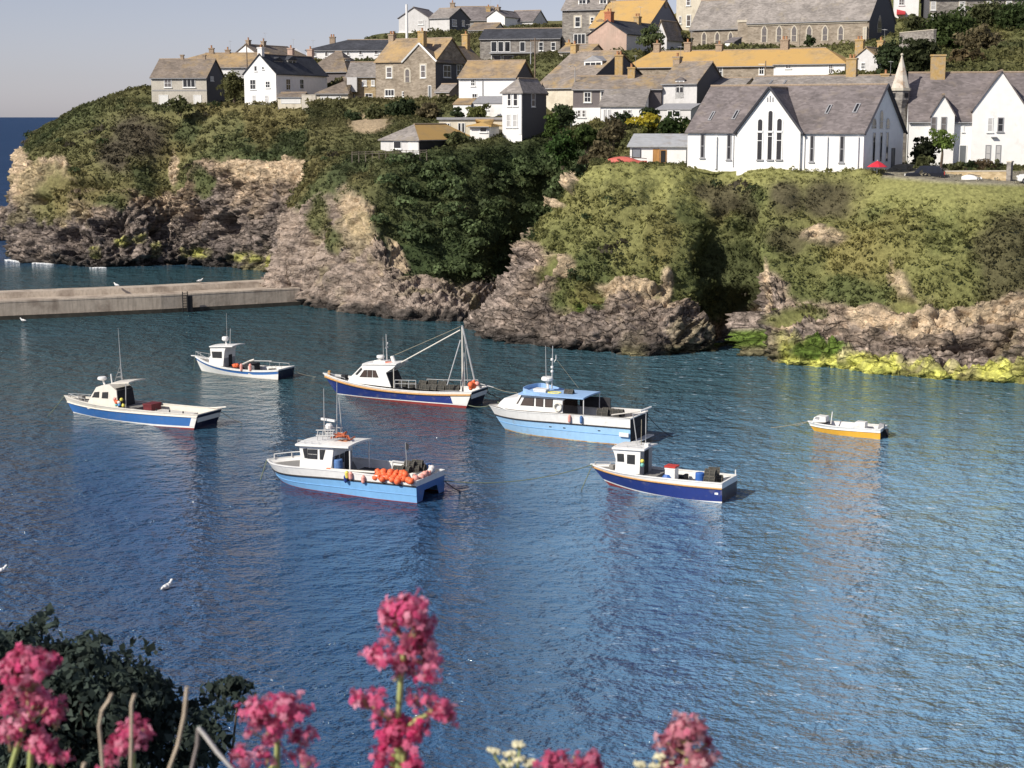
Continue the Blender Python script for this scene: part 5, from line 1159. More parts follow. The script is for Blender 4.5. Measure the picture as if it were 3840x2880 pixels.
    def pane(s, par, polys, m='glass', d=.03, rim='rubber'):
        for poly in polys:
            P = [s.L(x, y, s.wy) for x, y in poly]; cx = sum(x for x, _ in P) / len(P); cz = sum(z for _, z in P) / len(P)
            for sd in (1, -1):
                mb = MB(); R_ = [(cx + (x - cx) * 1.12, cz + (z - cz) * 1.14) for x, z in P]
                mb.solid([Vector((x, sd * (s.k(z) - .03), z)) for x, z in R_], [Vector((x, sd * (s.k(z) + .012), z)) for x, z in R_]); f = mb.build('window', PM[rim], par)
                mb = MB(); mb.solid([Vector((x, sd * (s.k(z) - .02), z)) for x, z in P], [Vector((x, sd * (s.k(z) + d), z)) for x, z in P]); mb.build('pane', PM[m], f)
    def slab(s, x0, x1, z0, z1, wy, th, m, name='roof', par=None, crown=.05):
        mb = MB(); n = 6
        lo = [Vector((x0, -wy, z0)), Vector((x1, -wy, z1))]
        ring0 = [Vector((x0, wy * (1 - 2 * k / n), z0 + crown * (1 - (1 - 2 * k / n) ** 2))) for k in range(n + 1)]; ring1 = [Vector((x1, p.y, p.z - z0 + z1)) for p in ring0]
        a = [p + Z * th for p in ring0] + ring0[::-1]; b_ = [p + Z * th for p in ring1] + ring1[::-1]
        mb.solid(a, b_); return mb.build(name, PM[m], par or s.root)
    def tube(s, pts, r, m, name, par=None, r1=None):
        mb = MB(); mb.tube(pts, r, 6, r1); return mb.build(name, PM[m], par or s.root)
    def box(s, name, m, x0, x1, y0, y1, z0, z1, par=None):
        mb = MB(); mb.box(x0, x1, y0, y1, z0, z1); o = mb.build(name, PM[m], par or s.root)
        bv = o.modifiers.new('bevel', 'BEVEL'); bv.width = .03; bv.segments = 2; return o
    def radar(s, c, r, h, name='radar_dome'):
        mb = MB(); mb.lathe(c, [(r * .7, 0), (r, h * .25), (r, h * .7), (r * .8, h)], 16); o = mb.build(name, PM['white'], s.root, smooth=False); return o
    def aft(s, top, bot, w0, w1, m, name='aft_shade_panel', d=.03):  # dark panel standing in for the shaded cabin interior
        x1, z1 = s.L(*top, s.wy); x0, z0 = s.L(*bot, s.wy); mb = MB(); e = Vector((-d, 0, 0))
        q = [Vector((x0, -w0, z0)), Vector((x0, w0, z0)), Vector((x1, w1, z1)), Vector((x1, -w1, z1))]; mb.solid([p + e * .3 for p in q], [p + e for p in q]); return mb.build(name, PM[m], s.root)
    def rails(s, pts, hgt, r=.02, name='rail', m='steel', step=1):
        mb = MB(); mb.tube([p + Z * hgt for p in pts], r, 5)
        for p in pts[::step]: mb.tube([p, p + Z * hgt], r, 5)
        return mb.build(name, PM[m], s.root)
    def W(s, v): return s.mw @ Vector(v)
_buoys = {}
def buoy(pos, r, m, label, group, cat='buoy'):
    key = (m, round(r, 2))
    if key not in _buoys:
        mb = MB(); mb.ball((0, 0, 0), r, 12, 1.05); mb.lathe((0, 0, r * .95), [(r * .3, 0), (r * .28, r * .3), (r * .12, r * .42)], 8)
        o = mb.build('buoy', PM[m], smooth=True); _buoys[key] = o
    else:
        o = _buoys[key].copy(); col.objects.link(o)
    o.location = pos; o.rotation_euler = (random.uniform(-1.2, 1.2), random.uniform(-1.2, 1.2), random.uniform(0, 6)); tag(o, label, cat, group); return o
def rope(pts, r, m, label, sag=0.0, cat='rope', group=None):
    P = []
    pts = [Vector(p) for p in pts]
    for a, b_ in zip(pts[:-1], pts[1:]):
        for k in range(10): q = k / 10; P.append(a.lerp(b_, q) - Z * (sag * 4 * q * (1 - q)))
    P.append(pts[-1]); mb = MB(); mb.tube(P, r, 5); o = mb.build('mooring_rope' if cat == 'rope' else cat, PM[m]); return tag(o, label, cat, group)
def creel(pos, rz, label, group, sx=.62, sy=.42, sz=.36):
    t = thing('creel', label, 'lobster pot', pos, rz, group); mb = MB()
    arch = lambda x: [Vector((x, sy / 2 * math.cos(math.pi * k / 6), .05 + sz * math.sin(math.pi * k / 6))) for k in range(7)]
    for x in (-sx / 2, 0, sx / 2): mb.tube(arch(x), .025, 5)
    for k in range(7): mb.tube([arch(-sx / 2)[k], arch(sx / 2)[k]], .016, 4)
    mb.box(-sx / 2, sx / 2, -sy / 2, sy / 2, 0, .05); mb.build('frame', PM['creelf'], t)
    mb = MB(); a = [p * .96 for p in arch(-sx / 2)]; mb.solid([Vector((-sx / 2 + .02, p.y, p.z)) for p in a], [Vector((sx / 2 - .02, p.y, p.z)) for p in a]); mb.build('netting', PM['pots'], t); return t
def crate(name, pos, rz, dims, m, label, cat, lid=None, group=None):
    t = thing(name, label, cat, pos, rz, group); x, y, z = (q / 2 for q in dims); mb = MB(); w_ = .04
    mb.box(-x, x, -y, -y + w_, 0, 2 * z); mb.box(-x, x, y - w_, y, 0, 2 * z); mb.box(-x, -x + w_, -y + w_, y - w_, 0, 2 * z); mb.box(x - w_, x, -y + w_, y - w_, 0, 2 * z); mb.box(-x + w_, x - w_, -y + w_, y - w_, 0, w_)
    mb.box(-x - .025, x + .025, -y - .025, -y, 2 * z - .1, 2 * z - .03); mb.box(-x - .025, x + .025, y, y + .025, 2 * z - .1, 2 * z - .03)
    mb.build('body', PM[m], t)
    if lid: mb = MB(); mb.box(-x - .04, x + .04, -y - .04, y + .04, 2 * z + .002, 2 * z + .1); mb.build('lid', PM[lid], t)
    return t
def drum(pos, r, h, m, label):
    mb = MB(); mb.lathe((0, 0, 0), [(r * .95, 0), (r, .04), (r, h * .32), (r * 1.04, h * .34), (r, h * .36), (r, h * .64), (r * 1.04, h * .66), (r, h * .68), (r, h - .04), (r * .9, h)], 16); o = mb.build('barrel', PM[m]); o.location = pos; return tag(o, label, 'barrel')
cst = lambda v: (lambda x: v)
def band(f, d): return lambda x: f(x) + d
mix2 = lambda f, g, k: (lambda x: f(x) * (1 - k) + g(x) * k)

# 1: blue boat on the left -------------------------------------------------
b = Boat('', 'royal blue boat with cream upperworks, leftmost in the harbour', 200, 1150, .3195, (1630, 1450), 153.3, 3.0)
sh = b.curve([(130, 1045, 0), (1000, 1212, 1.4), (1690, 1270, 1.4)]); rb = b.curve([(162, 1118, 0), (950, 1248, 1.45), (1640, 1296, 1.4)])
bt = band(b.curve([(222, 1250, .1), (900, 1368, 1.38), (1590, 1418, 1.38)]), .09); bt0 = band(bt, -.12)
Lb, xw = b.L(130, 1045, 0)[0], b.L(240, 1300, 0)[0]
b.hull(Lb, xw, -.45, sh, rb, [('antifouling', cst(-.5), bt0, 'red', 'navyshade'), ('boot_stripe', bt0, bt, 'white', 'navyshade'), ('hull', bt, rb, 'blue', 'navyshade'), ('bulwark', rb, sh, 'cream', 'navyshade')], deckz=.55, tf=.47, capm='cream', lining='cream')
b.strake(rb, .045, 'cream')
mb = MB()
for sd in (1, -1): mb.solid([b.hv(0, z, sd, q) for z, q in ((bt(0), -.012), (rb(0), -.012))] + [b.hv(.035, z, sd, -.012) for z in (rb(0), bt(0))], [b.hv(0, z, sd, .01) for z in (bt(0), rb(0))] + [b.hv(.035, z, sd, .01) for z in (rb(0), bt(0))])
mb.build('stern_panel', PM['white'], b.root)
c = b.cabin([(392, 1150), (425, 1070), (492, 948), (560, 925), (645, 918), (730, 990), (760, 1200), (400, 1200)], 1.0, 'cream')
b.pane(c, [[(452, 1062), (478, 1008), (528, 1004), (528, 1066)], [(566, 1072), (570, 1010), (632, 1008), (632, 1076)]])
m = b.V(575, 905, 0); b.radar(b.V(574, 862, 0), .34, .26); b.tube([b.V(605, 920, 0), b.V(580, 862, 0)], .07, 'white', 'radar_post'); b.tube([b.V(690, 905, .3), b.V(675, 790, .3)], .05, 'white', 'exhaust_post')
x0, z0 = b.L(690, 905, .9); x1, z1 = b.L(890, 892, .9); b.slab(x1, x0, z1 - .05, z0 - .02, .95, .09, 'cream', 'canopy')
for y in (.85, -.85): b.tube([b.V(850, 905, y), Vector((b.L(850, 905, y)[0] + .1, y, .55))], .035, 'steel', 'canopy_post')
b.aft((732, 992), (758, 1190), .93, .84, 'dark'); b.aft((705, 965), (731, 989), .84, .80, 'dark')
mb = MB(); base = [b.V(722, 880, .3), b.V(815, 880, -.1), b.V(800, 860, .4)]; tip = b.V(790, 670, .2)
for q in base: mb.tube([q, tip], .022, 5)
for k in (.25, .5, .75):
    for i in range(3): mb.tube([base[i].lerp(tip, k), base[(i + 1) % 3].lerp(tip, k)], .014, 4)
mb.tube([base[0], tip], .022, 5); mt = mb.build('mast', PM['steel'], b.root); b.tube([tip, b.V(760, 250, .2)], .03, 'steel', 'aerial', r1=.012)
b.rails([b.hv(t, sh(t * Lb), 1, .2) for t in (.80, .86, .92, .97)], .22); b.rails([b.hv(t, sh(t * Lb), -1, .2) for t in (.80, .86, .92, .97)], .22)
b.box('anchor_winch', 'deck', Lb - 1.9, Lb - 1.5, -.2, .2, sh(Lb - 1.7) - .1, sh(Lb - 1.7) + .22)
mb = MB()
for y in (-.9, -.3, .3, .9): mb.box(.4, 4.6, y - .22, y + .22, .552, .60)
mb.build('deck_boards', PM['cream'], b.root); b.box('engine_box', 'cream', 1.0, 4.3, -.55, .75, .60, .86); b.tube([b.V(1840, 1190, -.8), b.V(2030, 1178, -1.0)], .06, 'cream', 'stern_roller')
for k in range(3): b.box('bollard', 'black', .9 + k * 1.2, 1.0 + k * 1.2, 1.22, 1.3, sh(1), sh(1) + .16)
crate('fish_box', b.W((5.0, -.3, .86 - .3)), R(153), (.75, 1.1, .62), 'darkred', 'dark red box behind the wheelhouse of the royal blue boat', 'box', 'darkred')
n = 0
for cx, cy, mm, ds in ((720, 1085, 'buoyp', 'faded pink'), (745, 1120, 'buoyo', 'orange'), (800, 1090, 'buoyy', 'pale yellow'), (770, 1125, 'buoyw', 'white'), (740, 1150, 'buoyg', 'sea green'), (775, 1152, 'buoyb', 'blue'), (822, 1160, 'buoyy', 'yellow')):
    q = b.V(cx, cy, 1.2); buoy(b.W(q), .13 if n != 1 else .17, mm, f'{ds} buoy ' + ('lowest of the cluster hung' if n == 6 else 'hung') + ' by the cabin of the royal blue boat', 'buoys hung by the cabin of the royal blue boat'); n += 1
q = b.hv(1, sh(Lb), 1); rope([b.W(q), water(180, 1560)], .03, 'ropeg', 'mooring rope from the bow of the royal blue boat', .05)
rope([b.W((-.4, -1.2, 1.0)), b.W((-1.6, -2.4, -.05))], .025, 'rope', 'stern rope of the royal blue boat hanging into the water', .1)
b.box('engine_hatch_label', 'white', 10.05, 10.15, .86, .9, .7, .76) if False else None

# 2: white boat with a blue stripe ------------------------------------------
b = Boat('', 'small white boat with a blue stripe, near the breakwater', 680, 1150, .217, (1655, 1270), 154, 2.6)
sh = b.curve([(235, 845, 0), (760, 1055, 1.25), (1660, 1092, 1.2)]); Lb = b.L(235, 845, 0)[0]
s1 = band(sh, -.10); s2 = band(sh, -.36)
b.hull(Lb, b.L(355, 1165, 0)[0], -.1, sh, None, [('antifouling', cst(-.5), cst(.05), 'cream', 'dark'), ('hull', cst(.05), s2, 'white', 'navyshade'), ('blue_stripe', s2, s1, 'blue', 'navyshade'), ('bulwark', s1, sh, 'white', 'white')], deckz=.35, tf=.58)
b.strake(s1, .035, 'white')
c = b.cabin([(470, 1000), (482, 880), (505, 840), (492, 740), (500, 705), (760, 705), (740, 780), (722, 1030)], .85, 'white', .95)
b.pane(c, [[(545, 878), (532, 782), (688, 785), (690, 884)]])
x0, z0 = b.L(485, 700, .9); x1, z1 = b.L(885, 690, .9); b.slab(x1, x0, z1 - .03, z0, .95, .08, 'white', 'wheelhouse_roof'); xa = b.L(722, 900, .85)[0]
b.box('aft_bulkhead', 'shade', xa - .06, xa - .01, -.8, .8, .35, z1 - .03); b.box('cabin_door', 'dark', xa - .09, xa - .062, -.35, .15, .4, z1 - .2)
b.radar(b.V(762, 588, 0), .30, .36); b.tube([b.V(790, 690, 0), b.V(765, 588, 0)], .06, 'white', 'radar_post'); b.tube([b.V(840, 690, .1), b.V(850, 380, .1)], .03, 'steel', 'mast'); b.tube([b.V(790, 600, .1), b.V(778, 110, .1)], .022, 'steel', 'aerial', r1=.012)
mb = MB(); o_ = b.V(625, 690, .1); 
mb.tube([o_ + Vector((.28 * math.cos(2 * math.pi * k / 14), .28 * math.sin(2 * math.pi * k / 14), .08)) for k in range(15)], .08, 6); o = mb.build('life_ring', PM['buoyp']); o.matrix_world = b.mw; tag(o, 'orange life ring on the roof of the blue striped white boat', 'life ring')
b.rails([b.hv(t, sh(t * Lb), 1, .1) for t in (.80, .88, .95, .99)], .4); b.rails([b.hv(t, sh(t * Lb), -1, .1) for t in (.80, .88, .95, .99)], .4)
b.tube([b.V(235, 850, 0), b.V(172, 846, 0)], .06, 'steel', 'bow_roller')
b.box('engine_box', 'dark', 3.1, 4.4, -.7, .5, .35, 1.05)
for i, (cx, cy) in enumerate(((925, 1020), (965, 1018))): buoy(b.W(b.V(cx, cy, 1.0)), .2, 'buoyo', 'orange buoy on the side deck of the blue striped white boat', 'orange buoys on the blue striped white boat')
b.box('pot_hauler', 'cream', 2.6, 3.0, .85, 1.25, sh(2.8) - .4, sh(2.8) + .35); b.tube([b.V(1050, 1000, 1.2), b.V(1180, 940, .6), b.V(1260, 915, .6)], .09, 'cream', 'hauler_arm')
for cx in (1035, 1190):
    q = b.V(cx, 1060, 1.32); mb = MB(); mb.lathe((q.x, q.y, q.z - .3), [(.02, 0), (.12, .12), (.13, .55), (.04, .68)], 10); o = mb.build('fender', PM['buoyp']); o.matrix_world = b.mw; tag(o, 'pinkish fender hung over the side of the blue striped white boat, ' + ('nearer its cabin' if cx < 1100 else 'nearer its stern'), 'fender', 'fenders of the blue striped white boat')
b.rails([Vector((x, -1.0, sh(1))) for x in (.3, 1.3, 2.3)], .35, name='stern_rail'); b.tube([Vector((.3, 1.0, sh(.4))), Vector((.3, 1.0, sh(.4) + .4))], .02, 'steel', 'stern_post'); b.tube([b.V(1210, 935, -.4), b.V(1560, 940, -.8)], .035, 'steel', 'boat_hook')
creel(b.W((1.2, .2, .36)), .3, 'lobster pot on the aft deck of the blue striped white boat', None)
rope([b.W(b.hv(1, sh(Lb), 1)), b.W((Lb + .1, .1, -.05))], .02, 'ropeg', 'dark rope hanging from the bow of the blue striped white boat'); rope([b.W((-.1, -.9, .5)), b.W((-2.4, -2.0, -.03))], .02, 'rope', 'stern rope of the blue striped white boat', .15)

# 3: navy boat with the mast ------------------------------------------------
b = Boat('', 'navy boat with a wooden strake, white wheelhouse and tall stern mast', 1180, 1180, .3165, (1780, 1115), 154.7, 3.1)
sh = b.curve([(100, 692, 0), (900, 882, 1.5), (1850, 908, 1.4)]); rb = b.curve([(118, 728, 0), (900, 905, 1.5), (1838, 940, 1.45)]); Lb = b.L(100, 692, 0)[0]
b1 = band(b.curve([(262, 938, .1), (900, 1012, 1.45), (1660, 1070, 1.45)]), .07); b0 = band(b1, -.07)
b.hull(Lb, b.L(272, 985, 0)[0], -.55, sh, rb, [('antifouling', cst(-.5), b0, 'red', 'navyshade'), ('boot_stripe', b0, b1, 'white', 'navyshade'), ('hull', b1, rb, 'navy', 'navyshade'), ('bulwark', rb, sh, 'white', 'navyshade')], deckz=.75, tf=.50)
b.strake(band(rb, -.05), .085, 'rub')
mb = MB()
for sd in (1, -1): mb.solid([b.hv(0, z, sd, -.014) for z in (b1(0), rb(0) - .12)] + [b.hv(.125, rb(1.3) - .12, sd, -.014), b.hv(.095, b1(0), sd, -.014)], [b.hv(0, z, sd, .02) for z in (b1(0), rb(0) - .12)] + [b.hv(.125, rb(1.3) - .12, sd, .02), b.hv(.095, b1(0), sd, .02)])
mb.build('stern_panel', PM['white'], b.root)
c = b.cabin([(395, 800), (402, 755), (468, 692), (556, 598), (640, 578), (960, 592), (915, 640), (835, 690), (905, 860)], 1.05, 'white', .86)
b.pane(c, [[(532, 735), (578, 664), (612, 661), (612, 738)], [(622, 738), (622, 662), (672, 664), (674, 740)], [(686, 740), (682, 664), (715, 668), (748, 742)]], 'brownglass')
b.pane(c, [[(480, 702), (540, 634), (553, 652), (500, 714)]], 'glass')
x0, z0 = b.L(560, 588, 1.0); x1, z1 = b.L(965, 590, 1.0); b.slab(x1, x0, z1 - .04, z0 - .04, 1.0, .07, 'white', 'wheelhouse_roof')
b.box('roof_box', 'white', b.L(870, 560, 0)[0], b.L(735, 560, 0)[0], -.5, .5, z0, z0 + .28); b.radar(b.V(783, 518, 0), .32, .26); b.tube([b.V(783, 545, 0), b.V(783, 515, 0)], .1, 'white', 'radar_post')
b.tube([b.V(815, 545, .2), b.V(810, 268, .2)], .025, 'steel', 'aerial', r1=.014); mt = b.tube([b.V(858, 560, 0), b.V(846, 230, 0)], .05, 'steel', 'signal_mast', r1=.03); b.tube([b.V(838, 400, .3), b.V(866, 345, -.3)], .03, 'steel', 'yard', mt)
for z_ in (395, 345): b.box('navigation_lamp', 'white', b.L(858, z_, 0)[0] - .05, b.L(858, z_, 0)[0] + .05, -.12, -.02, b.L(858, z_, 0)[1], b.L(858, z_, 0)[1] + .12, mt)
mb = MB(); mb.tube([b.V(940, 560, -.3), b.V(915, 490, -.3)], .16, 12); o = mb.build('life_raft', PM['white']); o.matrix_world = b.mw; tag(o, 'white life raft canister standing on the roof of the navy masted boat', 'life raft')
mb = MB(); o_ = b.V(885, 570, .3); mb.tube([o_ + Vector((.26 * math.cos(2 * math.pi * k / 14), .26 * math.sin(2 * math.pi * k / 14), 0)) for k in range(15)], .07, 6); o = mb.build('life_ring', PM['buoyo']); o.matrix_world = b.mw; tag(o, 'orange life ring on the wheelhouse roof of the navy masted boat', 'life ring')
b.aft((838, 694), (903, 856), .98, .90, 'dark'); b.aft((905, 644), (838, 688), .88, .9, 'tarp') if False else None
mz = b.V(1755, 872, .1); top = b.V(1748, 128, .1); ms = b.tube([Vector((mz.x, .1, .5)), top], .085, 'cream', 'mast', r1=.06)
b.tube([top, b.V(1893, 770, .1)], .07, 'steel', 'mast_strut', ms); b.tube([b.V(1772, 200, -.5), b.V(1815, 800, -1.0)], .03, 'steel', 'shroud', ms); b.tube([b.V(1728, 300, .6), b.V(1570, 835, 1.3)], .045, 'steel', 'shroud', ms); b.tube([b.V(1770, 450, .1), b.V(1780, 840, .4)], .03, 'steel', 'halyard', ms)
b.tube([b.V(1728, 140, .1), b.V(950, 478, -.2)], .022, 'rope', 'forestay'); b.tube([b.V(1725, 182, .1), b.V(985, 588, .2)], .055, 'cream', 'boom')
b.rails([b.V(x, 868 + (x - 950) * .02, 1.35) for x in (950, 1030, 1115, 1200)], .62, .03, 'side_rail'); b.rails([b.V(x, 868 + (x - 950) * .02, 1.35) for x in (950, 1030, 1115, 1200)], .34, .022, 'side_rail')
b.tube([b.V(938, 870, .9), b.V(935, 640, .9)], .035, 'cream', 'canopy_post'); b.rails([Vector((x, -1.3, sh(x))) for x in (.3, 1.8, 3.3, 4.8)], .5, .025, 'rail')
b.box('engine_casing', 'dark', 3.4, 6.0, -.6, .5, .5, 1.15); b.box('fish_hold_hatch', 'shade', 1.6, 2.9, -.7, .6, .5, .95)
for i, (cx, cy, y, a) in enumerate(((1255, 880, .95, .2), (1325, 888, .95, .1), (1420, 888, .9, -.2), (1500, 892, .85, .1), (1600, 892, .7, .4), (1670, 894, .5, .2), (1290, 842, -.3, 0), (1400, 838, -.4, .3), (1520, 850, -.2, .1), (1050, 850, .8, .1), (1150, 862, .8, .3))): creel(b.W(b.V(cx, cy, y)), R(154) + a, 'lobster pot on the cluttered aft deck of the navy masted boat', 'lobster pots on the navy masted boat')
for i, (cx, cy, r_, mm) in enumerate(((1850, 830, .24, 'buoyo'), (1885, 845, .22, 'buoyo'), (1925, 820, .20, 'buoyp'), (1880, 805, .18, 'buoyo'), (1850, 868, .18, 'buoyo'))): buoy(b.W(b.V(cx, cy, .5 - .25 * i)), r_, mm, 'faded pink buoy on the stern of the navy masted boat' if mm == 'buoyp' else 'orange buoy heaped at the stern of the navy masted boat', 'buoys at the stern of the navy masted boat')
b.tube([b.V(1965, 820, -.9), b.V(2120, 862, -1.1)], .045, 'steel', 'stern_spar')
q = b.hv(.97, sh(Lb), 1); b.rails([b.hv(t, sh(t * Lb), 1, .15) for t in (.82, .9, .97)], .18); b.box('anchor_winch', 'dark', Lb - 2.2, Lb - 1.8, -.25, .25, sh(Lb - 2) - .1, sh(Lb - 2) + .25); b.box('bow_bitts', 'rub', Lb - .7, Lb - .5, -.1, .1, sh(Lb) - .1, sh(Lb) + .25)
navy3 = b
rope([b.W((-.5, -1.2, .9)), b.W((-2.6, -1.6, -.05))], .035, 'black', 'dark stern rope of the navy masted boat running down into the water')

# 4: front light blue catamaran -----------------------------------------------
b = Boat('', 'light blue and white catamaran with a heap of orange buoys on deck', 950, 1450, .3481, (1745, 1268), 154.2, 3.7)
sh = b.curve([(165, 785, 0), (850, 900, 1.8), (1745, 1030, 1.85)]); rb = b.curve([(136, 878, 0), (830, 992, 1.85), (1740, 1085, 1.85)]); Lb = b.L(150, 800, 0)[0]
b4 = b
b.hull(Lb, b.L(300, 1090, 0)[0], 0.0, sh, rb, [('antifouling', cst(-.5), cst(.035), 'red', 'dark'), ('hull', cst(.035), rb, 'sky', 'blue'), ('bulwark', rb, sh, 'white', 'white')], deckz=.62, tf=.56, full=.62, flare=.30, tunnel=(1.0, .62), fore=.22, pw=3.2)
b.strake(rb, .05, 'black'); knu = mix2(cst(.035), rb, .45); b.strake(knu, .02, 'sky', 'spray_rail')
c = b.cabin([(498, 860), (505, 745), (492, 652), (505, 635), (862, 640), (838, 890), (505, 890)], 1.15, 'white', .97)
b.pane(c, [[(552, 762), (533, 676), (575, 672), (578, 766)], [(588, 770), (586, 680), (684, 684), (684, 776)], [(718, 780), (714, 686), (770, 688), (748, 782)]])
for q in (592, 672): b.tube([b.V(590, 725, 1.16), b.V(684, 732, 1.16)], .02, 'white', 'window_bar', c)
x0, z0 = b.L(455, 632, 1.3); x1, z1 = b.L(870, 645, 1.3); rf = b.slab(x1 - 1.0, x0, z1 - .02, z0 - .02, 1.35, .11, 'white', 'wheelhouse_roof', crown=.09)
b.slab(x1 - .3, x0 - .8, z1 + .092, z0 + .094, .55, .03, 'terracotta', 'roof_mat', rf)
xa = b.L(842, 800, 1.15)[0]; b.box('aft_bulkhead', 'shade', xa - .06, xa - .005, -1.1, 1.1, .5, z1 - .06)
for y0 in (.45, -.15): b.box('aft_window', 'glass', xa - .09, xa - .062, y0, y0 + .4, 1.55, 2.1)
b.box('cabin_door', 'dark', xa - .1, xa - .063, -.85, -.25, .55, 2.15)
for y in (1.1, -1.1): b.tube([Vector((x1 - .95, y, .5)), Vector((x1 - .95, y, z1))], .04, 'white', 'canopy_post')
b.tube([b.V(765, 505, .2), b.V(758, 20, .2)], .035, 'steel', 'aerial', r1=.018); b.tube([b.V(900, 560, -.2), b.V(900, -60, -.2)], .035, 'steel', 'aerial', r1=.016); b.tube([b.V(960, 560, -.5), b.V(922, 120, -.5)], .028, 'steel', 'signal_mast')
mb = MB(); a0 = b.V(815, 440, 0); mb.lathe((a0.x, a0.y, a0.z - .05), [(.22, 0), (.24, .18), (.14, .3)], 10); rd = mb.build('radar_pedestal', PM['white'], b.root)
mb = MB(); q0, q1 = b.V(733, 348, 0), b.V(880, 372, 0); mb.solid([q0 + Vector((0, y, z_)) for y, z_ in ((-.07, -.05), (.07, -.05), (.07, .08), (-.07, .08))], [q1 + Vector((0, y, z_)) for y, z_ in ((-.07, -.05), (.07, -.05), (.07, .08), (-.07, .08))]); mb.build('radar_scanner', PM['white'], rd)
mb = MB()
for cx in (735, 790, 845, 900):
    for y in (.5, -.5): mb.tube([b.V(cx, 560, 0) + Vector((0, y, 0)), b.V(cx, 455, 0) + Vector((0, y * .8, 0))], .03, 5)
for cy in (455, 510):
    for y in (.45, -.45): mb.tube([b.V(720, cy, 0) + Vector((0, y, 0)), b.V(920, cy, 0) + Vector((0, y, 0))], .035, 5)
mb.build('roof_gantry', PM['steel'], b.root)
mb = MB(); rr_ = random.Random(2); q = b.V(990, 545, -.1)
for k in range(16): p_ = q + Vector((rr_.uniform(-.5, .5), rr_.uniform(-.4, .4), rr_.uniform(0, .2))); mb.tube([p_, p_ + Vector((rr_.uniform(-.4, .4), rr_.uniform(-.4, .4), rr_.uniform(-.1, .15))), p_ + Vector((rr_.uniform(-.4, .4), rr_.uniform(-.4, .4), .02))], .05, 5)
o = mb.build('net_heap', mat('red_brown_net', (.42, .12, .06), .9, .3, 8)); o.matrix_world = b.mw; tag(o, 'heap of rusty red netting on the wheelhouse roof of the light blue catamaran', 'net')
b.rails([Vector((x0 - .1 - k * .5, 1.2, z0 + .1)) for k in range(4)], .22, .018, 'roof_rail'); b.rails([Vector((x0 - .1 - k * .5, -1.2, z0 + .1)) for k in range(5)], .22, .018, 'roof_rail')
b.rails([b.hv(t, sh(t * Lb), -1, .15) for t in (.6, .7, .8, .9, .97)], .3, .03, 'bow_rail', 'white')
drum(b.W(b.V(915, 890, .8)), .27, .62, 'tarp', 'dull blue barrel by the cabin door of the light blue catamaran')
b.box('engine_casing', 'dark', 3.4, 5.2, -1.2, .4, .5, 1.1); b.box('deck_shelter', 'shade', 2.6, 3.3, -1.4, -.3, .5, 1.2)
b.tube([b.V(800, 888, 1.6), b.V(1310, 922, 1.75)], .06, 'cream', 'side_spar'); b.tube([b.V(790, 888, 1.6), b.V(835, 890, 1.6)], .08, 'buoyo', 'spar_end')
mb = MB(); p0_, p1_ = b.V(1498, 805, -.4), b.V(1745, 835, -1.2); mb.tube([p0_, p1_], .07, 6); mb.tube([p0_, Vector((p0_.x, p0_.y, .5))], .05, 6); mb.tube([p1_, Vector((p1_.x, p1_.y, .5))], .05, 6); mb.build('stern_gantry', PM['white'], b.root)
b.tube([b.V(1652, 860, .2), b.V(1640, 600, .2)], .02, 'steel', 'flag_staff')
mb = MB(); f0 = b.V(1642, 600, .2); mb.solid([f0, f0 + Vector((-.25, .06, -.1)), f0 + Vector((-.2, .08, -.45)), f0 + Vector((0, 0, -.42))], [p + Vector((0, .015, 0)) for p in (f0, f0 + Vector((-.25, .06, -.1)), f0 + Vector((-.2, .08, -.45)), f0 + Vector((0, 0, -.42)))]); mb.build('flag', PM['dark'], b.root)
for i, (cx, cy, y, a) in enumerate(((1570, 925, .3, .1), (1650, 925, .1, -.2), (1730, 920, -.2, .3), (1800, 905, -.6, .1), (1690, 872, -.2, .0), (1770, 862, -.5, .2))): creel(b.W(b.V(cx, cy, y)), R(154) + a, 'lobster pot on the aft deck of the light blue catamaran', 'lobster pots on the light blue catamaran')
mb = MB(); q = b.V(1895, 850, -1.2); P8 = [Vector((.35 * math.cos(k * math.pi / 4), .3 * math.sin(k * math.pi / 4), 0)) for k in range(8)]
mb.solid([q + p + Z * -.35 for p in P8], [q + p * .55 + Vector((.05, 0, .12)) for p in P8]); o = mb.build('tarpaulin', PM['tarp']); o.matrix_world = b.mw; tag(o, 'bunched blue tarpaulin on the stern corner of the light blue catamaran', 'tarpaulin')
OB = []
for i, cx in enumerate((1335, 1405, 1475, 1542, 1596, 1642)): OB.append((cx, 912 + i * 6, 1.45))
for i, cx in enumerate((1312, 1375, 1442, 1508, 1560, 1618, 1672)): OB.append((cx, 972 + i * 5, 1.72))
for i, cx in enumerate((1345, 1410, 1475, 1535, 1595)): OB.append((cx, 940 + i * 5, 1.58))
for i, cx in enumerate((1390, 1490, 1550, 1690)): OB.append((cx, 1000 + i * 7, 1.9))
for i, (cx, cy, yl) in enumerate(OB):
    hv_ = b.V(cx + random.uniform(-8, 8), cy + random.uniform(-6, 6), yl); buoy(b.W(hv_), random.choice((.19, .2, .21)), 'buoyo', 'orange buoy piled along the near rail of the light blue catamaran', 'orange buoys along the rail of the light blue catamaran')
for i, (cx, cy, yl) in enumerate(((1748, 985, 1.3), (1812, 972, .8), (1845, 945, .35), (1880, 938, .05), (1912, 905, -.35), (1925, 880, -.6))):
    m_ = 'buoyp' if i < 4 else 'buoyw'; buoy(b.W(b.V(cx, cy, yl)), .2, m_, ('faded pink' if i < 4 else 'white') + ' buoy in the row along the stern of the light blue catamaran', 'pale buoys along the stern of the light blue catamaran')
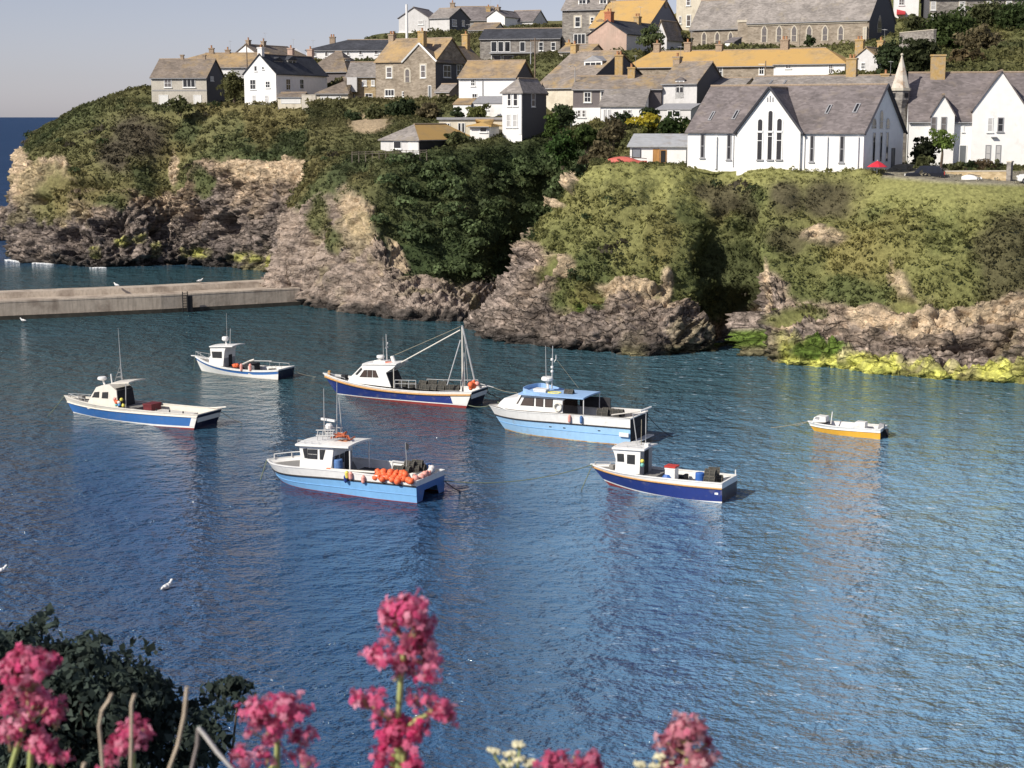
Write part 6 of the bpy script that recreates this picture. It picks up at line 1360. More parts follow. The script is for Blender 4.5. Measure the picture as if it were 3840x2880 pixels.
for cx, cy, m_, ds in ((1012, 945, 'buoyy', 'yellow'), (1000, 985, 'navy', 'navy blue'), (1052, 955, 'buoyp', 'pale pink'), (1188, 995, 'buoyp', 'small pinkish')):
    q = b.V(cx, cy, 1.88); mb = MB(); mb.lathe((q.x, q.y + .05, q.z - .28), [(.03, 0), (.11, .1), (.12, .4), (.05, .5)], 10); mb.tube([q + Vector((0, .05, .2)), Vector((q.x, 1.8, sh(q.x)))], .012, 4); o = mb.build('fender', PM[m_]); o.matrix_world = b.mw; tag(o, ds + ' fender on the near side of the light blue catamaran', 'fender', 'fenders of the light blue catamaran')
q = b.hv(1, sh(Lb), 1); rope([b.W(q), b.W((Lb + .25, .5, -.1))], .035, 'ropeg', 'weedy mooring rope hanging from the bow of the light blue catamaran'); rope([b.W((-.1, -1.5, .7)), b.W((-1.0, -2.3, -.1))], .03, 'black', 'stern rope of the light blue catamaran drooping into the water', .1)

# 5: centre pale blue boat -------------------------------------------------------
b = Boat('', 'pale blue and white boat with a blue cabin roof, under the near headland', 1780, 1270, .3165, (1832, 1278), 154, 3.5)
sh = b.curve([(182, 792, 0), (1040, 895, 1.7), (1840, 958, 1.75)]); rb = b.curve([(174, 892, 0), (1000, 1002, 1.75), (1830, 1072, 1.75)]); Lb = b.L(178, 800, 0)[0]
b5 = b
b.hull(Lb, b.L(365, 1140, 0)[0], 0, sh, rb, [('antifouling', cst(-.5), cst(.07), 'rust', 'rust'), ('hull', cst(.07), rb, 'sky2', 'dark'), ('bulwark', rb, sh, 'white', 'dark')], deckz=.75, tf=.52, full=.55, flare=.32, fore=.1, pw=2.8)
b.strake(rb, .05, 'dark'); b.strake(mix2(cst(.05), rb, .55), .018, 'sky', 'chine_rail')
c = b.cabin([(262, 800), (300, 745), (345, 706), (485, 702), (535, 662), (1060, 720), (1030, 745), (1040, 905), (500, 900)], 1.35, 'white', .88)
b.pane(c, [[(546, 786), (582, 706), (690, 708), (690, 796)], [(722, 798), (720, 712), (802, 718), (802, 806)], [(832, 808), (828, 722), (914, 726), (914, 812)], [(492, 768), (536, 684), (550, 686), (506, 768)]], 'brownglass')
x0, z0 = b.L(520, 660, 1.45); x1, z1 = b.L(1290, 718, 1.45); rf = b.slab(x1, x0, z1 - .02, z0 - .02, 1.5, .1, 'roofblue', 'cabin_roof', crown=.05)
mb = MB(); P = []; 
for k in range(13):
    a = -math.pi / 2 + math.pi * k / 12; P.append(Vector((x0 - .55 + .6 * math.cos(a), 1.42 * math.sin(a), z0 + .08)))
P = [Vector((x0 - 2.2, -1.42, z0 + .02))] + P + [Vector((x0 - 1.6, 1.42, z0 + .02))]
for a, q in zip(P[:-1], P[1:]): mb.solid([a, q, q * 1 + Vector((-.03, -.03 if q.y > 0 else .03, 0)), a + Vector((-.03, -.03 if a.y > 0 else .03, 0))], [p + Z * (.34 if abs(p.y) < 1.3 or p.x > x0 - 1.2 else .1) for p in (a, q, q + Vector((-.03, -.03 if q.y > 0 else .03, 0)), a + Vector((-.03, -.03 if a.y > 0 else .03, 0)))])
mb.build('roof_coaming', PM['roofblue'], b.root)
b.radar(b.V(860, 500, 0), .42, .30); b.tube([b.V(870, 580, 0), b.V(862, 498, 0)], .09, 'white', 'radar_post'); b.tube([b.V(848, 560, .3), b.V(840, 85, .3)], .03, 'steel', 'aerial', r1=.018); mt = b.tube([b.V(915, 590, 0), b.V(925, 85, 0)], .06, 'steel', 'signal_mast', r1=.03)
for cy in (260, 350, 400): q = b.V(918, cy, 0); b.box('navigation_lamp', 'white', q.x - .08, q.x + .08, -.1, .1, q.z, q.z + .16, mt)
q = b.V(965, 240, -.1); b.tube([b.V(940, 280, 0), q], .025, 'steel', 'yard', mt); b.tube([q, b.V(965, 195, -.1)], .05, 'steel', 'camera_pole', mt); b.tube([b.V(972, 250, -.1), b.V(1230, 585, -.9)], .014, 'rope', 'stay')
q = b.V(790, 640, .4); crate('box', b.W(q - Z * .12), R(154), (.9, .6, .32), 'white', 'white locker box on the blue cabin roof of the pale blue boat', 'box', 'white')
mb = MB(); q = b.V(930, 660, .5)
for k in range(5): mb.tube([q + Vector((.5 * math.cos(2 * math.pi * j / 10) - .1, .3 * math.sin(2 * math.pi * j / 10), .03 * k + .03)) for j in range(11)], .03, 5)
o = mb.build('rope_coil', PM['buoyy']); o.matrix_world = b.mw; tag(o, 'yellow rope coiled on the blue cabin roof of the pale blue boat', 'rope')
q = b.V(1120, 660, .4); creel(b.W(q - Z * .06), R(154), 'lobster pot standing on the blue cabin roof of the pale blue boat', None)
mb = MB(); q = b.V(985, 810, 1.36); mb.tube([q + Vector((.27 * math.cos(2 * math.pi * k / 16), .02, .27 * math.sin(2 * math.pi * k / 16))) for k in range(17)], .07, 6); o = mb.build('life_ring', PM['cream']); o.matrix_world = b.mw; tag(o, 'cream life ring on the cabin side of the pale blue boat', 'life ring')
xa = b.L(1040, 850, 1.3)[0]; b.box('aft_bulkhead', 'brownglass', xa - .06, xa - .01, -1.2, 1.2, .75, z1 - .05)
for cx in (1290,): b.tube([Vector((b.L(cx, 780, 1.4)[0], 1.4, sh(4))), Vector((b.L(cx, 780, 1.4)[0], 1.4, z1 - .02))], .035, 'white', 'canopy_post')
b.tube([Vector((b.L(1290, 780, 1.4)[0], -1.4, sh(4))), Vector((b.L(1290, 780, 1.4)[0], -1.4, z1 - .02))], .035, 'white', 'canopy_post')
b.box('deck_shelter_side', 'dark', b.L(1600, 850, -1.3)[0], xa - .1, -1.5, -1.42, sh(2), z1 - .3)
b.strake(band(sh, .06), .03, 'greyw' if 'greyw' in PM else 'deck', 'wooden_cap')
mb = MB(); p0_, p1_ = b.V(1625, 815, -1.0), b.V(2025, 838, -1.6); mb.solid([p0_, p1_, p1_ - Z * .35, p0_ - Z * .25], [p + Vector((0, .08, 0)) for p in (p0_, p1_, p1_ - Z * .35, p0_ - Z * .25)]); mb.build('stern_board', PM['white'], b.root)
for i, (cx, cy, y, a) in enumerate(((1520, 922, .7, .1), (1640, 930, .4, .3), (1580, 912, -.2, -.1), (1700, 925, -.3, 0))): creel(b.W(b.V(cx, cy, y)), R(154) + a, 'lobster pot on the aft deck of the pale blue boat', 'lobster pots on the pale blue boat', .75, .55, .5)
b.tube([b.V(1620, 905, 1.3), b.V(1960, 860, .3)], .05, 'cream', 'stern_derrick'); b.tube([b.V(1960, 860, .0), b.V(2090, 810, -1.2)], .08, 'white', 'stern_roller')
for cx, cy in ((835, 1042), (1012, 1056), (1452, 1090)): q = b.V(cx, cy, 1.7); t_ = q.x / Lb; p_ = b.hv(t_, q.z, 1); b.box('scupper', 'dark', p_.x - .1, p_.x + .1, p_.y - .03, p_.y + .02, q.z - .04, q.z + .04)
b.box('stern_fender_pad', 'white', .05, .75, 1.66, 1.80, .62, .9)
b.box('swim_platform', 'white', -.55, -.02, -1.5, 1.5, .22, .3); b.box('hull_fitting', 'dark', -.06, .0, -.1, .6, .35, 1.1)
for cx, cy, m_, ds in ((1125, 945, 'buoyp', 'dull red'), (1265, 955, 'tarp', 'grey blue')):
    q = b.V(cx, cy, 1.78); mb = MB(); mb.lathe((q.x, q.y + .05, q.z - .3), [(.03, 0), (.1, .1), (.11, .45), (.05, .55)], 10); mb.tube([q + Vector((0, .05, .2)), Vector((q.x, 1.72, sh(q.x)))], .012, 4); o = mb.build('fender', PM[m_]); o.matrix_world = b.mw; tag(o, ds + ' fender hung on the side of the pale blue boat', 'fender', 'fenders of the pale blue boat')
buoy(b.W(b.V(1942, 1000, -.9)), .24, 'buoyo', 'bright orange buoy hanging at the stern of the pale blue boat', None)
mb = MB(); 
for cx in (700, 760, 340, 380): pass
mb.tube([b.V(275, 755, .2) + Vector((0, .25 * math.sin(k), .04)) - Vector((k * .12, 0, 0)) for k in range(12)], .04, 5); o = mb.build('rope_coil', PM['ropeg']); o.matrix_world = b.mw; tag(o, 'green rope lying on the foredeck of the pale blue boat', 'rope')
A = navy3.W((-.45, 1.2, .95)); rope([b.W(b.hv(1, sh(Lb), 1)), navy3.W((-.2, 1.3, .25))], .03, 'ropeg', 'rope from the bow of the pale blue boat to the navy masted boat', .12)
rope([b.V(520, 655, 0) and b.W(b.V(500, 640, -1.0)), navy3.W(navy3.V(2120, 862, -1.1))], .02, 'rope', 'thin line from the pale blue cabin roof to the spar of the navy masted boat', .1)
rope([b.W(b.V(2040, 900, -1.4)), b.W((-1.6, -2.6, -.05))], .025, 'black', 'stern rope of the pale blue boat running into the water', .2)

# 6: navy and white small boat --------------------------------------------------
b = Boat('', 'small navy and white boat with a red lidded box on deck, nearest right', 2160, 1500, .2893, (1880, 1345), 152, 2.7)
sh = b.curve([(190, 830, 0), (1000, 1000, 1.3), (1910, 1085, 1.25)]); rb = b.curve([(212, 868, 0), (1000, 1060, 1.3), (1908, 1158, 1.25)]); Lb = b.L(190, 825, 0)[0]
b1 = b.curve([(390, 1062, .2), (860, 1208, 1.2), (1880, 1322, 1.3)]); b0 = band(b1, -.09)
b.hull(Lb, b.L(430, 1150, 0)[0], 0, sh, rb, [('antifouling', cst(-.5), b0, 'red', 'navyshade'), ('boot_stripe', b0, b1, 'white', 'navyshade'), ('hull', b1, rb, 'navy', 'navyshade'), ('bulwark', rb, sh, 'white', 'white')], deckz=.5, tf=.50)
b.strake(rb, .05, 'rub')
c = b.cabin([(505, 930), (512, 770), (490, 690), (472, 645), (505, 625), (830, 650), (822, 960), (510, 960)], .95, 'white', .94)
b.pane(c, [[(538, 792), (532, 702), (612, 706), (618, 798)], [(664, 820), (664, 716), (756, 722), (756, 830)]])
x0, z0 = b.L(465, 630, 1.0); x1, z1 = b.L(885, 655, 1.0); b.slab(x1, x0, z1 - .04, z0 - .03, 1.02, .1, 'white', 'wheelhouse_roof', crown=.06)
xa = b.L(822, 850, .9)[0]; b.box('aft_bulkhead', 'shade', xa - .05, xa - .005, -.88, .88, .3, z1 - .05); b.box('cabin_door', 'dark', xa - .08, xa - .055, -.3, .3, .35, z1 - .2)
b.tube([b.V(795, 600, .3), b.V(738, 180, .3)], .03, 'steel', 'mast_leg'); b.tube([b.V(845, 600, .0), b.V(850, 250, 0)], .02, 'rope', 'halyard'); b.tube([b.V(902, 605, -.5), b.V(908, 170, -.5)], .03, 'steel', 'mast_leg'); b.tube([b.V(738, 185, .3), b.V(908, 172, -.5)], .03, 'steel', 'mast_crossbar'); b.rails([Vector((x, y, z0 + .1)) for x, y in ((x0 - .1, .8), (x0 - .9, .8), (x1 + .3, .8))], .18, .02, 'roof_rail')
b.box('floodlight', 'white', x1 + .05, x1 + .3, -.1, .3, z1 + .1, z1 + .26)
for cx, cy, m_, ds in ((860, 792, 'buoyy', 'yellow'), (812, 832, 'buoyb', 'blue'), (860, 842, 'buoyg', 'pale green')): buoy(b.W(b.V(cx, cy, .8)), .13, m_, ds + ' buoy hung behind the wheelhouse of the small navy boat', 'buoys hung on the small navy boat')
b.box('engine_casing', 'dark', 3.2, 4.2, -.8, .6, .3, .95); b.box('gear_rack', 'dark', 2.95, 3.15, -1.0, -.2, .3, 1.0)
q = b.V(1240, 1022, .45); crate('ice_box', b.W(q), R(152), (.62, .6, .72), 'white', 'white box with a red lid amidships on the small navy boat', 'box', 'redplastic')
mb = MB(); q = b.V(1175, 995, .8); mb.solid([q + Vector((.35 * math.cos(a), .25 * math.sin(a), -.1)) for a in (0, 1, 2, 3, 4, 5)], [q + Vector((.16 * math.cos(a), .12 * math.sin(a), .12)) for a in (0, 1, 2, 3, 4, 5)]); o = mb.build('sack', PM['blueplastic']); o.matrix_world = b.mw; tag(o, 'blue sack lying beside the white box on the small navy boat', 'sack')
drum(b.W(b.V(1605, 1062, .6)), .27, .56, 'blueplastic', 'blue barrel in the stern of the small navy boat')
mb = MB(); q = b.V(1420, 1040, .8); mb.tube([Vector((q.x + .35, .8, .42)), Vector((q.x - .3, .7, .42))], .12, 8); o = mb.build('oilskins', PM['buoyo']); o.matrix_world = b.mw; tag(o, 'orange bundle on the deck of the small navy boat, left of the blue barrel', 'bundle')
for i, (cx, cy, y, a) in enumerate(((1735, 1068, .5, .1), (1830, 1060, .0, .2), (1745, 985, .4, 0), (1790, 960, -.2, .3))): creel(b.W(b.V(cx, cy, y)), R(152) + a, 'lobster pot stacked in the stern of the small navy boat', 'lobster pots on the small navy boat')
b.box('registration_plate', 'white', .22, .46, 1.20, 1.255, .46, .60)
b.rails([b.hv(t, sh(t * Lb), -1, .1) for t in (.62, .75, .88, .97)], .16, .03, 'bow_rail'); b.tube([Vector((.05, -1.1, sh(0))), Vector((.05, -1.1, sh(0) + .35))], .04, 'white', 'stern_post')
b.box('anchor_winch', 'deck', Lb - 1.6, Lb - 1.3, -.2, .2, sh(Lb - 1.4) - .1, sh(Lb - 1.4) + .15)
q = b.hv(.98, sh(Lb), 1); rope([b.W(q), b.W((Lb - .3, 2.0, -.1))], .03, 'ropeg', 'weedy rope hanging from the bow of the small navy boat'); rope([b.W(q), b4.W((-.1, -1.4, .72))], .03, 'ropeg', 'mooring rope between the small navy boat and the light blue catamaran', .5)

# 7: yellow boat ------------------------------------------------------------------
b = Boat('', 'little yellow and white open boat with an outboard motor, far right', 2900, 1480, .2441, (1636, 690), 152, 1.9)
sh = band(b.curve([(530, 432, .1), (1000, 512, .9), (1660, 560, .85)]), .10); rb = band(b.curve([(575, 508, .35), (1100, 572, .92), (1650, 612, .9)]), .12); Lb = b.L(528, 440, 0)[0]
b.hull(Lb, b.L(625, 560, 0)[0], 0, sh, rb, [('hull', cst(-.4), rb, 'yellow', 'dark'), ('bulwark', rb, sh, 'white', 'white')], deckz=.12, tf=.74, flare=.34, fore=.04)
b.strake(rb, .03, 'white')
c = b.cabin([(596, 425), (622, 350), (660, 334), (795, 350), (802, 425)], .5, 'white', .8, 'cuddy')
b.pane(c, [[(632, 372), (650, 345), (700, 350), (700, 385)]], 'shade')
b.tube([b.V(885, 450, 0), b.V(908, 262, 0)], .05, 'white', 'sampson_post', r1=.035)
q0, q1 = b.L(1255, 560, .3), b.L(1412, 560, .3); b.box('console', 'white', q1[0], q0[0], -.3, .4, .12, b.L(1300, 415, .2)[1]); b.box('thwart', 'white', 2.3, 2.6, -.8, .8, .12, .42)
q = b.V(1660, 480, 0); mb = MB(); mb.solid([Vector((q.x + .22, y * .5, .55)) for y in (-.3, .3)] + [Vector((q.x - .22, y * .5, .5)) for y in (.36, -.36)], [Vector((q.x + .1, y * .5, 1.0)) for y in (-.26, .26)] + [Vector((q.x - .22, y * .5, .92)) for y in (.3, -.3)]); om = mb.build('outboard_motor', PM['shade'], b.root)
mb = MB(); mb.box(-.32, -.16, -.06, .06, -.5, .62); mb.box(-.42, -.1, -.13, .13, .2, .24); mb.box(-.12, .02, -.15, .15, .3, .55); mb.build('outboard_leg', PM['dark'], om)
for i, (x, y, ds) in enumerate(((3.2, .35, 'nearer the bow'), (1.9, .5, 'beside the console'))): crate('fish_box', b.W((x, y, .13)), R(152) + .2, (.55, .35, .22), 'buoyp', 'faded red fish box in the yellow boat, ' + ds, 'box')
crate('fuel_box', b.W((.5, .3, .13)), R(152), (.4, .3, .3), 'dark', 'dark fuel box by the outboard motor of the yellow boat', 'box')
q = b.W(b.hv(1, sh(Lb) - .02, 1)); rope([q, water(2890, 1604, .02)], .022, 'rope', 'pale mooring rope running left from the bow of the yellow boat', .06); rope([q, water(2980, 1597, .02)], .02, 'rope', 'second slack line below the bow rope of the yellow boat', .05)
rope([b.W((-.2, -.3, .4)), water(3700, 1663, .0)], .022, 'ropeg', 'long stern line running right from the yellow boat', .3)

# ------------------------------------------------------------------ shrubs and trees one can tell apart
def bush(name, box, Y, c, label, cat='shrub', group=None, leaf=.22, n=None, trunk=0.0, per=26, var=.22, flowers=None):
    x0, y0, x1, y1 = box; base = at((x0 + x1) / 2, y1, Y); s = Y / F
    W_, H_ = (x1 - x0) * s, (y1 - y0) * s; t = thing(name, label, cat, base, 0, group)
    r = np.random.default_rng(int(x0 * 7 + y0)); n = n or int(max(10, min(160, 5.0 * W_ * H_)))
    d = r.normal(size=(n, 3)); d /= np.linalg.norm(d, axis=1)[:, None]; k = r.random((n, 1)) ** .45
    cr = np.array([W_ / 2 * .85, min(W_, H_) / 2 * .8, H_ * (1 - trunk) / 2 * .85]); P = d * k * cr + np.array([0, 0, H_ * (trunk + (1 - trunk) / 2)])
    P += r.normal(size=P.shape) * .10 * W_
    P[:, 2] = np.clip(P[:, 2], .1, None)
    rr = (.16 + .14 * r.random(n)) * min(W_, H_) * (1.0 if n > 40 else 1.25)
    C = np.array(c)[None, :] * (.65 + .75 * r.random((n, 1)))
    if flowers is not None: q = r.random(n) < .8; q &= P[:, 2] > H_ * .3; C[q] = np.array(flowers) * (.8 + .4 * r.random((q.sum(), 1)))
    Vc, Qc, Cc = leaf_clumps(P, rr, C, per, np.full(n, leaf), .85, var)
    np_mesh('crown', Vc, Qc, Cc, MLEAF, t)
    m = MB(); h = H_ * (trunk + .35)
    if trunk > .05:
        m.tube([(0, 0, -.6), (.05 * W_, 0, h * .5), (0, 0, h)], .05 * W_ + .05, 7, .03 * W_)
        for k in range(4): a = k * 1.6; m.tube([(0, 0, h * .7), (math.cos(a) * W_ * .25, math.sin(a) * W_ * .2, h * 1.15)], .03 * W_, 5, .012)
        m.build('trunk', M['bark'], t)
    else:
        for k in range(5): a = k * 1.3; m.tube([(math.cos(a) * .1, math.sin(a) * .1, -.5), (math.cos(a) * W_ * .22, math.sin(a) * W_ * .15, H_ * .6)], .05, 5, .02)
        m.build('stem', M['bark'], t)
    return t
OL, DK, LM, BR = (.115, .125, .055), (.058, .08, .036), (.15, .18, .05), (.16, .135, .075)
bush('shrub', (628, 366, 722, 424), 250, OL, 'rounded olive shrub in front of the pebbledashed house')
bush('tree', (832, 280, 920, 402), 256, (.13, .13, .055), 'small pale olive tree between the pebbledashed house and white gable house', 'tree', trunk=.3)
bush('tree', (2398, 104, 2484, 192), 236, (.13, .16, .07), 'soft green tree standing against the pink house', 'tree', trunk=.1)
bush('shrub', (2368, 426, 2478, 500), 188, (.10, .11, .03), 'bright yellow flowering shrub below the lean-to', flowers=(.50, .42, .05))
bush('shrub', (2300, 422, 2368, 480), 192, DK, 'dark green shrub against the white lean-to wall')
bush('shrub', (2410, 396, 2470, 462), 193, DK, 'dark shrub between the lean-to and the white porch')
bush('tree', (2078, 388, 2150, 490), 198, DK, 'dark tree between the slate hung cottage and the narrow bay house', 'tree', trunk=.12)
bush('shrub', (2040, 418, 2092, 520), 196, (.10, .15, .04), 'bright green climbing shrub at the corner of the narrow bay house')
bush('tree', (3486, 492, 3570, 618), 158, (.16, .22, .055), 'bright green little tree in front of the white gabled house', 'tree', trunk=.32, leaf=.16)
bush('shrub', (3424, 505, 3500, 628), 162, (.030, .036, .018), 'dark bush just right of the bell turret')
bush('shrub', (3425, 580, 3500, 640), 158, OL, 'garden shrub behind the dark car')
for i, (x0, y0, x1, y1, c, ds) in enumerate(((3545, 598, 3610, 648, OL, 'olive'), (3600, 606, 3660, 646, DK, 'dark'), (3655, 592, 3722, 646, (.16, .12, .07), 'brownish'), (3715, 605, 3762, 646, OL, 'green'))):
    bush('shrub', (x0, y0, x1, y1), 157.5, c, f'{ds} shrub behind the low garden wall of the gabled house, ' + ('nearest the car', 'second from the car', 'below the paired windows', 'by the gate pillar')[i], group='shrubs behind the garden wall', leaf=.16)
for i, (x0, y0, x1, y1, Y, c, ds) in enumerate(((3478, 52, 3640, 182, 232, (.06, .085, .028), 'big dark shrub right of the chapel, under the grey stone house'), (3630, 18, 3752, 120, 240, OL, 'green shrub in front of the windows of the grey stone house'), (3735, 22, 3880, 170, 236, (.055, .08, .028), 'large green shrub at the top right corner'),
        (3610, 120, 3760, 230, 222, BR, 'brown heathery shrub in the middle of the right hillside'), (3720, 170, 3870, 275, 214, OL, 'olive shrub at the right edge above the slate roof'), (3560, 190, 3700, 272, 205, (.15, .115, .06), 'tawny shrub just above the slate roof right of the big chimney'), (3290, 168, 3400, 280, 205, DK, 'dark shrub between the bell turret and the white cottage'), (3385, 150, 3500, 285, 202, (.05, .06, .026), 'dark shrub left of the big ochre chimney'), (3395, 66, 3480, 122, 240, OL, 'low green shrub under the red awning'))):
    bush('shrub', (x0, y0, x1, y1), Y, c, ds, group='shrubs on the hillside right of the chapel', leaf=.30)
for i, (x0, y0, x1, y1, Y, c, ds) in enumerate(((1636, 358, 1720, 428, 226, (.10, .10, .045), 'olive shrub right of the stone house door'), (1450, 372, 1560, 462, 222, DK, 'dark shrub below the windows of the stone house'), (1370, 398, 1450, 470, 224, OL, 'olive shrub left of the dark one below the stone house'), (1575, 385, 1640, 470, 218, BR, 'brownish shrub below the stone house gable'),
        (1745, 398, 1830, 446, 211, (.14, .15, .05), 'yellow green shrub in front of the conservatory'), (1690, 405, 1745, 446, 211, DK, 'dark shrub beside the low white garden shed'), (1290, 420, 1370, 480, 226, DK, 'dark green shrub on the slope below the buff cottage'), (1660, 500, 1760, 560, 200, OL, 'olive shrub in front of the flat roofed chalet'), (1580, 470, 1640, 540, 203, (.12, .12, .05), 'pale olive shrub right of the lichened shed roof'))):
    bush('shrub', (x0, y0, x1, y1), Y, c, ds, group='shrubs on the slope below the stone house', leaf=.26)
bush('shrub', (3008, 134, 3052, 178), 240, DK, 'small dark shrub against the chapel wall')
bush('shrub', (2560, 128, 2592, 180), 255, (.12, .12, .07), 'spiky pale shrub at the left end of the chapel')
for i, (x0, y0, x1, y1, Y, c, ds) in enumerate(((2150, 470, 2250, 560, 186, (.07, .10, .03), 'green shrub below the slate hung cottage'), (2250, 455, 2340, 545, 184, BR, 'tawny shrub left of the yellow flowering shrub'), (2470, 440, 2570, 520, 182, (.05, .08, .025), 'dark green shrub in front of the white porch'), (2180, 540, 2300, 640, 174, BR, 'brown shrub above the red upturned boat'), (2060, 500, 2160, 620, 186, (.05, .09, .025), 'leafy green shrub below the narrow bay house'))):
    bush('shrub', (x0, y0, x1, y1), Y, c, ds, group='shrubs below the slate hung cottage', leaf=.24)

# ------------------------------------------------------------------ poles, fence, car, garden things
def pole(sx, ytop, ybase, Y, label, r=.11, m='pole', arm=None, name='telegraph_pole', cat='pole'):
    b0 = at(sx, ybase, Y); zt = zfor(b0.x, b0.y, ytop); t = thing(name, label, cat, b0); mb = MB(); mb.tube([(0, 0, -1.5), (0, 0, zt - b0.z)], r, 8, r * .75); mb.build('post', M[m], t)
    if arm: mb = MB(); mb.box(-arm, arm, -.05, .05, zt - b0.z - .5, zt - b0.z - .38); [mb.lathe((x, 0, zt - b0.z - .38), [(.04, 0), (.05, .12)], 6) for x in (-arm * .9, -arm * .4, arm * .4, arm * .9)]; mb.build('crossarm', M[m], t)
    return t
pole(2006, 142, 296, 232, 'tall timber telegraph pole with a crossarm, right of the white cottage', arm=.7); pole(1990, 158, 262, 240, 'plain grey pole just left of the telegraph pole', m='metal', r=.09, name='pole')
pole(927, 160, 262, 262, 'dark pole rising behind the white gable house', arm=None); pole(1526, 16, 138, 312, 'thick white flue pole against the grey house on the skyline', r=.28, m='white', name='pole')
t = pole(2156, 250, 322, 208, 'slender lamp post above the slate hung cottage roof', r=.06, m='metal', name='lamp_post', cat='lamp'); mb = MB(); h = zfor(t.location.x, t.location.y, 250) - t.location.z; mb.tube([(0, 0, h), (-.3, 0, h + .12), (-.7, 0, h + .05)], .05, 6); mb.lathe((-.7, 0, h - .02), [(.14, 0), (.1, .12)], 8); mb.build('lamp_head', M['lead'], t)
pole(2870, 228, 290, 205, 'short pole standing before the stone terrace wall', r=.08, name='pole')
p0, p1 = at(1320, 584, 194), at(1600, 576, 193); t = thing('fence', 'weathered post and rail fence along the slope in front of the grey shed', 'fence', p0); N_ = 12
for k in range(N_): q = p0.lerp(p1, k / (N_ - 1)) - p0; mb = MB(); mb.box(q.x - .045, q.x + .045, q.y - .045, q.y + .045, q.z - .8, q.z + .5); mb.build('post', M['greywood'], t)
for h in (.18, .42): mb = MB(); mb.tube([Z * h - Vector((0, .1, 0)), (p1 - p0) + Z * h - Vector((0, .1, 0))], .035, 4); mb.build('rail', M['greywood'], t)
def upboat(sx0, sx1, yb, Y, hgt, m, label, wd=1.5):
    a, b_ = at(sx0, yb, Y), at(sx1, yb, Y); L = (b_ - a).length; t = thing('upturned_boat', label, 'boat', a); mb = MB(); n = 14; rings = []
    for k in range(n + 1):
        q = k / n; w_ = wd / 2 * (1 - (1 - min(1, q * 2.2)) ** 2.2) * (1 if q < .75 else 1 - (q - .75) * .5); hh = hgt * (.55 + .45 * math.sin(math.pi * min(1, q * 1.15 + .05)))
        rings.append([Vector((L * q, wd / 2 - w_ * math.cos(math.pi * j / 8) , hh * math.sin(math.pi * j / 8) ** .7)) for j in range(9)])
    for r0, r1 in zip(rings[:-1], rings[1:]):
        for j in range(8): mb.poly([r0[j], r1[j], r1[j + 1], r0[j + 1]])
    mb.poly(rings[-1]); o = mb.build('hull', m, t, smooth=True); mb = MB(); mb.tube([Vector((L * .05, wd / 2, hgt * .6)), Vector((L * .5, wd / 2, hgt + .03)), Vector((L, wd / 2, hgt * .75))], .04, 5); mb.build('keel', M['greywood'], t)
upboat(2272, 2428, 622, 168, .95, mat('faded_red_hull', (.52, .13, .10), .6, .15, 2), 'faded red upturned boat on the grass left of the white school', 1.8)
upboat(3612, 3684, 674, 152, .45, M['frame'], 'white upturned dinghy on the verge in front of the garden wall', 1.2)
def car(xl, xr, yb, Y, yaw, m, label, hgt=1.6):
    a = at(xl, yb, Y); k = (xr - 1920) / F / (CP + (1440 - yb) / F * SP); u = Vector((math.cos(R(yaw)), math.sin(R(yaw)), 0)); L = (k * a.y - a.x) / (u.x - k * u.y)
    t = thing('parked_car', label, 'car', a, R(yaw)); w_ = 1.75; S = lambda pts, y0, y1, q=0: None
    pr = [(0, .35), (.02, .75), (.06, .88), (.26, .95), (.96, 1.0), (.99, .85), (1, .4), (.95, .28), (.05, .28)]
    mb = MB(); mb.solid([Vector((x * L, 0, z * 1.0)) for x, z in pr], [Vector((x * L, w_, z)) for x, z in pr]); o = mb.build('body', m, t); bv = o.modifiers.new('bevel', 'BEVEL'); bv.width = .06; bv.segments = 3
    cp = [(.24, .94), (.38, hgt - .06), (.46, hgt), (.86, hgt - .02), (.97, .98)]
    mb = MB(); mb.solid([Vector((x * L, .12 + (.12 if z > 1.2 else 0), z)) for x, z in cp], [Vector((x * L, w_ - .12 - (.12 if z > 1.2 else 0), z)) for x, z in cp]); mb.build('cabin', m, t)
    for x0, x1 in ((.36, .56), (.58, .75), (.77, .88)):
        mb = MB(); z0, z1 = 1.02, hgt - .16; f = lambda z: .12 + .12 * (z - .94) / (hgt - 1.0) - .015
        mb.solid([Vector((x0 * L, f(z0), z0)), Vector((x1 * L, f(z0), z0)), Vector(((x1 - .01) * L, f(z1), z1)), Vector(((x0 + .04) * L, f(z1), z1))], [Vector((x0 * L, f(z0) + .05, z0)), Vector((x1 * L, f(z0) + .05, z0)), Vector(((x1 - .01) * L, f(z1) + .05, z1)), Vector(((x0 + .04) * L, f(z1) + .05, z1))]); mb.build('side_window', M['glass'], t)
    mb = MB(); mb.solid([Vector((.90 * L, .3, hgt - .12)), Vector((.90 * L, w_ - .3, hgt - .12)), Vector((.975 * L, w_ - .25, 1.08)), Vector((.975 * L, .25, 1.08))], [Vector((.92 * L, .3, hgt - .12)), Vector((.92 * L, w_ - .3, hgt - .12)), Vector((.99 * L, w_ - .25, 1.08)), Vector((.99 * L, .25, 1.08))]); mb.build('rear_window', M['glass'], t)
    for x in (.18, .80):
        for y in (-.02, w_ - .2):
            mb = MB(); c = Vector((x * L, y, .33)); mb.tube([c, c + Vector((0, .22, 0))], .33, 18); wh = mb.build('wheel', M['black'], t); mb = MB(); mb.tube([c + Vector((0, -.015, 0)), c + Vector((0, .235, 0))], .2, 12); mb.build('rim', M['metal'], wh)
    for y in (.02, w_ - .24): mb = MB(); mb.box(L * .985, L * 1.003, y, y + .22, .72, 1.05); mb.build('tail_light', mat('red_lens', (.4, .03, .03), .3, .1), t)
    for y in (.05, w_ - .3): mb = MB(); mb.box(-.01, L * .02, y, y + .25, .62, .78); mb.build('headlight', M['frame'], t)
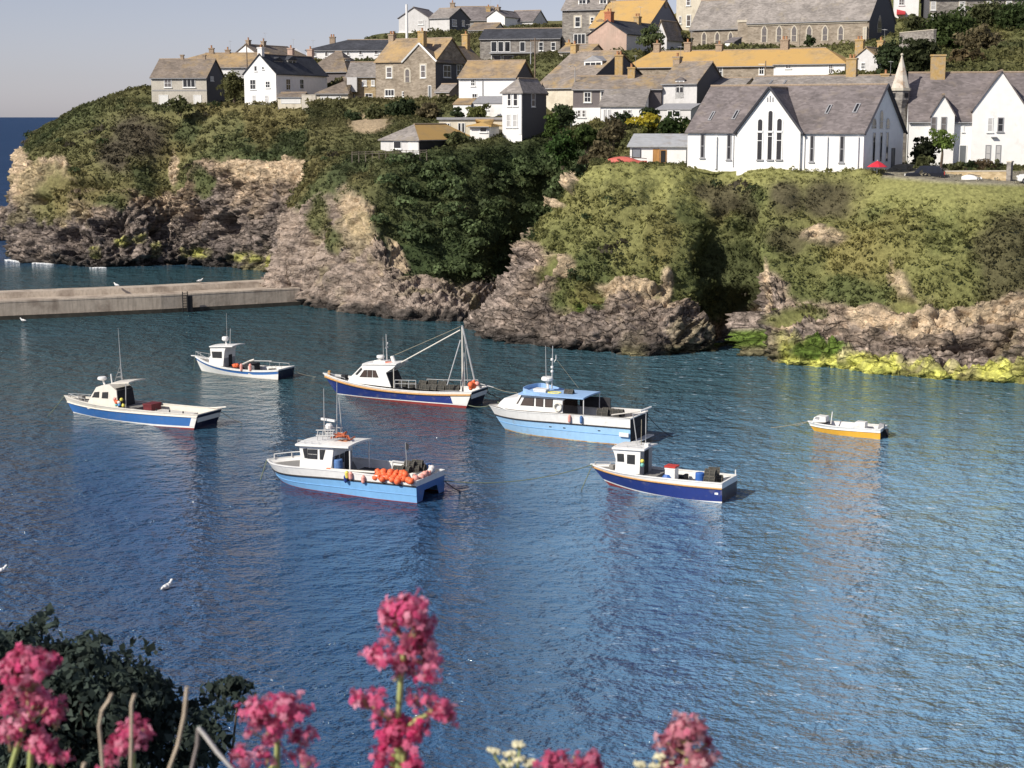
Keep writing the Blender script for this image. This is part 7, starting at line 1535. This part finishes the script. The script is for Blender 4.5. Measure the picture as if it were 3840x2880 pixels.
CARM = mat('dark_car_paint', (.016, .018, .026), .18, .1, spec=.6)
car(3391, 3541, 684, 154, -14, CARM, 'dark blue black estate car parked beside the bell turret')
car(3815, 3990, 692, 149, -14, mat('white_car_paint', (.75, .75, .74), .25, .05, spec=.5), 'white car cut by the right edge of the view', 1.5)
a = at(3545, 684, 156.5); c = at(3772, 684, 152.5); t = thing('garden_wall', 'low buff stone garden wall in front of the white gabled house', 'wall', a); d = c - a; L = d.length; u = d.normalized(); nb = Vector((-u.y, u.x, 0)); hh = zfor(a.x, a.y, 644) - a.z
O0 = Vector((0, 0, 0)); mb = MB(); mb.pbox(O0, u, Z, nb, 0, L, -.6, hh, 0, .35); mb.build('wall', M['stonewarm'], t); mb = MB(); mb.pbox(O0, u, Z, nb, -.04, L, hh + .002, hh + .1, -.05, .4); mb.build('coping', M['dressed'], t)
mb = MB(); mb.pbox(O0, u, Z, nb, L + .02, L + .45, -.6, hh + .85, -.05, .42); pl_ = mb.build('gate_pillar', M['stonegrey'], t); mb = MB(); mb.pbox(O0, u, Z, nb, L - .03, L + .5, hh + .852, hh + .97, -.1, .47); mb.build('cap', M['dressed'], pl_)
a = at(1132, 391, 246); c = at(1184, 391, 245); t = thing('garden_wall', 'plain pale wall between the garage and the hipped roof bungalow', 'wall', a); d = c - a; u = d.normalized(); nb = Vector((-u.y, u.x, 0)); mb = MB(); mb.pbox(O0, u, Z, nb, 0, d.length, -1.5, 1.35, 0, .3); mb.build('wall', M['pebble'], t); mb = MB(); mb.pbox(O0, u, Z, nb, 0, d.length, 1.352, 1.44, -.04, .34); mb.build('coping', M['dressed'], t)
p = at(3288, 662, 154); t = thing('parasol', 'red garden parasol open in front of the school gable', 'parasol', p); zt, ze = zfor(p.x, p.y, 603) - p.z, zfor(p.x, p.y, 626) - p.z
mb = MB(); mb.lathe((0, 0, 0), [(1.0, ze), (.55, ze + (zt - ze) * .55), (.04, zt)], 8); mb.build('canopy', mat('red_parasol', (.55, .03, .05), .8, .1), t); mb = MB(); mb.tube([(0, 0, -.8), (0, 0, zt + .1)], .03, 6); mb.build('pole', M['frame'], t)
a = at(3372, 168, 226); c = at(3500, 158, 218); t = thing('retaining_wall', 'grey retaining wall beside the lane right of the chapel', 'wall', a); d = c - a; u = d.normalized(); nb = Vector((-u.y, u.x, 0)); m = MB(); m.pbox(O0, u, Z, nb, 0, d.length, -1, 1.6, 0, .4); m.build('wall', M['stonegrey'], t); m = MB(); m.pbox(O0, u, Z, nb, 0, d.length, 1.602, 1.7, -.04, .44); m.build('coping', M['dressed'], t)
# stacked white garden chair seen beside the dark tree
p = at(2128, 472, 200); t = thing('garden_table', 'small white garden table beside the narrow bay house', 'table', p); m = MB(); m.box(-.5, .5, -.4, .4, .68, .73); m.build('table_top', M['frame'], t)
for sx in (-.42, .42):
    for sy in (-.33, .33): m = MB(); m.box(sx - .03, sx + .03, sy - .03, sy + .03, -.2, .68); m.build('leg', M['frame'], t)

# ------------------------------------------------------------------ the slope under the camera with its flowers
def near_z(y): return 22 - 1.12 - (0.10 * y if y < 1.7 else .17 + (y - 1.7) * 1.12)
xs = np.linspace(-14, 14, 90); ys = np.r_[np.linspace(-6, 1.7, 30), np.linspace(1.8, 22, 70)]
X, Yg = np.meshgrid(xs, ys); P = np.c_[X.ravel(), Yg.ravel(), np.array([near_z(v) for v in Yg.ravel()])]; P[:, 2] += .12 * fbm(P, .9, 4, 5) * np.where(P[:, 1] < 2.5, .4, 1.5)
idx = np.arange(len(P)).reshape(X.shape); Qn = np.stack([idx[:-1, :-1], idx[:-1, 1:], idx[1:, 1:], idx[1:, :-1]], -1).reshape(-1, 4)
cc = mixc(np.ones((len(P), 3)) * np.array([.07, .09, .03]), (.16, .12, .07), sstep(0, .4, fbm(P, .8, 3, 8)))
o = np_mesh('hillside', P, Qn, cc, MTERR, smooth=True); tag(o, None, None, kind='structure')
r = np.random.default_rng(3); n = 7000; gx, gy = r.uniform(-6, 6, n), r.uniform(-2, 14, n); gz = np.array([near_z(v) for v in gy])
Vc, Qc, Cc = leaf_clumps(np.c_[gx, gy, gz + .03], np.full(n, .05) + .06 * r.random(n), np.array([.08, .10, .03]) * (.6 + .8 * r.random((n, 1))), 9, np.full(n, .020)); o = np_mesh('grass', Vc, Qc, Cc, MLEAF); tag(o, 'rough grass on the near slope under the flowers', 'grass', kind='stuff')
MPET = attr_mat('valerian_petals', 0.6, 30, .9, 1.1, trans=.35); MST = mat('pale_green_stem', (.36, .40, .15), .6, .15, 20); MST2 = mat('reddish_stem', (.40, .30, .17), .6, .15, 20)
FY = 1.45; FS = FY / F * K
def dp(dx, dy, Y=FY): return at(dx * K, dy * K, Y)
def florets(clusters, seed, c0, c1):
    """clusters: (D x, D y, radius x, radius y, count): little five petalled trumpets on a dome"""
    r = np.random.default_rng(seed); VV, CC = [], []; stalks = MB()
    for (dx, dy, rx, ry, cnt) in clusters:
        c = np.array(dp(dx, dy)); R_ = np.array([rx * FS, rx * FS * .9, ry * FS]); nb = max(4, cnt // 9); bud = r.normal(size=(nb, 3)); bud /= np.linalg.norm(bud, axis=1)[:, None]; bud[:, 2] = np.where(bud[:, 2] < -.35, -bud[:, 2], bud[:, 2])
        foot = c - np.array([0, 0, R_[2] * .9]); bc = c + bud * R_ * (.60 + .40 * r.random((nb, 1)))
        for q in bc[::2]: stalks.tube([Vector(foot), Vector(foot * .4 + q * .6) - Z * .002, Vector(q)], .0011, 4)
        for k in range(cnt):
            b0 = bc[r.integers(nb)]; out = (b0 - c) / R_; out = out / (np.linalg.norm(out) + 1e-9) + r.normal(size=3) * .55; out /= np.linalg.norm(out)
            p = b0 + r.normal(size=3) * .0042 + out * .003; a = np.cross(out, r.normal(size=3)); a /= np.linalg.norm(a); b_ = np.cross(out, a); s = .0042 * (.75 + .5 * r.random()); col_ = np.array(c0) * (1 - (q := r.random() ** 1.3)) + np.array(c1) * q
            for j in range(5):
                an = 2 * math.pi * j / 5; e = a * math.cos(an) + b_ * math.sin(an); f = -a * math.sin(an) + b_ * math.cos(an)
                VV += [p, p + e * s * .6 + f * s * .36, p + e * s * 1.15 - out * s * .2, p + e * s * .6 - f * s * .36]; CC += [col_ * .8] + [col_] * 3
            g = p - out * .009
            VV += [p + a * .0009, p - a * .0009, g - a * .0006, g + a * .0006, p + b_ * .0009, p - b_ * .0009, g - b_ * .0006, g + b_ * .0006]; CC += [col_ * .75] * 8
    V = np.array(VV); return V, np.arange(len(V)).reshape(-1, 4), np.array(CC), stalks
def valerian(label, heads, stems, seed, c0=(.72, .085, .235), c1=(.88, .40, .52), leaves=()):
    foot = stems[0][-1]; b0 = dp(*foot); b0.z = near_z(FY); t = thing('valerian', label, 'flower', b0, 0, 'valerian flowers at the foot of the view'); org = np.array(b0)
    for i, h in enumerate(heads):
        V, Qf, C, st = florets(h, seed + i, c0, c1); hd = np_mesh('flower_head', V - org, Qf, C, MPET, t)
        st.build('flower_stalks', MST2, hd, b0)
    m = MB()
    for s_ in stems:
        pts = [dp(x, y) for x, y in s_]; e = pts[-1].copy(); pts.append(Vector((e.x, FY, near_z(FY) - .02))); m.tube(pts, .0029, 7)
    m.build('stem', MST, t, b0)
    m = MB()
    for k in range(5):
        z = b0.z + .08 + k * .05; a = k * 2.4; q = Vector((b0.x, FY, z)); d = Vector((math.cos(a), math.sin(a), .35)); sd = Vector((-d.y, d.x, 0)) * .012; m.poly([q, q + d * .03 + sd, q + d * .08, q + d * .03 - sd])
    m.build('leaf', MST, t, b0)
valerian('big crimson pink valerian head at the left edge, in front of the dark shrub', [[(68, 1455, 66, 50, 230), (60, 1530, 80, 40, 150), (20, 1600, 30, 28, 40), (120, 1555, 30, 26, 40), (78, 1602, 24, 20, 24)]], [[(58, 1545), (40, 1605), (22, 1665)]], 10)
valerian('lower dark pink valerian tuft beside the big head at the left edge', [[(112, 1640, 34, 30, 60), (92, 1612, 16, 22, 20)]], [[(68, 1600), (64, 1665)], [(112, 1655), (104, 1690)]], 20)
valerian('small pink valerian head seen through the two pale dry stalks', [[(285, 1598, 44, 32, 110), (232, 1650, 20, 20, 20)]], [[(286, 1628), (286, 1690)]], 30)
valerian('rounded pink valerian head at lower left of centre', [[(598, 1540, 62, 34, 170), (580, 1575, 66, 28, 90), (655, 1592, 26, 22, 28), (530, 1642, 26, 22, 30), (650, 1642, 30, 20, 26), (575, 1642, 18, 18, 14)]], [[(598, 1575), (600, 1690)], [(600, 1640), (560, 1690)]], 40)
valerian('tallest pink valerian with three tiers of blossom, near the middle', [[(880, 1320, 46, 34, 150), (878, 1362, 56, 34, 120), (832, 1420, 34, 30, 56), (915, 1410, 42, 30, 80), (850, 1450, 34, 26, 46), (915, 1448, 34, 24, 46)], [(796, 1510, 24, 28, 34), (822, 1532, 22, 22, 20), (935, 1520, 28, 26, 40), (960, 1545, 22, 22, 26), (905, 1510, 16, 16, 10)]], [[(880, 1370), (872, 1410), (866, 1470), (860, 1545), (862, 1700)], [(800, 1520), (835, 1548), (858, 1570)], [(945, 1530), (900, 1556), (862, 1580)]], 50, c1=(.90, .42, .54))
valerian('compact deep crimson valerian head below the tall one', [[(868, 1592, 54, 38, 260), (820, 1650, 28, 24, 30), (885, 1652, 34, 24, 44)]], [[(850, 1625), (846, 1690)], [(872, 1625), (870, 1690)]], 60, c0=(.68, .05, .18), c1=(.82, .22, .36))
valerian('pale washed pink valerian head at lower right of centre', [[(1482, 1588, 50, 26, 110), (1485, 1612, 56, 22, 60), (1530, 1640, 22, 26, 20)], [(1484, 1652, 56, 30, 110)]], [[(1484, 1640), (1484, 1720)]], 70, c0=(.66, .16, .26), c1=(.80, .48, .50))
valerian('bright pink valerian just peeping over the bottom edge right of the white umbels', [[(1190, 1655, 28, 18, 40), (1250, 1652, 42, 20, 80)]], [[(1190, 1670), (1190, 1700)], [(1250, 1670), (1240, 1700)]], 80, c0=(.62, .08, .20), c1=(.74, .28, .38))
MUM = mat('cream_umbel', (.62, .58, .40), .8, .15, 40)
def umbel(label, tops, foot, group='small cream umbels at the foot of the view'):
    b0 = dp(*foot); b0.z = near_z(FY); t = thing('umbel', label, 'flower', b0, 0, group); m = MB(); h = MB(); r = random.Random(int(foot[0]))
    for (dx, dy, w_) in tops:
        c = dp(dx, dy); f = dp(dx, dy + w_ * 1.1); m.tube([f, dp((dx + foot[0]) / 2, (dy + foot[1]) / 2 + 10), dp(*foot)], .0012, 5)
        for k in range(12):
            q = c + Vector((r.uniform(-1, 1), r.uniform(-1, 1), 0)) * (w_ * FS) + Z * r.uniform(-.3, .3) * w_ * FS * .4; m.tube([f, q], .0006, 4)
            for j in range(4): h.ball(q + Vector((r.uniform(-1, 1), r.uniform(-1, 1), r.uniform(-.4, .6))) * .0026, .0014, 6)
    m.tube([dp(*foot), Vector((b0.x, FY, b0.z - .02))], .0016, 5)
    m.build('stem', MST, t, b0); h.build('flower_head', MUM, t, b0)
umbel('cream umbel flowers left of the bright pink valerian at the bottom edge', [(1068, 1622, 10), (1100, 1630, 9), (1122, 1608, 12), (1120, 1640, 10), (1145, 1648, 12), (1095, 1650, 12)], (1110, 1690))
umbel('cream umbel flowers beside the pale washed pink valerian', [(1425, 1634, 9), (1440, 1648, 10), (1385, 1652, 9), (1412, 1656, 8)], (1425, 1690))
MDRY = mat('bleached_stalk', (.46, .38, .29), .8, .2, 30); MDRY2 = mat('white_stalk', (.70, .66, .62), .7, .1, 30); MDRY3 = mat('grey_stalk', (.22, .19, .18), .8, .2, 30)
for lab, pts, m_, r_ in (('curved bleached stalk with a crooked tip, leftmost of the dry stalks', [(241, 1498), (236, 1512), (220, 1535), (214, 1570), (218, 1610), (222, 1665)], MDRY, .0016), ('straight bleached stalk in front of the small pink valerian head', [(291, 1500), (284, 1522), (284, 1580), (282, 1665)], MDRY, .0016),
        ('tall pale stalk leaning right, the longest of the dry stalks', [(404, 1484), (398, 1545), (384, 1610), (362, 1670)], MDRY, .0018), ('white broken stalk slanting down to the right', [(428, 1572), (440, 1585), (470, 1625), (512, 1672)], MDRY2, .002), ('short grey stalk just left of the white slanting stalk', [(428, 1574), (426, 1610), (412, 1668)], MDRY3, .0018), ('stub of a bleached stalk at the bottom edge', [(182, 1648), (178, 1670)], MDRY, .002)):
    P = [dp(x, y, FY - .06) for x, y in pts]; P.append(Vector((P[-1].x, FY - .06, near_z(FY) - .02))); m = MB(); m.tube(P, r_, 7); o = m.build('dry_stalk', m_); tag(o, lab, 'stalk', 'dry stalks among the flowers')
# dark shrub on the slope at the lower left
BY = 4.0; bs = BY / F * K; c0 = dp(230, 1600, BY); base = Vector((c0.x, BY, near_z(BY))); t = thing('shrub', 'large dark leafy shrub at the lower left behind the flowers', 'shrub', base)
r = np.random.default_rng(9); Pn = []
for (dx, dy, rx, ry, n) in ((30, 1420, 60, 48, 34), (-60, 1480, 80, 100, 60), (100, 1480, 70, 70, 50), (180, 1440, 38, 44, 22), (150, 1560, 130, 90, 110), (260, 1480, 66, 44, 44), (320, 1520, 44, 40, 22), (270, 1590, 100, 80, 60), (425, 1565, 55, 34, 14), (495, 1540, 45, 18, 9), (380, 1645, 90, 40, 30), (100, 1660, 260, 60, 90)):
    d = r.normal(size=(n, 3)); d /= np.linalg.norm(d, axis=1)[:, None]; k = r.random((n, 1)) ** .4
    Pn.append(np.array(dp(dx, dy, BY)) + d * k * np.array([rx * bs, .28, ry * bs]))
Pn = np.concatenate(Pn); Vc, Qc, Cc = leaf_clumps(Pn, .03 + .03 * r.random(len(Pn)), np.array([.058, .078, .064]) * (.6 + .9 * r.random((len(Pn), 1))), 26, np.full(len(Pn), .0135), 1.0, .2)
np_mesh('foliage', Vc - np.array(base), Qc, Cc, MLEAF, t); m = MB()
for q in Pn[::9]: m.tube([base - Z * .1, Vector(q) * .55 + base * .45 - Z * .1, Vector(q)], .009, 5, .003)
m.build('branch', M['bark'], t, base)
